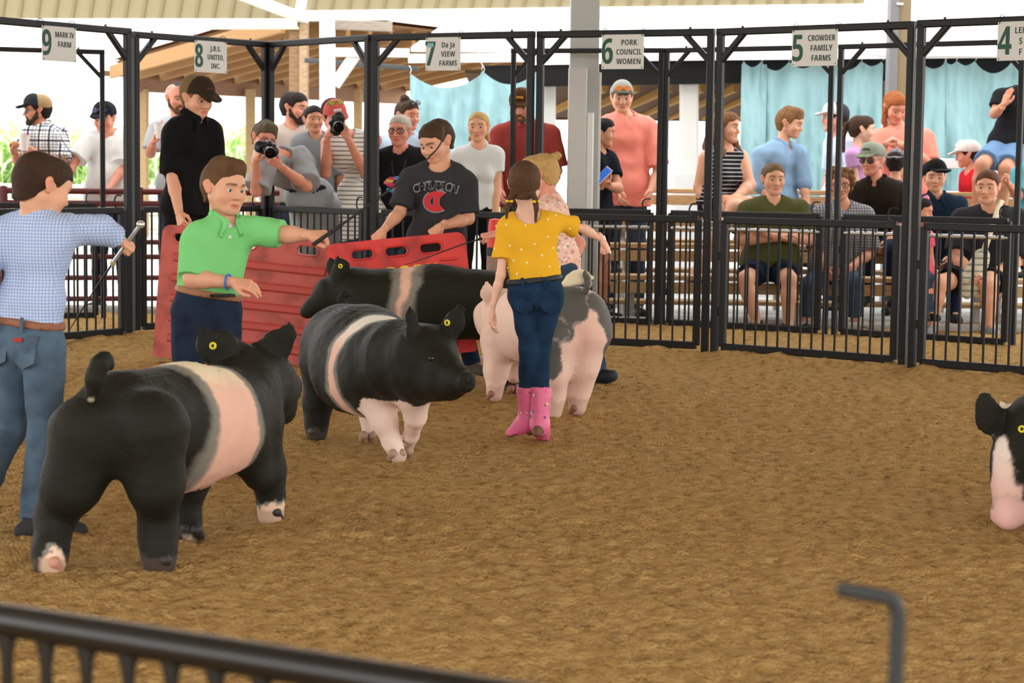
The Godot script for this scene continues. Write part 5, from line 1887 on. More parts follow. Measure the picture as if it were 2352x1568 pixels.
	# ---- along the rail on the left
	person({"d": 16.7, "head": [85, 254], "yaw": -40, "hyaw": -68, "nod": 3, "g": 1.12, "skin": "tan",
		"nk": [98, 297], "hip": [98, 445], "sh": [[68, 312, 0.1], [138, 312, -0.05]], "el": [[42, 372, 0.12], [142, 378, 0.1]], "wr": [[34, 352, 0.30], [82, 352, 0.30]], "fingers": [[30, 328, 0.32], [58, 344, 0.34]], "hands": ["grip", "grip"],
		"hair": {"style": "short", "m": dark_hair}, "beard": mat(Color(0.22, 0.14, 0.09), 0.9), "cap": {"m": cloth(Color(0.16, 0.18, 0.20)), "back": cloth(Color(0.62, 0.52, 0.38)), "badge": mat(Color(0.45, 0.36, 0.2), 0.8)}, "glasses": {"m": frames, "lens": shade},
		"shirt": {"m": printed(check_tex(Color(0.90, 0.90, 0.90), [[0.0, 0.16, Color(0.08, 0.10, 0.16), 0.72], [0.42, 0.50, Color(0.25, 0.28, 0.35), 0.5], [0.68, 0.76, Color(0.25, 0.28, 0.35), 0.5]]), 0.085), "sleeve": 0.85, "ease": 0.02, "flare": 0.04, "hem": 0.1, "collar": 0.05, "called": "shirt"},
		"pants": {"m": jeans}, "shoes": rubber}, "bearded man in a black and white plaid shirt, sunglasses and cap, holding a cup", crowd_phrase)
	person({"d": 16.9, "head": [240, 272], "yaw": -12, "hyaw": -8, "nod": 12, "g": 1.22, "belly": 1.1, "skin": "pink", "hk": 1.05,
		"nk": [254, 312], "hip": [258, 440], "sh": [[206, 322, 0.08], [292, 322, 0.0]], "el": [[170, 372, 0.2], [282, 388, 0.12]], "wr": [[142, 430, 0.34], [250, 436, 0.32]], "fingers": [[132, 448, 0.4], [236, 450, 0.4]], "hands": ["grip", "grip"],
		"hair": {"style": "short", "m": dark_hair, "thick": 0.004}, "cap": {"m": cloth(Color(0.10, 0.11, 0.13)), "badge": mat(Color(0.6, 0.12, 0.12), 0.8)}, "glasses": {"m": frames, "lens": mat(Color(0.05, 0.22, 0.5), 0.08), "dip": -14.0, "at": Vector3(0, 0.062, 0.016)},
		"shirt": {"m": white, "sleeve": 0.85, "ease": 0.024, "flare": 0.05, "hem": 0.14, "neck": [0.065, 0.05], "vee": 0.03, "folds": 0.012, "called": "t_shirt"},
		"pants": {"m": navy}, "shoes": rubber}, "heavy man in a white T-shirt and black cap leaning on the dark red pipe fence", crowd_phrase)
	person({"d": 17.0, "head": [405, 226], "yaw": 10, "hyaw": 35, "nod": 8, "skin": "pink", "hk": 1.05, "nk": [412, 278], "sh": [[360, 296, 0.05], [470, 298, 0.0]],
		"el": [[346, 352, 0.12], null], "wr": [[352, 328, 0.3], null], "fingers": [[358, 306, 0.32], null], "hands": ["grip", "relax"],
		"beard": mat(Color(0.34, 0.24, 0.17), 0.9), "brows": mat(Color(0.3, 0.2, 0.14), 0.9), "glasses": {"m": frames, "lens": shade, "dip": -40.0, "at": Vector3(0, 0.060, -0.008)}, "shirt": {"m": cloth(Color(0.70, 0.71, 0.73)), "sleeve": 0.85, "ease": 0.02, "hem": 0.1, "called": "t_shirt"}, "pants": {"m": jeans}, "shoes": rubber}, "bald bearded man with sunglasses pushed up, half hidden behind the man in black", crowd_phrase)

	# ---- photographers and those behind them
	person({"d": 15.1, "head": [606, 318], "yaw": 18, "hyaw": 28, "nod": 14, "tilt": -14, "g": 1.15, "face": "woman", "skin": "pink", "hk": 1.0,
		"nk": [652, 362, -0.1], "hip": [735, 490, -0.6], "sh": [[612, 372, 0.1], [692, 362, -0.12]], "el": [[588, 440, 0.22], [705, 428, 0.10]], "wr": [[588, 366, 0.36], [642, 380, 0.38]], "fingers": [[600, 340, 0.40], [612, 362, 0.42]], "hands": ["grip", "grip"], "back": [Vector3(-1, 0, 0.5), Vector3(0.2, -0.8, 0.6)],
		"hair": {"style": "top", "m": hair_mat(Color(0.42, 0.36, 0.28)), "thick": 0.012, "amp": 0.006}, "glasses": {"m": frames},
		"shirt": {"m": grey, "sleeve": 0.90, "ease": 0.026, "flare": 0.06, "hem": 0.16, "folds": 0.014, "called": "t_shirt"}, "pants": {"m": white, "called": "trousers"}, "shoes": rubber, "extra": eagle_print}, "photographer in a grey T-shirt crouched over the gate, camera at the eye", crowd_phrase)
	person({"d": 17.2, "head": [676, 248], "yaw": 30, "hyaw": 62, "nod": 6, "g": 1.12, "skin": "pink", "hk": 1.10, "nk": [668, 298], "sh": [[610, 312, 0.0], [735, 312, 0.0]],
		"hair": {"style": "short", "m": dark_hair, "thick": 0.010}, "beard": mat(Color(0.16, 0.10, 0.07), 0.9), "brows": mat(Color(0.18, 0.12, 0.08), 0.9), "shirt": {"m": cloth(Color(0.70, 0.64, 0.60)), "sleeve": 0.85, "ease": 0.02, "hem": 0.1, "called": "t_shirt"}, "pants": {"m": jeans}, "shoes": rubber}, "man with a full dark beard in a beige T-shirt, head turned in profile", crowd_phrase)
	person({"d": 15.5, "head": [768, 270], "yaw": 22, "hyaw": 22, "nod": 18, "tilt": 8, "face": "man", "skin": "pink", "hk": 1.05,
		"nk": [800, 318], "hip": [838, 500], "sh": [[752, 328, 0.06], [862, 322, 0.0]], "el": [[748, 398, 0.16], [838, 396, 0.14]], "wr": [[752, 312, 0.34], [798, 316, 0.36]], "fingers": [[764, 284, 0.36], [786, 292, 0.38]], "hands": ["grip", "grip"], "back": [Vector3(-1, 0.2, 0.4), Vector3(0.5, -0.5, 0.7)],
		"hair": {"style": "short", "m": dark_hair}, "cap": {"m": cloth(Color(0.76, 0.36, 0.33)), "back": cloth(Color(0.25, 0.12, 0.12)), "badge": white}, "glasses": {"m": frames, "lens": mat(Color(0.62, 0.66, 0.24), 0.06), "dip": -50.0, "at": Vector3(0, 0.060, 0.000)},
		"shirt": {"m": printed(stripe_tex([Color(0.86, 0.86, 0.84), [0.0, 0.26, Color(0.42, 0.39, 0.37)]]), 0.034), "sleeve": 0.0, "ease": 0.02, "hem": 0.14, "folds": 0.012, "called": "vest"}, "pants": {"m": jeans}, "shoes": rubber}, "photographer in a red cap and striped sleeveless top aiming a black camera", crowd_phrase)
	person({"d": 16.4, "head": [720, 275], "yaw": 10, "hyaw": 20, "nk": [725, 318], "sh": [[690, 330, 0.0], [770, 330, 0.0]], "skin": "tan", "hk": 0.95, "hair": {"style": "short", "m": dark_hair}, "shirt": {"m": cloth(Color(0.46, 0.47, 0.48)), "sleeve": 0.85, "ease": 0.02, "called": "t_shirt"}, "pants": {"m": jeans}, "shoes": rubber}, "person in a dull grey T-shirt squeezed between the two photographers", crowd_phrase)
	person({"d": 15.6, "head": [918, 300], "yaw": -6, "hyaw": -14, "nod": 4, "g": 1.15, "bust": 1.1, "face": "woman", "skin": "pink", "hk": 1.04, "nk": [922, 350], "sh": [[876, 368, 0.0], [968, 366, 0.0]],
		"hair": {"style": "plain", "m": white_hair, "thick": 0.006}, "brows": mat(Color(0.5, 0.42, 0.36), 0.9), "glasses": {"m": frames, "thick": 0.0036}, "shirt": {"m": cloth(Color(0.10, 0.10, 0.11)), "sleeve": 0.9, "ease": 0.022, "hem": 0.14, "neck": [0.066, 0.035], "called": "t_shirt"}, "pants": {"m": jeans}, "shoes": rubber, "extra": poster_print}, "older white-haired woman in dark glasses and a black T-shirt with a bright print", crowd_phrase)
	person({"d": 16.7, "head": [936, 266], "yaw": 20, "hyaw": 42, "nod": 4, "face": "woman", "skin": "pink", "hk": 1.04, "nk": [930, 318], "sh": [[875, 330, 0.0], [985, 330, 0.0]],
		"hair": {"style": "bun", "m": brown_hair, "thick": 0.008}, "glasses": {"m": frames, "lens": shade, "dip": -30.0, "at": Vector3(0, 0.062, 0.002)}, "shirt": {"m": cloth(Color(0.72, 0.79, 0.88)), "sleeve": 0.8, "ease": 0.018, "hem": 0.1, "called": "t_shirt"}, "pants": {"m": jeans}, "shoes": rubber}, "woman with a hair bun and sunglasses on her head, in pale blue", crowd_phrase)
	person({"d": 15.3, "head": [1099, 292], "yaw": 4, "hyaw": -8, "nod": 2, "k": 0.92, "face": "woman", "skin": "fair", "hk": 0.98, "nk": [1098, 340], "sh": [[1052, 358, 0.0], [1142, 356, 0.0]], "el": [[1040, 425, 0.0], [1140, 425, 0.0]], "wr": [[1062, 478, 0.1], [1138, 490, 0.06]], "bust": 0.8,
		"hair": {"style": "plain", "m": blond, "thick": 0.006, "line": 0.068, "locks": [[[Vector3(0.05, -0.05, -0.06), Vector3(0.075, -0.10, -0.03)], 0.026, 0.014], [[Vector3(-0.05, -0.05, -0.06), Vector3(-0.075, -0.10, -0.03)], 0.026, 0.014]]}, "brows": mat(Color(0.5, 0.36, 0.22), 0.9),
		"shirt": {"m": cloth(Color(0.80, 0.81, 0.81)), "sleeve": 0.55, "ease": 0.010, "flare": 0.018, "hem": 0.0, "folds": 0.008, "called": "t_shirt"}, "pants": {"m": black, "called": "leggings", "ease": 0.006}, "shoes": rubber}, "blond girl in a fitted white T-shirt looking straight into the ring", crowd_phrase)
	person({"d": 16.0, "head": [1196, 244], "yaw": -4, "hyaw": -6, "nod": 14, "g": 1.2, "skin": "pink", "hk": 1.06, "nk": [1204, 290], "sh": [[1146, 310, 0.0], [1266, 310, 0.0]], "el": [[1140, 392, 0.05], [1280, 392, 0.0]], "wr": [[1150, 440, 0.2], [1262, 440, 0.2]],
		"hair": {"style": "short", "m": dark_hair, "thick": 0.005}, "beard": mat(Color(0.36, 0.27, 0.21), 0.9), "cap": {"m": cloth(Color(0.30, 0.19, 0.11)), "badge": mat(Color(0.85, 0.62, 0.2), 0.7)}, "shirt": {"m": cloth(Color(0.57, 0.24, 0.22)), "sleeve": 0.9, "ease": 0.024, "flare": 0.04, "hem": 0.12, "collar": 0.05, "called": "polo_shirt"}, "pants": {"m": cloth(Color(0.62, 0.53, 0.40))}, "shoes": rubber}, "big man in a brick red polo shirt and brown cap looking down", crowd_phrase)

	# ---- right of the grey post
	person({"d": 16.3, "head": [1382, 305], "yaw": 62, "hyaw": 84, "nod": 4, "face": "woman", "skin": "tan", "hk": 1.0, "nk": [1372, 352], "sh": [[1352, 372, 0.1], [1398, 368, -0.06]], "el": [[1352, 440, 0.16], [1420, 432, 0.08]], "wr": [[1384, 420, 0.32], [1398, 426, 0.30]], "fingers": [[1390, 398, 0.34], [1376, 408, 0.36]], "hands": ["grip", "grip"], "leg": 0.88,
		"hair": {"style": "plain", "m": black_hair, "thick": 0.007, "locks": [[[Vector3(0, 0.0, -0.10), Vector3(0.02, -0.06, -0.11), Vector3(0.05, -0.16, -0.02)], 0.028, 0.016]]}, "shirt": {"m": cloth(Color(0.07, 0.08, 0.11)), "sleeve": 0.62, "ease": 0.02, "hem": 0.14, "called": "t_shirt"}, "pants": {"m": navy, "long": 0.42, "called": "shorts"}, "shoes": rubber, "shaft": 0.10}, "woman in black with pulled-back hair beside the grey post, looking at a phone", crowd_phrase)
	person({"d": 16.9, "head": [1428, 226], "yaw": 6, "hyaw": 2, "nod": 4, "g": 1.05, "k": 1.08, "skin": "fair", "hk": 1.08, "nk": [1436, 272], "sh": [[1384, 298, 0.0], [1490, 296, 0.0]], "el": [[1400, 385, 0.0], [1512, 392, 0.04]], "wr": [[1420, 440, 0.14], [1494, 440, 0.2]],
		"hair": {"style": "short", "m": sandy, "thick": 0.012}, "brows": mat(Color(0.4, 0.28, 0.18), 0.9), "cap": {"m": cloth(Color(0.58, 0.59, 0.56)), "brim": cloth(Color(0.30, 0.31, 0.27)), "dip": -4.0}, "glasses": {"m": mat(Color(0.75, 0.40, 0.05), 0.3), "lens": mat(Color(0.92, 0.48, 0.05), 0.08), "dip": -12.0, "at": Vector3(0, 0.060, 0.016)}, "shirt": {"m": salmon, "sleeve": 0.88, "ease": 0.024, "flare": 0.04, "hem": 0.16, "folds": 0.012, "called": "t_shirt"}, "pants": {"m": jeans}, "shoes": rubber}, "tall young man in a salmon T-shirt with orange goggles on his cap", crowd_phrase)
	person({"d": 16.65, "head": [1668, 294], "yaw": 40, "hyaw": 56, "nod": 0, "face": "woman", "g": 1.12, "arm": 1.22, "leg": 1.2, "bust": 1.0, "skin": "fair", "hk": 1.08, "nk": [1664, 344], "hip": [1652, 462], "sh": [[1622, 362, 0.05], [1702, 362, -0.05]], "el": [[1606, 430, 0.04], [1722, 425, 0.05]], "wr": [[1628, 482, 0.14], [1688, 456, 0.26]], "fingers": [[1646, 494, 0.2], [1662, 462, 0.3]],
		"kn": [[1716, 470, 0.36], [1690, 478, 0.46]], "an": [[1712, 590, 0.34], [1590, 640, 0.5]], "hair": {"style": "long", "m": hair_mat(Color(0.56, 0.38, 0.24)), "thick": 0.009, "locks": [[[Vector3(0.0, 0.02, -0.09), Vector3(-0.03, -0.14, -0.14), Vector3(-0.06, -0.32, -0.10), Vector3(-0.05, -0.42, -0.03)], 0.055, 0.022], [[Vector3(-0.07, 0.0, -0.02), Vector3(-0.09, -0.14, -0.02), Vector3(-0.08, -0.30, 0.02)], 0.035, 0.02], [[Vector3(0.07, 0.02, 0.0), Vector3(0.085, -0.10, 0.035), Vector3(0.07, -0.20, 0.09)], 0.030, 0.018]]}, "brows": mat(Color(0.36, 0.24, 0.15), 0.9),
		"shirt": {"m": printed(stripe_tex([Color(0.13, 0.13, 0.14), [0.0, 0.26, Color(0.70, 0.70, 0.70)]]), 0.034), "sleeve": 0.0, "ease": 0.012, "hem": 0.04, "called": "tank_top"}, "pants": {"m": navy, "long": 0.3, "called": "shorts"}, "shoes": grey}, "long-haired woman in a black striped tank top seated high on the bleacher", crowd_phrase)
	person({"d": 17.35, "head": [1814, 284], "yaw": 42, "hyaw": 62, "nod": 12, "k": 0.95, "face": "kid", "skin": "fair", "hk": 1.08, "nk": [1794, 334], "hip": [1792, 462], "sh": [[1744, 356, 0.05], [1836, 352, 0.0]], "el": [[1748, 430, 0.1], [1846, 424, 0.04]], "wr": [[1790, 470, 0.2], [1856, 480, 0.14]], "kn": [[1840, 490, 0.4], [1866, 490, 0.3]], "an": [[1838, 590, 0.4], [1866, 590, 0.3]],
		"hair": {"style": "top", "m": hair_mat(Color(0.58, 0.42, 0.27)), "thick": 0.007, "line": 0.052}, "brows": mat(Color(0.4, 0.26, 0.16), 0.9), "shirt": {"m": cloth(Color(0.52, 0.64, 0.76)), "sleeve": 1.05, "ease": 0.022, "hem": 0.1, "collar": 0.05, "vee": 0.05, "folds": 0.012, "called": "shirt"}, "pants": {"m": jeans}, "shoes": rubber}, "fair-haired boy in an open blue shirt looking to the side", crowd_phrase)
	person({"d": 15.75, "head": [1776, 412], "yaw": 4, "hyaw": 8, "nod": 2, "g": 1.24, "arm": 1.15, "leg": 1.05, "bust": 0.9, "face": "woman", "skin": "fair", "hk": 1.08, "nk": [1776, 464], "hip": [1770, 605], "sh": [[1716, 484, 0.0], [1836, 482, 0.0]], "el": [[1698, 550, 0.08], [1858, 550, 0.08]], "wr": [[1790, 545, 0.26], [1760, 538, 0.30]], "fingers": [[1830, 535, 0.26], [1718, 530, 0.28]],
		"kn": [[1712, 640, 0.42], [1812, 640, 0.42]], "an": [[1738, 742, 0.40], [1810, 748, 0.40]], "hair": {"style": "plain", "m": hair_mat(Color(0.48, 0.37, 0.25)), "thick": 0.006, "line": 0.066}, "brows": mat(Color(0.36, 0.26, 0.18), 0.9),
		"shirt": {"m": cloth(Color(0.30, 0.30, 0.17)), "sleeve": 0.80, "ease": 0.018, "flare": 0.03, "hem": 0.06, "folds": 0.010, "called": "t_shirt"}, "pants": {"m": navy, "long": 0.72, "called": "shorts"}, "shoes": rubber}, "woman in an olive T-shirt and dark shorts sitting with folded arms", crowd_phrase)
	person({"d": 15.85, "head": [1930, 424], "yaw": 8, "hyaw": -6, "nod": 4, "g": 1.15, "bust": 1.0, "face": "woman", "skin": "tan", "hk": 1.04, "nk": [1934, 474], "hip": [1920, 610], "sh": [[1882, 494, 0.0], [1988, 494, 0.0]], "el": [[1874, 575, 0.08], [2000, 580, 0.06]], "wr": [[1900, 620, 0.3], [1952, 615, 0.3]],
		"kn": [[1860, 655, 0.40], [1962, 650, 0.40]], "an": [[1850, 742, 0.36], [1965, 745, 0.36]], "hair": {"style": "curly", "m": hair_mat(Color(0.50, 0.36, 0.22)), "amp": 0.006}, "glasses": {"m": frames}, "shirt": {"m": printed(check_tex(Color(0.66, 0.67, 0.68), [[0.0, 0.5, Color(0.28, 0.29, 0.31), 0.6]]), 0.022), "sleeve": 0.95, "ease": 0.018, "flare": 0.03, "hem": 0.06, "vee": 0.07, "called": "knit_top"}, "pants": {"m": jeans, "long": 1.82}, "shoes": rubber}, "woman with curly hair and a grey woven top behind the twin black posts", crowd_phrase)
	person({"d": 16.7, "head": [2004, 368], "yaw": -22, "hyaw": -38, "nod": 4, "g": 1.15, "skin": "pink", "hk": 1.08, "nk": [2014, 420], "hip": [2015, 545], "sh": [[1966, 440, 0.05], [2064, 438, 0.0]], "el": [[1960, 510, 0.1], [2070, 515, 0.06]], "wr": [[1990, 555, 0.3], [2040, 560, 0.3]], "kn": [[1990, 575, 0.45], [2050, 575, 0.42]], "an": [[1990, 680, 0.42], [2050, 680, 0.42]],
		"hair": {"style": "short", "m": white_hair, "thick": 0.005}, "cap": {"m": cloth(Color(0.50, 0.52, 0.46)), "brim": cloth(Color(0.42, 0.45, 0.38)), "badge": mat(Color(0.2, 0.2, 0.18), 0.8)}, "glasses": {"m": frames, "thick": 0.0034, "lens": mat(Color(0.34, 0.27, 0.23), 0.1)}, "shirt": {"m": cloth(Color(0.14, 0.11, 0.085)), "sleeve": 0.9, "ease": 0.02, "hem": 0.1, "collar": 0.05, "vee": 0.05, "called": "polo_shirt"}, "pants": {"m": navy}, "shoes": rubber}, "older man in a grey-green cap, glasses and dark brown polo shirt", crowd_phrase)
	person({"d": 17.4, "head": [1980, 298], "yaw": 60, "hyaw": 88, "nod": 4, "k": 0.78, "face": "kid", "skin": "pale", "hk": 1.0, "nk": [1968, 345], "hip": [1968, 445], "el": [[1962, 400, 0.1], null], "kn": [[2010, 455, 0.3], [2000, 460, 0.2]], "an": [[2010, 540, 0.3], [2000, 540, 0.2]],
		"hair": {"style": "plain", "m": brown_hair, "thick": 0.008, "locks": [[[Vector3(0, 0.04, -0.11), Vector3(0.0, 0.03, -0.14), Vector3(0, -0.08, -0.155), Vector3(0, -0.20, -0.14)], 0.030, 0.012]]}, "shirt": {"m": cloth(Color(0.76, 0.58, 0.78)), "sleeve": 0.6, "ease": 0.014, "called": "t_shirt"}, "pants": {"m": jeans}, "shoes": rubber}, "little girl with a brown ponytail in a lilac T-shirt, seen in profile", crowd_phrase)
	person({"d": 17.7, "head": [2056, 248], "yaw": -6, "hyaw": 14, "nod": 24, "g": 1.2, "arm": 1.15, "bust": 1.1, "face": "woman", "skin": "pink", "hk": 1.12, "nk": [2068, 300], "hip": [2078, 440], "sh": [[2020, 318, 0.0], [2126, 318, 0.0]], "el": [[2012, 372, 0.1], [2138, 378, 0.08]], "wr": [[2034, 330, 0.3], [2070, 332, 0.3]], "fingers": [[2054, 316, 0.33], [2046, 318, 0.33]], "hands": ["grip", "grip"],
		"hair": {"style": "plain", "m": ginger, "thick": 0.012, "locks": [[[Vector3(-0.07, -0.02, -0.01), Vector3(-0.085, -0.10, 0.03), Vector3(-0.07, -0.19, 0.09)], 0.030, 0.014], [[Vector3(0.07, 0.02, -0.03), Vector3(0.085, -0.08, -0.02)], 0.028, 0.016]]}, "shirt": {"m": cloth(Color(0.92, 0.55, 0.48)), "sleeve": 0.85, "ease": 0.022, "hem": 0.1, "called": "t_shirt"}, "pants": {"m": jeans}, "shoes": rubber}, "red-haired woman in a salmon top with joined hands, head bowed", crowd_phrase)
	person({"d": 18.3, "head": [1917, 272], "yaw": -70, "hyaw": -86, "nod": 0, "skin": "pink", "hk": 1.04, "nk": [1930, 316], "hair": {"style": "short", "m": dark_hair}, "cap": {"m": cloth(Color(0.75, 0.75, 0.74)), "back": cloth(Color(0.22, 0.23, 0.26))}, "shirt": {"m": cloth(Color(0.72, 0.78, 0.86)), "sleeve": 0.8, "called": "shirt"}, "pants": {"m": jeans}, "shoes": rubber}, "person in a white and dark cap facing sideways, half hidden by twin posts", crowd_phrase)
	person({"d": 17.1, "head": [2058, 378], "yaw": 150, "hyaw": 160, "nod": 10, "k": 0.66, "face": "kid", "skin": "fair", "hk": 0.95, "hip": [2062, 500], "hair": {"style": "short", "m": dark_hair}, "cap": {"m": printed(noise_tex(128, 0.06, 3, 55, [[0.0, Color(0.25, 0.25, 0.27)], [0.5, Color(0.42, 0.42, 0.44)], [1.0, Color(0.72, 0.60, 0.58)]]), 0.3), "spin": 180.0}, "shirt": {"m": printed(noise_tex(128, 0.05, 3, 56, [[0.0, Color(0.2, 0.2, 0.22)], [0.5, Color(0.42, 0.42, 0.44)], [1.0, Color(0.7, 0.55, 0.5)]]), 0.3), "sleeve": 0.7, "called": "t_shirt"}, "pants": {"m": navy}, "shoes": rubber, "kn": [[2040, 540, -0.3], [2080, 540, -0.3]], "an": [[2040, 600, -0.3], [2080, 600, -0.3]]}, "small child in a mottled grey cap in front of the red-haired woman", crowd_phrase)
	person({"d": 16.3, "head": [2147, 408], "yaw": -8, "hyaw": -8, "nod": 2, "k": 0.92, "face": "kid", "skin": "fair", "hk": 1.06, "nk": [2152, 456], "hip": [2160, 585], "sh": [[2104, 474, 0.04], [2204, 470, 0.0]], "el": [[2096, 540, 0.15], [2212, 545, 0.12]], "wr": [[2120, 590, 0.3], [2180, 595, 0.3]], "kn": [[2120, 620, 0.45], [2190, 620, 0.42]], "an": [[2120, 720, 0.42], [2190, 720, 0.42]],
		"hair": {"style": "short", "m": dark_hair, "thick": 0.005}, "brows": mat(Color(0.2, 0.14, 0.1), 0.9), "cap": {"m": black, "dip": -8.0, "spin": 22.0}, "shirt": {"m": cloth(Color(0.10, 0.15, 0.22)), "sleeve": 1.3, "ease": 0.022, "hem": 0.1, "collar": 0.045, "called": "shirt"}, "pants": {"m": navy}, "shoes": rubber}, "boy in a black cap and navy shirt leaning forward on the bleacher", crowd_phrase)
	person({"d": 15.6, "head": [2268, 430], "yaw": -8, "hyaw": -22, "nod": 3, "g": 1.28, "arm": 1.2, "leg": 1.1, "bust": 1.1, "face": "woman", "skin": "fair", "hk": 1.12, "nk": [2272, 484], "hip": [2262, 620], "sh": [[2208, 504, 0.0], [2334, 500, 0.0]], "el": [[2196, 590, 0.1], [2330, 605, 0.08]], "wr": [[2240, 640, 0.34], [2262, 640, 0.34]], "kn": [[2156, 650, 0.42], [2270, 655, 0.42]], "an": [[2140, 746, 0.36], [2272, 750, 0.36]],
		"hair": {"style": "plain", "m": hair_mat(Color(0.40, 0.23, 0.13)), "thick": 0.008, "line": 0.064}, "brows": mat(Color(0.28, 0.17, 0.11), 0.9), "shirt": {"m": charcoal, "sleeve": 0.85, "ease": 0.02, "flare": 0.035, "hem": 0.06, "neck": [0.07, 0.04], "called": "t_shirt"}, "pants": {"m": black, "long": 0.7, "called": "shorts"}, "shoes": grey}, "woman in a charcoal T-shirt with a cream shoulder strap, seated by the end gate", crowd_phrase)
	person({"d": 15.35, "head": [2112, 488], "yaw": 20, "hyaw": 60, "nod": 4, "k": 0.58, "face": "kid", "skin": "pink", "hk": 0.94, "nk": [2108, 532], "hip": [2112, 625], "kn": [[2120, 640, 0.2], [2135, 640, 0.18]], "an": [[2120, 720, 0.2], [2135, 720, 0.18]],
		"hair": {"style": "plain", "m": dark_hair, "thick": 0.007, "locks": [[[Vector3(0, -0.02, -0.10), Vector3(0.02, -0.09, -0.11)], 0.03, 0.016]]}, "shirt": {"m": cloth(Color(0.86, 0.36, 0.44)), "sleeve": 0.5, "hem": 0.16, "drop": 0.05, "called": "dress"}, "pants": {"m": jeans}, "shoes": rubber, "extra": pink_bow}, "toddler in pink with a pink hair bow, mostly behind a black post", crowd_phrase)
	person({"d": 17.9, "head": [2366, 158], "yaw": -30, "hyaw": -30, "face": "woman", "skin": "tan", "hk": 1.05, "nk": [2350, 210], "hip": [2318, 330], "sh": [[2298, 222, 0.06], [2390, 228, 0.0]], "el": [[2284, 262, 0.12], [2410, 300, 0.0]], "wr": [[2306, 240, 0.26], [2380, 330, 0.15]], "fingers": [[2322, 200, 0.27], null], "hands": ["flat", "relax"], "back": [Vector3(-0.8, 0.2, 0.6), null], "kn": [[2256, 378, 0.42], [2310, 388, 0.40]], "an": [[2240, 480, 0.4], [2300, 490, 0.4]], "leg": 1.1,
		"hair": {"style": "plain", "m": dark_hair}, "shirt": {"m": cloth(Color(0.12, 0.12, 0.13)), "sleeve": 0.6, "ease": 0.02, "hem": 0.06, "called": "t_shirt"}, "pants": {"m": cloth(Color(0.38, 0.50, 0.64)), "long": 0.82, "called": "shorts"}, "shoes": grey}, "person in a black T-shirt and frayed denim shorts raising one hand", crowd_phrase)
	person({"d": 18.3, "head": [2222, 356], "yaw": -70, "hyaw": -100, "nod": 10, "k": 0.7, "face": "kid", "skin": "pink", "hk": 0.98, "hip": [2250, 480], "hair": {"style": "short", "m": dark_hair}, "cap": {"m": cloth(Color(0.82, 0.80, 0.78)), "back": cloth(Color(0.80, 0.75, 0.72)), "badge": mat(Color(0.7, 0.1, 0.1), 0.7)}, "shirt": {"m": cloth(Color(0.78, 0.14, 0.18)), "sleeve": 0.7, "called": "t_shirt"}, "pants": {"m": navy}, "shoes": rubber, "kn": [[2220, 500, 0.2], [2240, 500, 0.2]], "an": [[2220, 570, 0.2], [2240, 570, 0.2]]}, "child in a white cap and red T-shirt low behind the white guard rail", crowd_phrase)
	person({"d": 17.0, "head": [2388, 330], "yaw": -20, "hyaw": -30, "skin": "tan", "nk": [2386, 378], "hip": [2384, 500], "sh": [[2340, 400, 0.02], [2430, 400, 0.0]], "el": [[2338, 450, 0.1], [2430, 470, 0.0]], "wr": [[2318, 424, 0.28], [2390, 500, 0.2]], "fingers": [[2306, 410, 0.3], null], "hands": ["grip", "relax"], "kn": [[2360, 520, 0.4], [2400, 520, 0.4]], "an": [[2360, 620, 0.4], [2400, 620, 0.4]], "hair": {"style": "short", "m": dark_hair}, "shirt": {"m": cloth(Color(0.30, 0.62, 0.66)), "sleeve": 0.8, "hem": 0.1, "called": "t_shirt"}, "pants": {"m": navy}, "shoes": rubber}, "person in a teal T-shirt cut off by the edge of the view", crowd_phrase)
	place_people()


func floral_tex() -> ImageTexture:
	var im := Image.create(96, 96, false, Image.FORMAT_RGB8)
	im.fill(Color(0.90, 0.74, 0.68))
	var rng := RandomNumberGenerator.new()
	rng.seed = 9
	for i in 46:
		var c: Color = [Color(0.84, 0.54, 0.48), Color(0.95, 0.87, 0.82), Color(0.58, 0.58, 0.58), Color(0.78, 0.62, 0.54)][i % 4]
		var r := rng.randi_range(3, 8)
		var p := Vector2i(rng.randi_range(0, 95), rng.randi_range(0, 95))
		for y in range(-r, r + 1):
			for x in range(-r, r + 1):
				if Vector2(x, y).length() < r * (0.7 + 0.3 * sin(5.0 * atan2(y, x))): im.set_pixel((p.x + x + 96) % 96, (p.y + y + 96) % 96, c)
	return ImageTexture.create_from_image(im)


# print laid onto the cloth of a chest: flat shapes bent to follow the body's round front
func bend_round(mesh: Mesh, S: Dictionary, mid: Vector3, roll: float, radius: float, lift: float) -> ArrayMesh:
	var st := SurfaceTool.new()
	st.create_from(mesh, 0)
	var a := st.commit_to_arrays()
	var v: PackedVector3Array = a[Mesh.ARRAY_VERTEX]
	var q := Basis(Vector3.BACK, roll)
	for i in v.size():
		var p := q * v[i]
		var t := p.x / radius
		v[i] = mid + S.u * (sin(t) * (radius + lift + p.z)) + S.spine * p.y + S.f * ((cos(t) - 1.0) * radius + lift + p.z)
	a[Mesh.ARRAY_VERTEX] = v
	a[Mesh.ARRAY_NORMAL] = null
	var m := ArrayMesh.new()
	m.add_surface_from_arrays(Mesh.PRIMITIVE_TRIANGLES, a)
	var s2 := SurfaceTool.new()
	s2.create_from(m, 0)
	s2.generate_normals()
	return s2.commit()


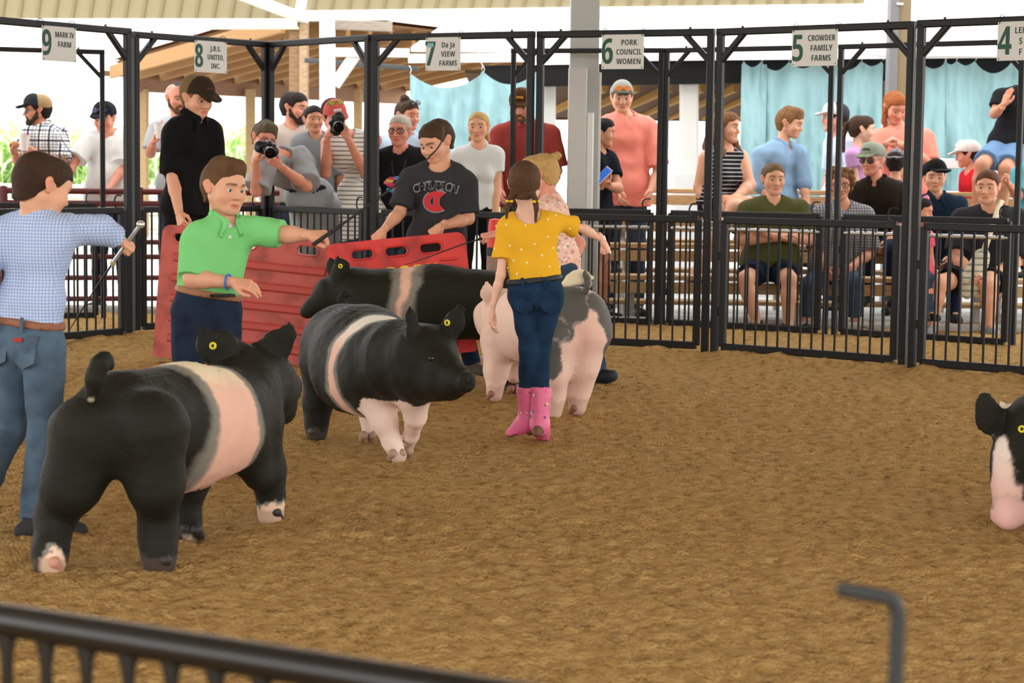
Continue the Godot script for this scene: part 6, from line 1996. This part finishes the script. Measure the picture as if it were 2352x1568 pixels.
func front_of(S: Dictionary, down: float, by: Dictionary, o: Node3D, called: String, across := 0.0) -> Vector3:
	# the foremost cloth point near the chest axis, read from the garment itself
	var mesh: ArrayMesh = by[called].mesh
	var v: PackedVector3Array = mesh.surface_get_arrays(0)[Mesh.ARRAY_VERTEX]
	var c: Vector3 = S.nk - S.spine * down + S.u * across - o.position
	var best := -10.0
	for p in v:
		var r := p - c
		if absf(r.dot(S.u)) < 0.03 and absf(r.dot(S.spine)) < 0.03:
			best = maxf(best, r.dot(S.f))
	return c + S.f * best


func champion_print(o: Node3D, S: Dictionary, by: Dictionary) -> void:
	var shirt: Node3D = by["t_shirt"]
	var pale := mat(Color(0.52, 0.53, 0.55), 0.8)
	var red := mat(Color(0.75, 0.14, 0.18), 0.8)
	var lid := mat(Color(0.17, 0.17, 0.18), 0.9)
	# arched college lettering
	var word := "CHAMPION"
	for pass_at in 2:
		for i in word.length():
			var s := (i - 3.5) * 0.0335 - (0.006 if i > 4 and i < 6 else 0.0)
			var l := lettering(word[i], 0.052 if pass_at == 0 else 0.037, pale if pass_at == 0 else lid, shirt, "lettering")
			var mid := front_of(S, 0.120, by, o, "t_shirt", s)
			l.mesh = bend_round(l.mesh, S, mid + S.spine * (0.012 - s * s * 1.6), -s * 2.0, 0.5, 0.003 + pass_at * 0.0025)
			l.position = Vector3.ZERO
	for pass_at in 2:
		var st := st_new()
		var g := 0.008 if pass_at == 0 else 0.0
		var z := 0.001 + pass_at * 0.002
		# the big C, open on the far side, with the bar through it
		for i in 26:
			var a0 := deg_to_rad(50 + i * 10)
			var a1 := deg_to_rad(60 + i * 10)
			var rin := 0.032 - g * 0.4
			var rout := 0.062 + g
			quad(st, Vector3(cos(a0) * rin * 1.25, sin(a0) * rin, z), Vector3(cos(a0) * rout * 1.25, sin(a0) * rout, z), Vector3(cos(a1) * rout * 1.25, sin(a1) * rout, z), Vector3(cos(a1) * rin * 1.25, sin(a1) * rin, z))
		for j in 8:
			var y0 := lerpf(-0.060 - g, 0.060 + g, j / 8.0)
			var y1 := lerpf(-0.060 - g, 0.060 + g, (j + 1) / 8.0)
			quad(st, Vector3(-0.017 - g * 0.5, y0, z), Vector3(0.017 + g * 0.5, y0, z), Vector3(0.017 + g * 0.5, y1, z), Vector3(-0.017 - g * 0.5, y1, z))
		st.generate_normals()
		var mid := front_of(S, 0.205, by, o, "t_shirt")
		put("chest_logo", bend_round(st.commit(), S, mid + S.u * 0.012, 0.0, 0.4, 0.004 + pass_at * 0.002), pale if pass_at == 0 else red, shirt)


func eagle_print(o: Node3D, S: Dictionary, by: Dictionary) -> void:
	var shirt: Node3D = by["t_shirt"]
	var rng := RandomNumberGenerator.new()
	rng.seed = 3
	for i in 9:
		var b := Body.new()
		var p := front_of(S, 0.34 + 0.022 * (i % 3), by, o, "t_shirt", -0.12 + i * 0.026)
		b.cap(p - S.u * 0.05, p + S.u * 0.05 + S.spine * 0.03 * rng.randf(), 0.030, 0.022, 0.004, S.f, 0.12)
		put("chest_print", from_arrays(b.net(0.005, 0.010, 30.0, i)), mat([Color(0.12, 0.12, 0.14), Color(0.24, 0.27, 0.30), Color(0.13, 0.13, 0.14), Color(0.45, 0.35, 0.26)][i % 4], 0.9), shirt)


func poster_print(o: Node3D, S: Dictionary, by: Dictionary) -> void:
	var shirt: Node3D = by["t_shirt"]
	var cols := [Color(0.25, 0.62, 0.82), Color(0.80, 0.25, 0.45), Color(0.88, 0.76, 0.30), Color(0.30, 0.50, 0.75), Color(0.85, 0.45, 0.50)]
	var at_row := [[0.20, 0.02, 0.06, 0], [0.19, 0.07, 0.05, 0], [0.205, -0.04, 0.03, 1], [0.235, 0.03, 0.05, 3], [0.25, -0.05, 0.04, 1], [0.255, 0.02, 0.06, 3], [0.27, 0.06, 0.03, 2], [0.275, -0.01, 0.05, 4], [0.235, -0.08, 0.02, 4], [0.225, 0.09, 0.03, 0], [0.29, -0.05, 0.04, 0], [0.295, 0.03, 0.05, 1], [0.22, -0.06, 0.03, 2], [0.31, 0.0, 0.06, 3]]
	for r in at_row:
		var p := front_of(S, r[0], by, o, "t_shirt", r[1])
		var b := Body.new()
		b.cap(p - S.u * r[2] * 0.6, p + S.u * r[2] * 0.6, 0.017, 0.014, 0.004, S.f, 0.22)
		put("chest_print", from_arrays(b.net(0.004, 0.003, 70.0, 2)), mat(cols[r[3]], 0.9), shirt)
	# lanyard and badge
	var p0: Vector3 = S.nk - o.position
	for s in [-1.0, 1.0]:
		var q := front_of(S, 0.10, by, o, "t_shirt", s * 0.05)
		var w := front_of(S, 0.26, by, o, "t_shirt", s * 0.012)
		put("lanyard", tube_mesh(curve_pts([p0 + S.u * s * 0.06 + S.spine * 0.02, q + S.f * 0.004, w + S.f * 0.006], 5), 0.0045, 6), mat(Color(0.16, 0.15, 0.15), 0.8), o)
	var e := front_of(S, 0.36, by, o, "t_shirt", 0.01)
	put("badge", bar_mesh(e + S.spine * 0.05 + S.f * 0.012, e - S.spine * 0.05 + S.f * 0.012, 0.07, 0.004, S.f), mat(Color(0.85, 0.86, 0.88), 0.3), o)


func green_boy(o: Node3D, S: Dictionary, _by: Dictionary) -> void:
	var w: Vector3 = (S.wr[0] as Vector3).lerp(S.el[0], 0.14) - o.position
	var dir: Vector3 = ((S.wr[0] as Vector3) - S.el[0]).normalized()
	var u := dir.cross(Vector3.UP).normalized()
	var v := u.cross(dir)
	var pts := []
	for i in 21:
		pts.append(w + (u * cos(TAU * i / 20.0) + v * sin(TAU * i / 20.0)) * 0.0290)
	put("bracelet", tube_mesh(pts, 0.0045, 6), mat(Color(0.16, 0.42, 0.75), 0.5), o)
	var b: Vector3 = S.hip + S.f * 0.105 + S.spine * 0.045 - o.position
	put("belt_buckle", bar_mesh(b - S.u * 0.045, b + S.u * 0.045, 0.065, 0.012, S.f.cross(S.u)), mat(Color(0.10, 0.09, 0.09), 0.4, 0.4), o)
	# white undershirt showing in the collar
	var c := Body.new()
	c.cap(S.nk + S.f * 0.025 - o.position - S.spine * 0.03, S.nk + S.f * 0.045 - S.spine * 0.055 - o.position, 0.050, 0.040, 0.02)
	put("undershirt", from_arrays(c.net(0.008)), cloth(Color(0.85, 0.85, 0.87)), o)


# stitched back pockets and belt loops on a pair of jeans, laid on the cloth behind
func seat_pockets(o: Node3D, S: Dictionary, by: Dictionary) -> void:
	var jeans: MeshInstance3D = by["jeans"]
	var k: float = S.k
	var back := {"u": -S.u, "f": -S.f, "spine": S.spine, "nk": S.nk}
	var down: float = (S.nk as Vector3).distance_to(S.hip)
	for s in [-1.0, 1.0]:
		var st := st_new()
		var w := 0.062 * k
		var h := 0.075 * k
		var out := [Vector3(-w, h, 0), Vector3(w, h, 0), Vector3(w * 0.92, -h * 0.6, 0), Vector3(0, -h, 0), Vector3(-w * 0.92, -h * 0.6, 0)]
		for i in range(1, 4): for p in [out[0], out[i], out[i + 1]]: st.add_vertex(p)
		for i in 5:
			var a: Vector3 = out[i]
			var b: Vector3 = out[(i + 1) % 5]
			quad(st, a, b, b - Vector3(0, 0, 0.02), a - Vector3(0, 0, 0.02))
		st.generate_normals()
		var mid := front_of(back, down + 0.055 * k, by, o, "jeans", s * 0.085 * k)
		put("back_pocket", bend_round(st.commit(), back, mid, 0.0, 0.16 * k, 0.004), jeans.material_override, jeans)
		var top := front_of(back, down - 0.055 * k, by, o, "jeans", s * 0.07 * k)
		put("belt_loop", bar_mesh(top + S.spine * 0.045 * k - S.f * 0.014, top - S.spine * 0.02 * k - S.f * 0.012, 0.014, 0.006, S.f), jeans.material_override, jeans)
	if S.k > 0.74:
		var tab := front_of(back, down + 0.0 * k, by, o, "jeans", 0.05 * k)
		put("maker_tab", bar_mesh(tab + S.u * 0.018 - S.f * 0.003, tab - S.u * 0.018 - S.f * 0.003, 0.014, 0.004, S.f), mat(Color(0.62, 0.14, 0.13), 0.8), jeans)


func yellow_girl(o: Node3D, S: Dictionary, by: Dictionary) -> void:
	seat_pockets(o, S, by)
	# pink boots with heel, shaft and stitched flowers
	var pink := mat(Color(0.86, 0.40, 0.56), 0.5)
	var sole := mat(Color(0.42, 0.28, 0.20), 0.7)
	for i in 2:
		var an: Vector3 = S.an[i] - o.position
		var kn: Vector3 = S.kn[i] - o.position
		var toe: Vector3 = S.toe[i] - o.position
		var top := an.lerp(kn, 0.50)
		var b := Body.new()
		b.cap(top, an, 0.052, 0.040, 0.02, Vector3.ZERO, 1.0, [top, top - an])
		b.cap(an, an.lerp(toe, 0.4), 0.042, 0.036, 0.03)
		b.cap(an.lerp(toe, 0.3), toe, 0.036, 0.022, 0.02)
		b.carve(top + (top - an).normalized() * 0.01, top - (top - an).normalized() * 0.02, 0.044, 0.040, 0.004)
		var boot := put("boot", from_arrays(b.net(0.007, 0.002, 20.0)), pink, o)
		boot.set_meta("label", "pink cowgirl boot")
		var dir := (toe - an)
		var down := Vector3(0, -1, 0) if i == 1 else Vector3(-0.2, -0.7, 0.7).normalized()
		var s := Body.new()
		s.cap(an + down * 0.036 - dir * 0.05, toe + down * 0.014, 0.030, 0.022, 0.01, down, 0.28)
		s.cap(an + down * 0.034 - dir * 0.1, an + down * 0.052 - dir * 0.12, 0.024, 0.020, 0.006)
		put("boot_sole", from_arrays(s.net(0.006)), sole, boot)
		var rng := RandomNumberGenerator.new()
		rng.seed = 40 + i
		for j in 16:
			var t := rng.randf_range(0.08, 0.95)
			var a := rng.randf() * TAU
			var p := top.lerp(an, t) + Vector3(cos(a), 0, sin(a)) * lerpf(0.052, 0.041, t)
			var m := Body.new()
			m.ball(p, rng.randf_range(0.004, 0.0075), 0.001)
			put("flower_stitch", from_arrays(m.net(0.0035)), mat([Color(0.75, 0.78, 0.9), Color(0.55, 0.35, 0.6), Color(0.9, 0.85, 0.6), Color(0.45, 0.55, 0.45)][j % 4], 0.7), boot)
	# yellow hair bands and the pale dots knitted into the blouse
	var ht := Transform3D(S.hb * S.hk, S.head - o.position)
	for s in [-1.0, 1.0]:
		var pts := []
		for i in 13:
			pts.append(ht * (Vector3(s * 0.068, -0.092, -0.076) + Vector3(cos(TAU * i / 12.0) * 0.014, sin(TAU * i / 12.0) * 0.004, sin(TAU * i / 12.0) * 0.014)))
		put("hair_band", tube_mesh(pts, 0.007, 8), mat(Color(0.93, 0.75, 0.10), 0.7), o)
	var v: PackedVector3Array = (by["blouse"].mesh as ArrayMesh).surface_get_arrays(0)[Mesh.ARRAY_VERTEX]
	var dot := SphereMesh.new()
	dot.radius = 0.0052
	dot.height = 0.0105
	dot.radial_segments = 8
	dot.rings = 4
	var used: Array[Vector3] = []
	for i in range(0, v.size(), 7):
		var clear := true
		for q in used:
			if q.distance_to(v[i]) < 0.056:
				clear = false
				break
		if clear:
			used.append(v[i])
			put("knit_dot", dot, mat(Color(0.95, 0.90, 0.72), 0.9), by["blouse"]).position = v[i]


func pink_bow(o: Node3D, S: Dictionary, _by: Dictionary) -> void:
	var c: Vector3 = S.head + S.hb.y * 0.10 - o.position
	var b := Body.new()
	for s in [-1.0, 1.0]:
		b.cap(c, c + Vector3(s * 0.04, 0.012, 0.02), 0.008, 0.024, 0.006, Vector3(0, 0.3, 1), 0.5)
	put("hair_bow", from_arrays(b.net(0.005)), cloth(Color(0.92, 0.55, 0.66)), o)
# ---------------------------------------------------------------- boards, whips, cameras and the near rail
func build_items() -> void:
	boards()
	whips()
	held_things()
	near_rail()


func pill(w: float, h: float) -> PackedVector2Array:
	var p := PackedVector2Array()
	for i in 24:
		var a := TAU * i / 24.0
		var r := minf(w, h) / 2.0
		p.append(Vector2(signf(cos(a)) * (w / 2 - r) + cos(a) * r, signf(sin(a)) * (h / 2 - r) + sin(a) * r))
	return p


func sort_board(tl: Vector3, tr: Vector3, bl: Vector3, c: Color, slots: Array, label: String) -> Node3D:
	var o := thing("sorting_board", (bl + bl + tr - tl) / 2.0, label, "sorting board")
	var u := (tr - tl).normalized()
	var v := (tl - bl).normalized()
	v = (v - u * u.dot(v)).normalized()
	o.basis = Basis(u, v, u.cross(v))
	var w := tl.distance_to(tr)
	var h := tl.distance_to(bl)
	var m := StandardMaterial3D.new()
	m.albedo_color = c
	m.albedo_texture = noise_tex(256, 0.012, 5, 71, [[0.0, Color(0.72, 0.66, 0.62)], [0.5, Color(0.95, 0.93, 0.92)], [1.0, Color(1, 1, 1)]])
	m.roughness = 0.55
	m.uv1_triplanar = true
	m.uv1_scale = Vector3.ONE * 1.3
	var body := CSGPolygon3D.new()
	body.name = "panel"
	var outline := PackedVector2Array()
	for k in [[w / 2, h], [-w / 2, h], [-w / 2, 0.0], [w / 2, 0.0]]:
		var sx := signf(k[0])
		var sy := 1.0 if k[1] > 0.0 else -1.0
		var r := 0.055 if sy > 0.0 else 0.02
		for i in 7:
			var a := (PI / 2) * i / 6.0
			var q := Vector2(cos(a), sin(a)) if sx > 0.0 and sy > 0.0 else (Vector2(-sin(a), cos(a)) if sx < 0.0 and sy > 0.0 else (Vector2(-cos(a), -sin(a)) if sx < 0.0 else Vector2(sin(a), -cos(a))))
			outline.append(Vector2(k[0] - sx * r, k[1] - sy * r) + q * r)
	body.polygon = outline
	body.depth = 0.032
	body.material_override = m
	for s in slots:
		var cut := CSGPolygon3D.new()
		cut.name = "slot"
		cut.operation = CSGShape3D.OPERATION_SUBTRACTION
		cut.polygon = pill(s[2], s[3])
		cut.depth = 0.2
		cut.position = Vector3(s[0], s[1], 0.1)
		body.add_child(cut, true)
	o.add_child(body)
	for s in slots:  # the raised lip of each handle hole
		var pts := []
		for q in pill(s[2] + 0.012, s[3] + 0.012): pts.append(Vector3(s[0] + q.x, s[1] + q.y, 0.002))
		pts.append(pts[0])
		put("handle_lip", tube_mesh(pts, 0.007, 6), m, o)
	o.set_meta("w", w)
	o.set_meta("h", h)
	return o


func boards() -> void:
	var m := mat(Color(0.70, 0.27, 0.24), 0.6)
	var a := sort_board(at(350, 513, 12.62), at(736, 552, 12.5), at(350, 818, 12.62), Color(0.74, 0.33, 0.29), [[-0.40, 0.77, 0.13, 0.052], [0.0, 0.77, 0.13, 0.052], [0.40, 0.77, 0.13, 0.052]], "faded red ribbed sorting board held by the man in black")
	var w: float = a.get_meta("w")
	var h: float = a.get_meta("h")
	for i in 5:
		var y := h - 0.20 - i * 0.128
		put("rib", bar_mesh(Vector3(-w / 2 + 0.09, y, 0.006), Vector3(w / 2 - 0.02, y, 0.006), 0.03, 0.055, Vector3.UP, 0.012), m, a)
	var b := sort_board(at(767, 560, 11.72), at(1086, 530, 11.8), at(776, 838, 11.62), Color(0.86, 0.20, 0.17), [[-0.205, 0.635, 0.125, 0.050], [-0.005, 0.635, 0.125, 0.050], [0.20, 0.635, 0.125, 0.050]], "bright red sorting board lettered in yellow, held by the boy in charcoal")
	w = b.get_meta("w")
	h = b.get_meta("h")
	var red := mat(Color(0.80, 0.18, 0.15), 0.5)
	for k in [[0.30, h - 0.155, 0.10], [0.28, 0.16, 0.10]]:
		put("rib", bar_mesh(Vector3(k[0] - k[2] / 2, k[1], 0.004), Vector3(k[0] + k[2] / 2, k[1], 0.004), 0.02, 0.018, Vector3.UP, 0.005), red, b)
	var t := lettering("PORK", 0.085, mat(Color(0.92, 0.80, 0.12), 0.6), b, "lettering")
	t.position = Vector3(0.075, h - 0.215, 0.004)
	# red and black marker post by the gate
	var p := thing("marker_post", floor_at(1134, 12.9), "red marker post with a black band standing by the gate, behind the girl's hand", "marker")
	put("tube", lathe_mesh([[0.0, 0.93], [0.036, 0.925], [0.042, 0.90], [0.052, 0.74]], 20), mat(Color(0.90, 0.25, 0.20), 0.5), p)
	put("band", lathe_mesh([[0.054, 0.745], [0.055, 0.70], [0.054, 0.69]], 20), mat(Color(0.05, 0.05, 0.05), 0.5), p)
	put("stem", lathe_mesh([[0.052, 0.70], [0.055, 0.30], [0.058, 0.05], [0.09, 0.03], [0.09, 0.0], [0.0, 0.0]], 20), mat(Color(0.62, 0.50, 0.44), 0.6), p)


func whip(pts: Array, r0: float, label: String, grip := -1.0, silver := false, butt := 0.0) -> void:
	var c := curve_pts(pts, 8)
	var base: Vector3 = c[0]
	var o := thing("show_whip", base, label, "whip")
	var rs := []
	for i in c.size():
		c[i] -= base
		rs.append(lerpf(r0, r0 * 0.35, float(i) / c.size()))
	var m := mat(Color(0.035, 0.035, 0.04), 0.45)
	put("shaft", tube_mesh(c, rs, 8), m, o)
	if grip > 0.0:
		var dir: Vector3 = (c[1] - c[0]).normalized()
		put("handle", tube_mesh([-dir * grip * 0.35, dir * grip * 0.65], r0 * 1.45, 12), mat(Color(0.80, 0.81, 0.82), 0.2, 0.8) if silver else mat(Color(0.05, 0.05, 0.05), 0.6), o)
		if butt > 0.0:
			var s := SphereMesh.new()
			s.radius = butt
			s.height = butt * 2.0
			put("handle_ball", s, mat(Color(0.80, 0.79, 0.74), 0.12, 0.7), o).position = -dir * (grip * 0.35 + butt * 0.8)
			put("handle_collar", tube_mesh([dir * grip * 0.63, dir * grip * 0.70], r0 * 2.3, 10), mat(Color(0.78, 0.70, 0.48), 0.3, 0.6), o)


func whips() -> void:
	whip([at(298, 550, 6.87), at(262, 600, 6.89), at(220, 662, 6.96), at(180, 724, 7.05), at(158, 760, 7.1)], 0.0048, "thin black show whip with a silver handle and ball end in the blue-shirted boy's fist", 0.16, true, 0.014)
	whip([at(742, 546, 7.93), at(800, 505, 7.95), at(900, 432, 8.0), at(962, 383, 8.03), at(1005, 340, 8.05), at(1018, 312, 8.06), at(1018, 288, 8.06)], 0.0055, "long black show whip held out by the boy in green, its tip curling upward", 0.14)
	whip([at(1118, 544, 11.36), at(1060, 562, 11.3), at(990, 588, 11.22), at(928, 609, 11.15)], 0.0050, "slim black show whip in the blond girl's outstretched hand", 0.10)
	whip([at(1391, 556, 9.27), at(1399, 580, 9.28), at(1396, 600, 9.28), at(1388, 618, 9.28)], 0.0045, "short silver-handled whip hanging from the yellow-bloused girl's far hand", 0.09, true)


func camera_body(p: Vector3, aim: Vector3, roll: float, label: String) -> void:
	var o := thing("photo_camera", p, label, "camera")
	var z := aim.normalized()
	var x := Vector3.UP.cross(z).normalized()
	o.basis = Basis(x, z.cross(x), z) * Basis(Vector3.BACK, roll)
	var blk := mat(Color(0.03, 0.03, 0.03), 0.45)
	var b := Body.new()
	b.cap(Vector3(-0.05, 0, 0), Vector3(0.05, 0, 0), 0.046, 0.046, 0.01, Vector3.BACK, 0.6)
	b.cap(Vector3(-0.055, 0, 0.018), Vector3(-0.055, -0.02, 0.018), 0.022, 0.022, 0.02)
	b.cap(Vector3(0, 0.045, 0.0), Vector3(0, 0.05, 0.02), 0.024, 0.020, 0.02)
	put("body", from_arrays(b.net(0.006)), blk, o)
	var l := put("lens_barrel", lathe_mesh([[0.0, 0.02], [0.036, 0.02], [0.038, 0.05], [0.033, 0.055], [0.034, 0.10], [0.038, 0.105], [0.040, 0.15], [0.036, 0.152], [0.032, 0.135]], 24), mat(Color(0.05, 0.05, 0.05), 0.35), o)
	l.rotation.x = PI / 2
	put("lens_glass", lathe_mesh([[0.0, 0.143], [0.020, 0.141], [0.033, 0.135]], 24), mat(Color(0.02, 0.02, 0.03), 0.05), o).rotation.x = PI / 2
	put("mode_dial", lathe_mesh([[0.0, 0.056], [0.012, 0.056], [0.012, 0.040]], 14), mat(Color(0.12, 0.12, 0.12), 0.4), o).position = Vector3(0.045, 0.0, 0.0)


func held_things() -> void:
	camera_body(at(612, 342, 14.62), Vector3(0.32, -0.22, 1.0), -0.35, "black camera with a long lens held by the crouching photographer in grey")
	camera_body(at(775, 284, 15.12), Vector3(0.16, -0.20, 1.0), 1.35, "black camera turned upright in the hands of the photographer in the red cap")
	for c in [[56, 346, 16.33, "frosted plastic cup in the hands of the man in the plaid shirt"], [366, 318, 16.66, "frosted plastic cup raised by the bald bearded man"]]:
		var p := thing("cup", at(c[0], c[1], c[2]), c[3], "cup")
		put("cup_wall", lathe_mesh([[0.0, 0.0], [0.030, 0.0], [0.033, 0.03], [0.044, 0.125], [0.047, 0.128], [0.042, 0.124], [0.030, 0.01], [0.0, 0.006]], 20), mat(Color(0.88, 0.86, 0.84), 0.3), p)
		put("drinking_straw", tube_mesh([Vector3(0.0, 0.01, 0), Vector3(0.025, 0.15, 0.01)], 0.004, 8), mat(Color(0.85, 0.15, 0.15), 0.4), p)
	var ph := thing("phone", at(1386, 402, 15.92), "smartphone with a lit blue screen held by the woman in black", "phone")
	ph.basis = Basis.from_euler(Vector3(-0.5, -0.5, -0.6))
	put("case", bar_mesh(Vector3(0, -0.075, 0), Vector3(0, 0.075, 0), 0.075, 0.009, Vector3.BACK, 0.003), mat(Color(0.82, 0.80, 0.80), 0.4), ph)
	var screen := StandardMaterial3D.new()
	screen.albedo_color = Color(0.12, 0.30, 0.60)
	screen.emission_enabled = true
	screen.emission = Color(0.15, 0.40, 0.85)
	screen.emission_energy_multiplier = 0.12
	screen.roughness = 0.1
	put("screen", bar_mesh(Vector3(0, -0.066, 0.0052), Vector3(0, 0.066, 0.0052), 0.066, 0.001, Vector3.BACK, 0.0002), screen, ph)
	# the cream shoulder bag of the seated woman
	var bag := thing("shoulder_bag", at(2238, 650, 15.25), "cream and grey striped shoulder bag in the lap of the woman in charcoal", "bag")
	var b := Body.new()
	b.cap(Vector3(-0.03, 0.02, 0), Vector3(0.05, 0.20, 0.0), 0.085, 0.065, 0.03, Vector3.BACK, 0.6)
	b.cap(Vector3(0.0, -0.02, 0), Vector3(-0.05, -0.06, 0.0), 0.075, 0.06, 0.03, Vector3.BACK, 0.6)
	put("pouch", from_arrays(b.net(0.010, 0.01, 12.0)), printed(stripe_tex([Color(0.80, 0.78, 0.70), [0.0, 0.3, Color(0.52, 0.55, 0.52)]]), 0.05), bag)
	var s := []
	for k in [[2256, 590, 15.22], [2272, 540, 15.26], [2284, 508, 15.33], [2294, 478, 15.42], [2300, 462, 15.52], [2304, 462, 15.66]]: s.append(at(k[0], k[1], k[2]) - bag.position)
	put("strap", tube_mesh(curve_pts(s, 5), 0.006, 10, 4.0), cloth(Color(0.82, 0.77, 0.66)), bag)


func near_rail() -> void:
	var black := mat(Color(0.035, 0.035, 0.04), 0.32)
	var a := at(-420, 1355, 2.62)
	var b := at(1700, 1692, 1.86)
	var o := thing("ring_rail", Vector3(a.x, 0, a.z), "out-of-focus black barred gate rail in front of the camera", "rail")
	var u := (b - a)
	put("top_rail", tube_mesh([a - o.position, b - o.position], 0.0205, 16), black, o)
	var drop := Vector3(0, -0.62, 0)
	put("bottom_rail", tube_mesh([a - o.position + drop, b - o.position + drop], 0.0205, 12), black, o)
	var n := int(u.length() / 0.066)
	for i in n:
		var p := a.lerp(b, (i + 0.32) / n) - o.position
		put("bar", tube_mesh([p + Vector3(0, -0.012, 0), p + Vector3(0, -0.022, 0), p + Vector3(0, -0.036, 0), p + Vector3(0, -0.05, 0), p + drop], [0.016, 0.0125, 0.009, 0.0075, 0.0075], 10), black, o)
	var rod := thing("latch_rod", floor_at(2060, 1.9), "bent grey steel latch rod standing blurred in front of the camera", "rod")
	var e := rod.position
	var top := at(2062, 1366, 1.9) - e
	put("rod", tube_mesh([Vector3(top.x, 0.0, top.z), Vector3(top.x, top.y * 0.5, top.z), at(2062, 1420, 1.9) - e, at(2061, 1402, 1.9) - e, at(2058, 1389, 1.9) - e, at(2051, 1379, 1.9) - e, at(2041, 1373, 1.9) - e, at(2030, 1370, 1.9) - e, at(1980, 1361, 1.9) - e, at(1926, 1353, 1.9) - e], 0.0078, 12), mat(Color(0.10, 0.115, 0.125), 0.6), rod)
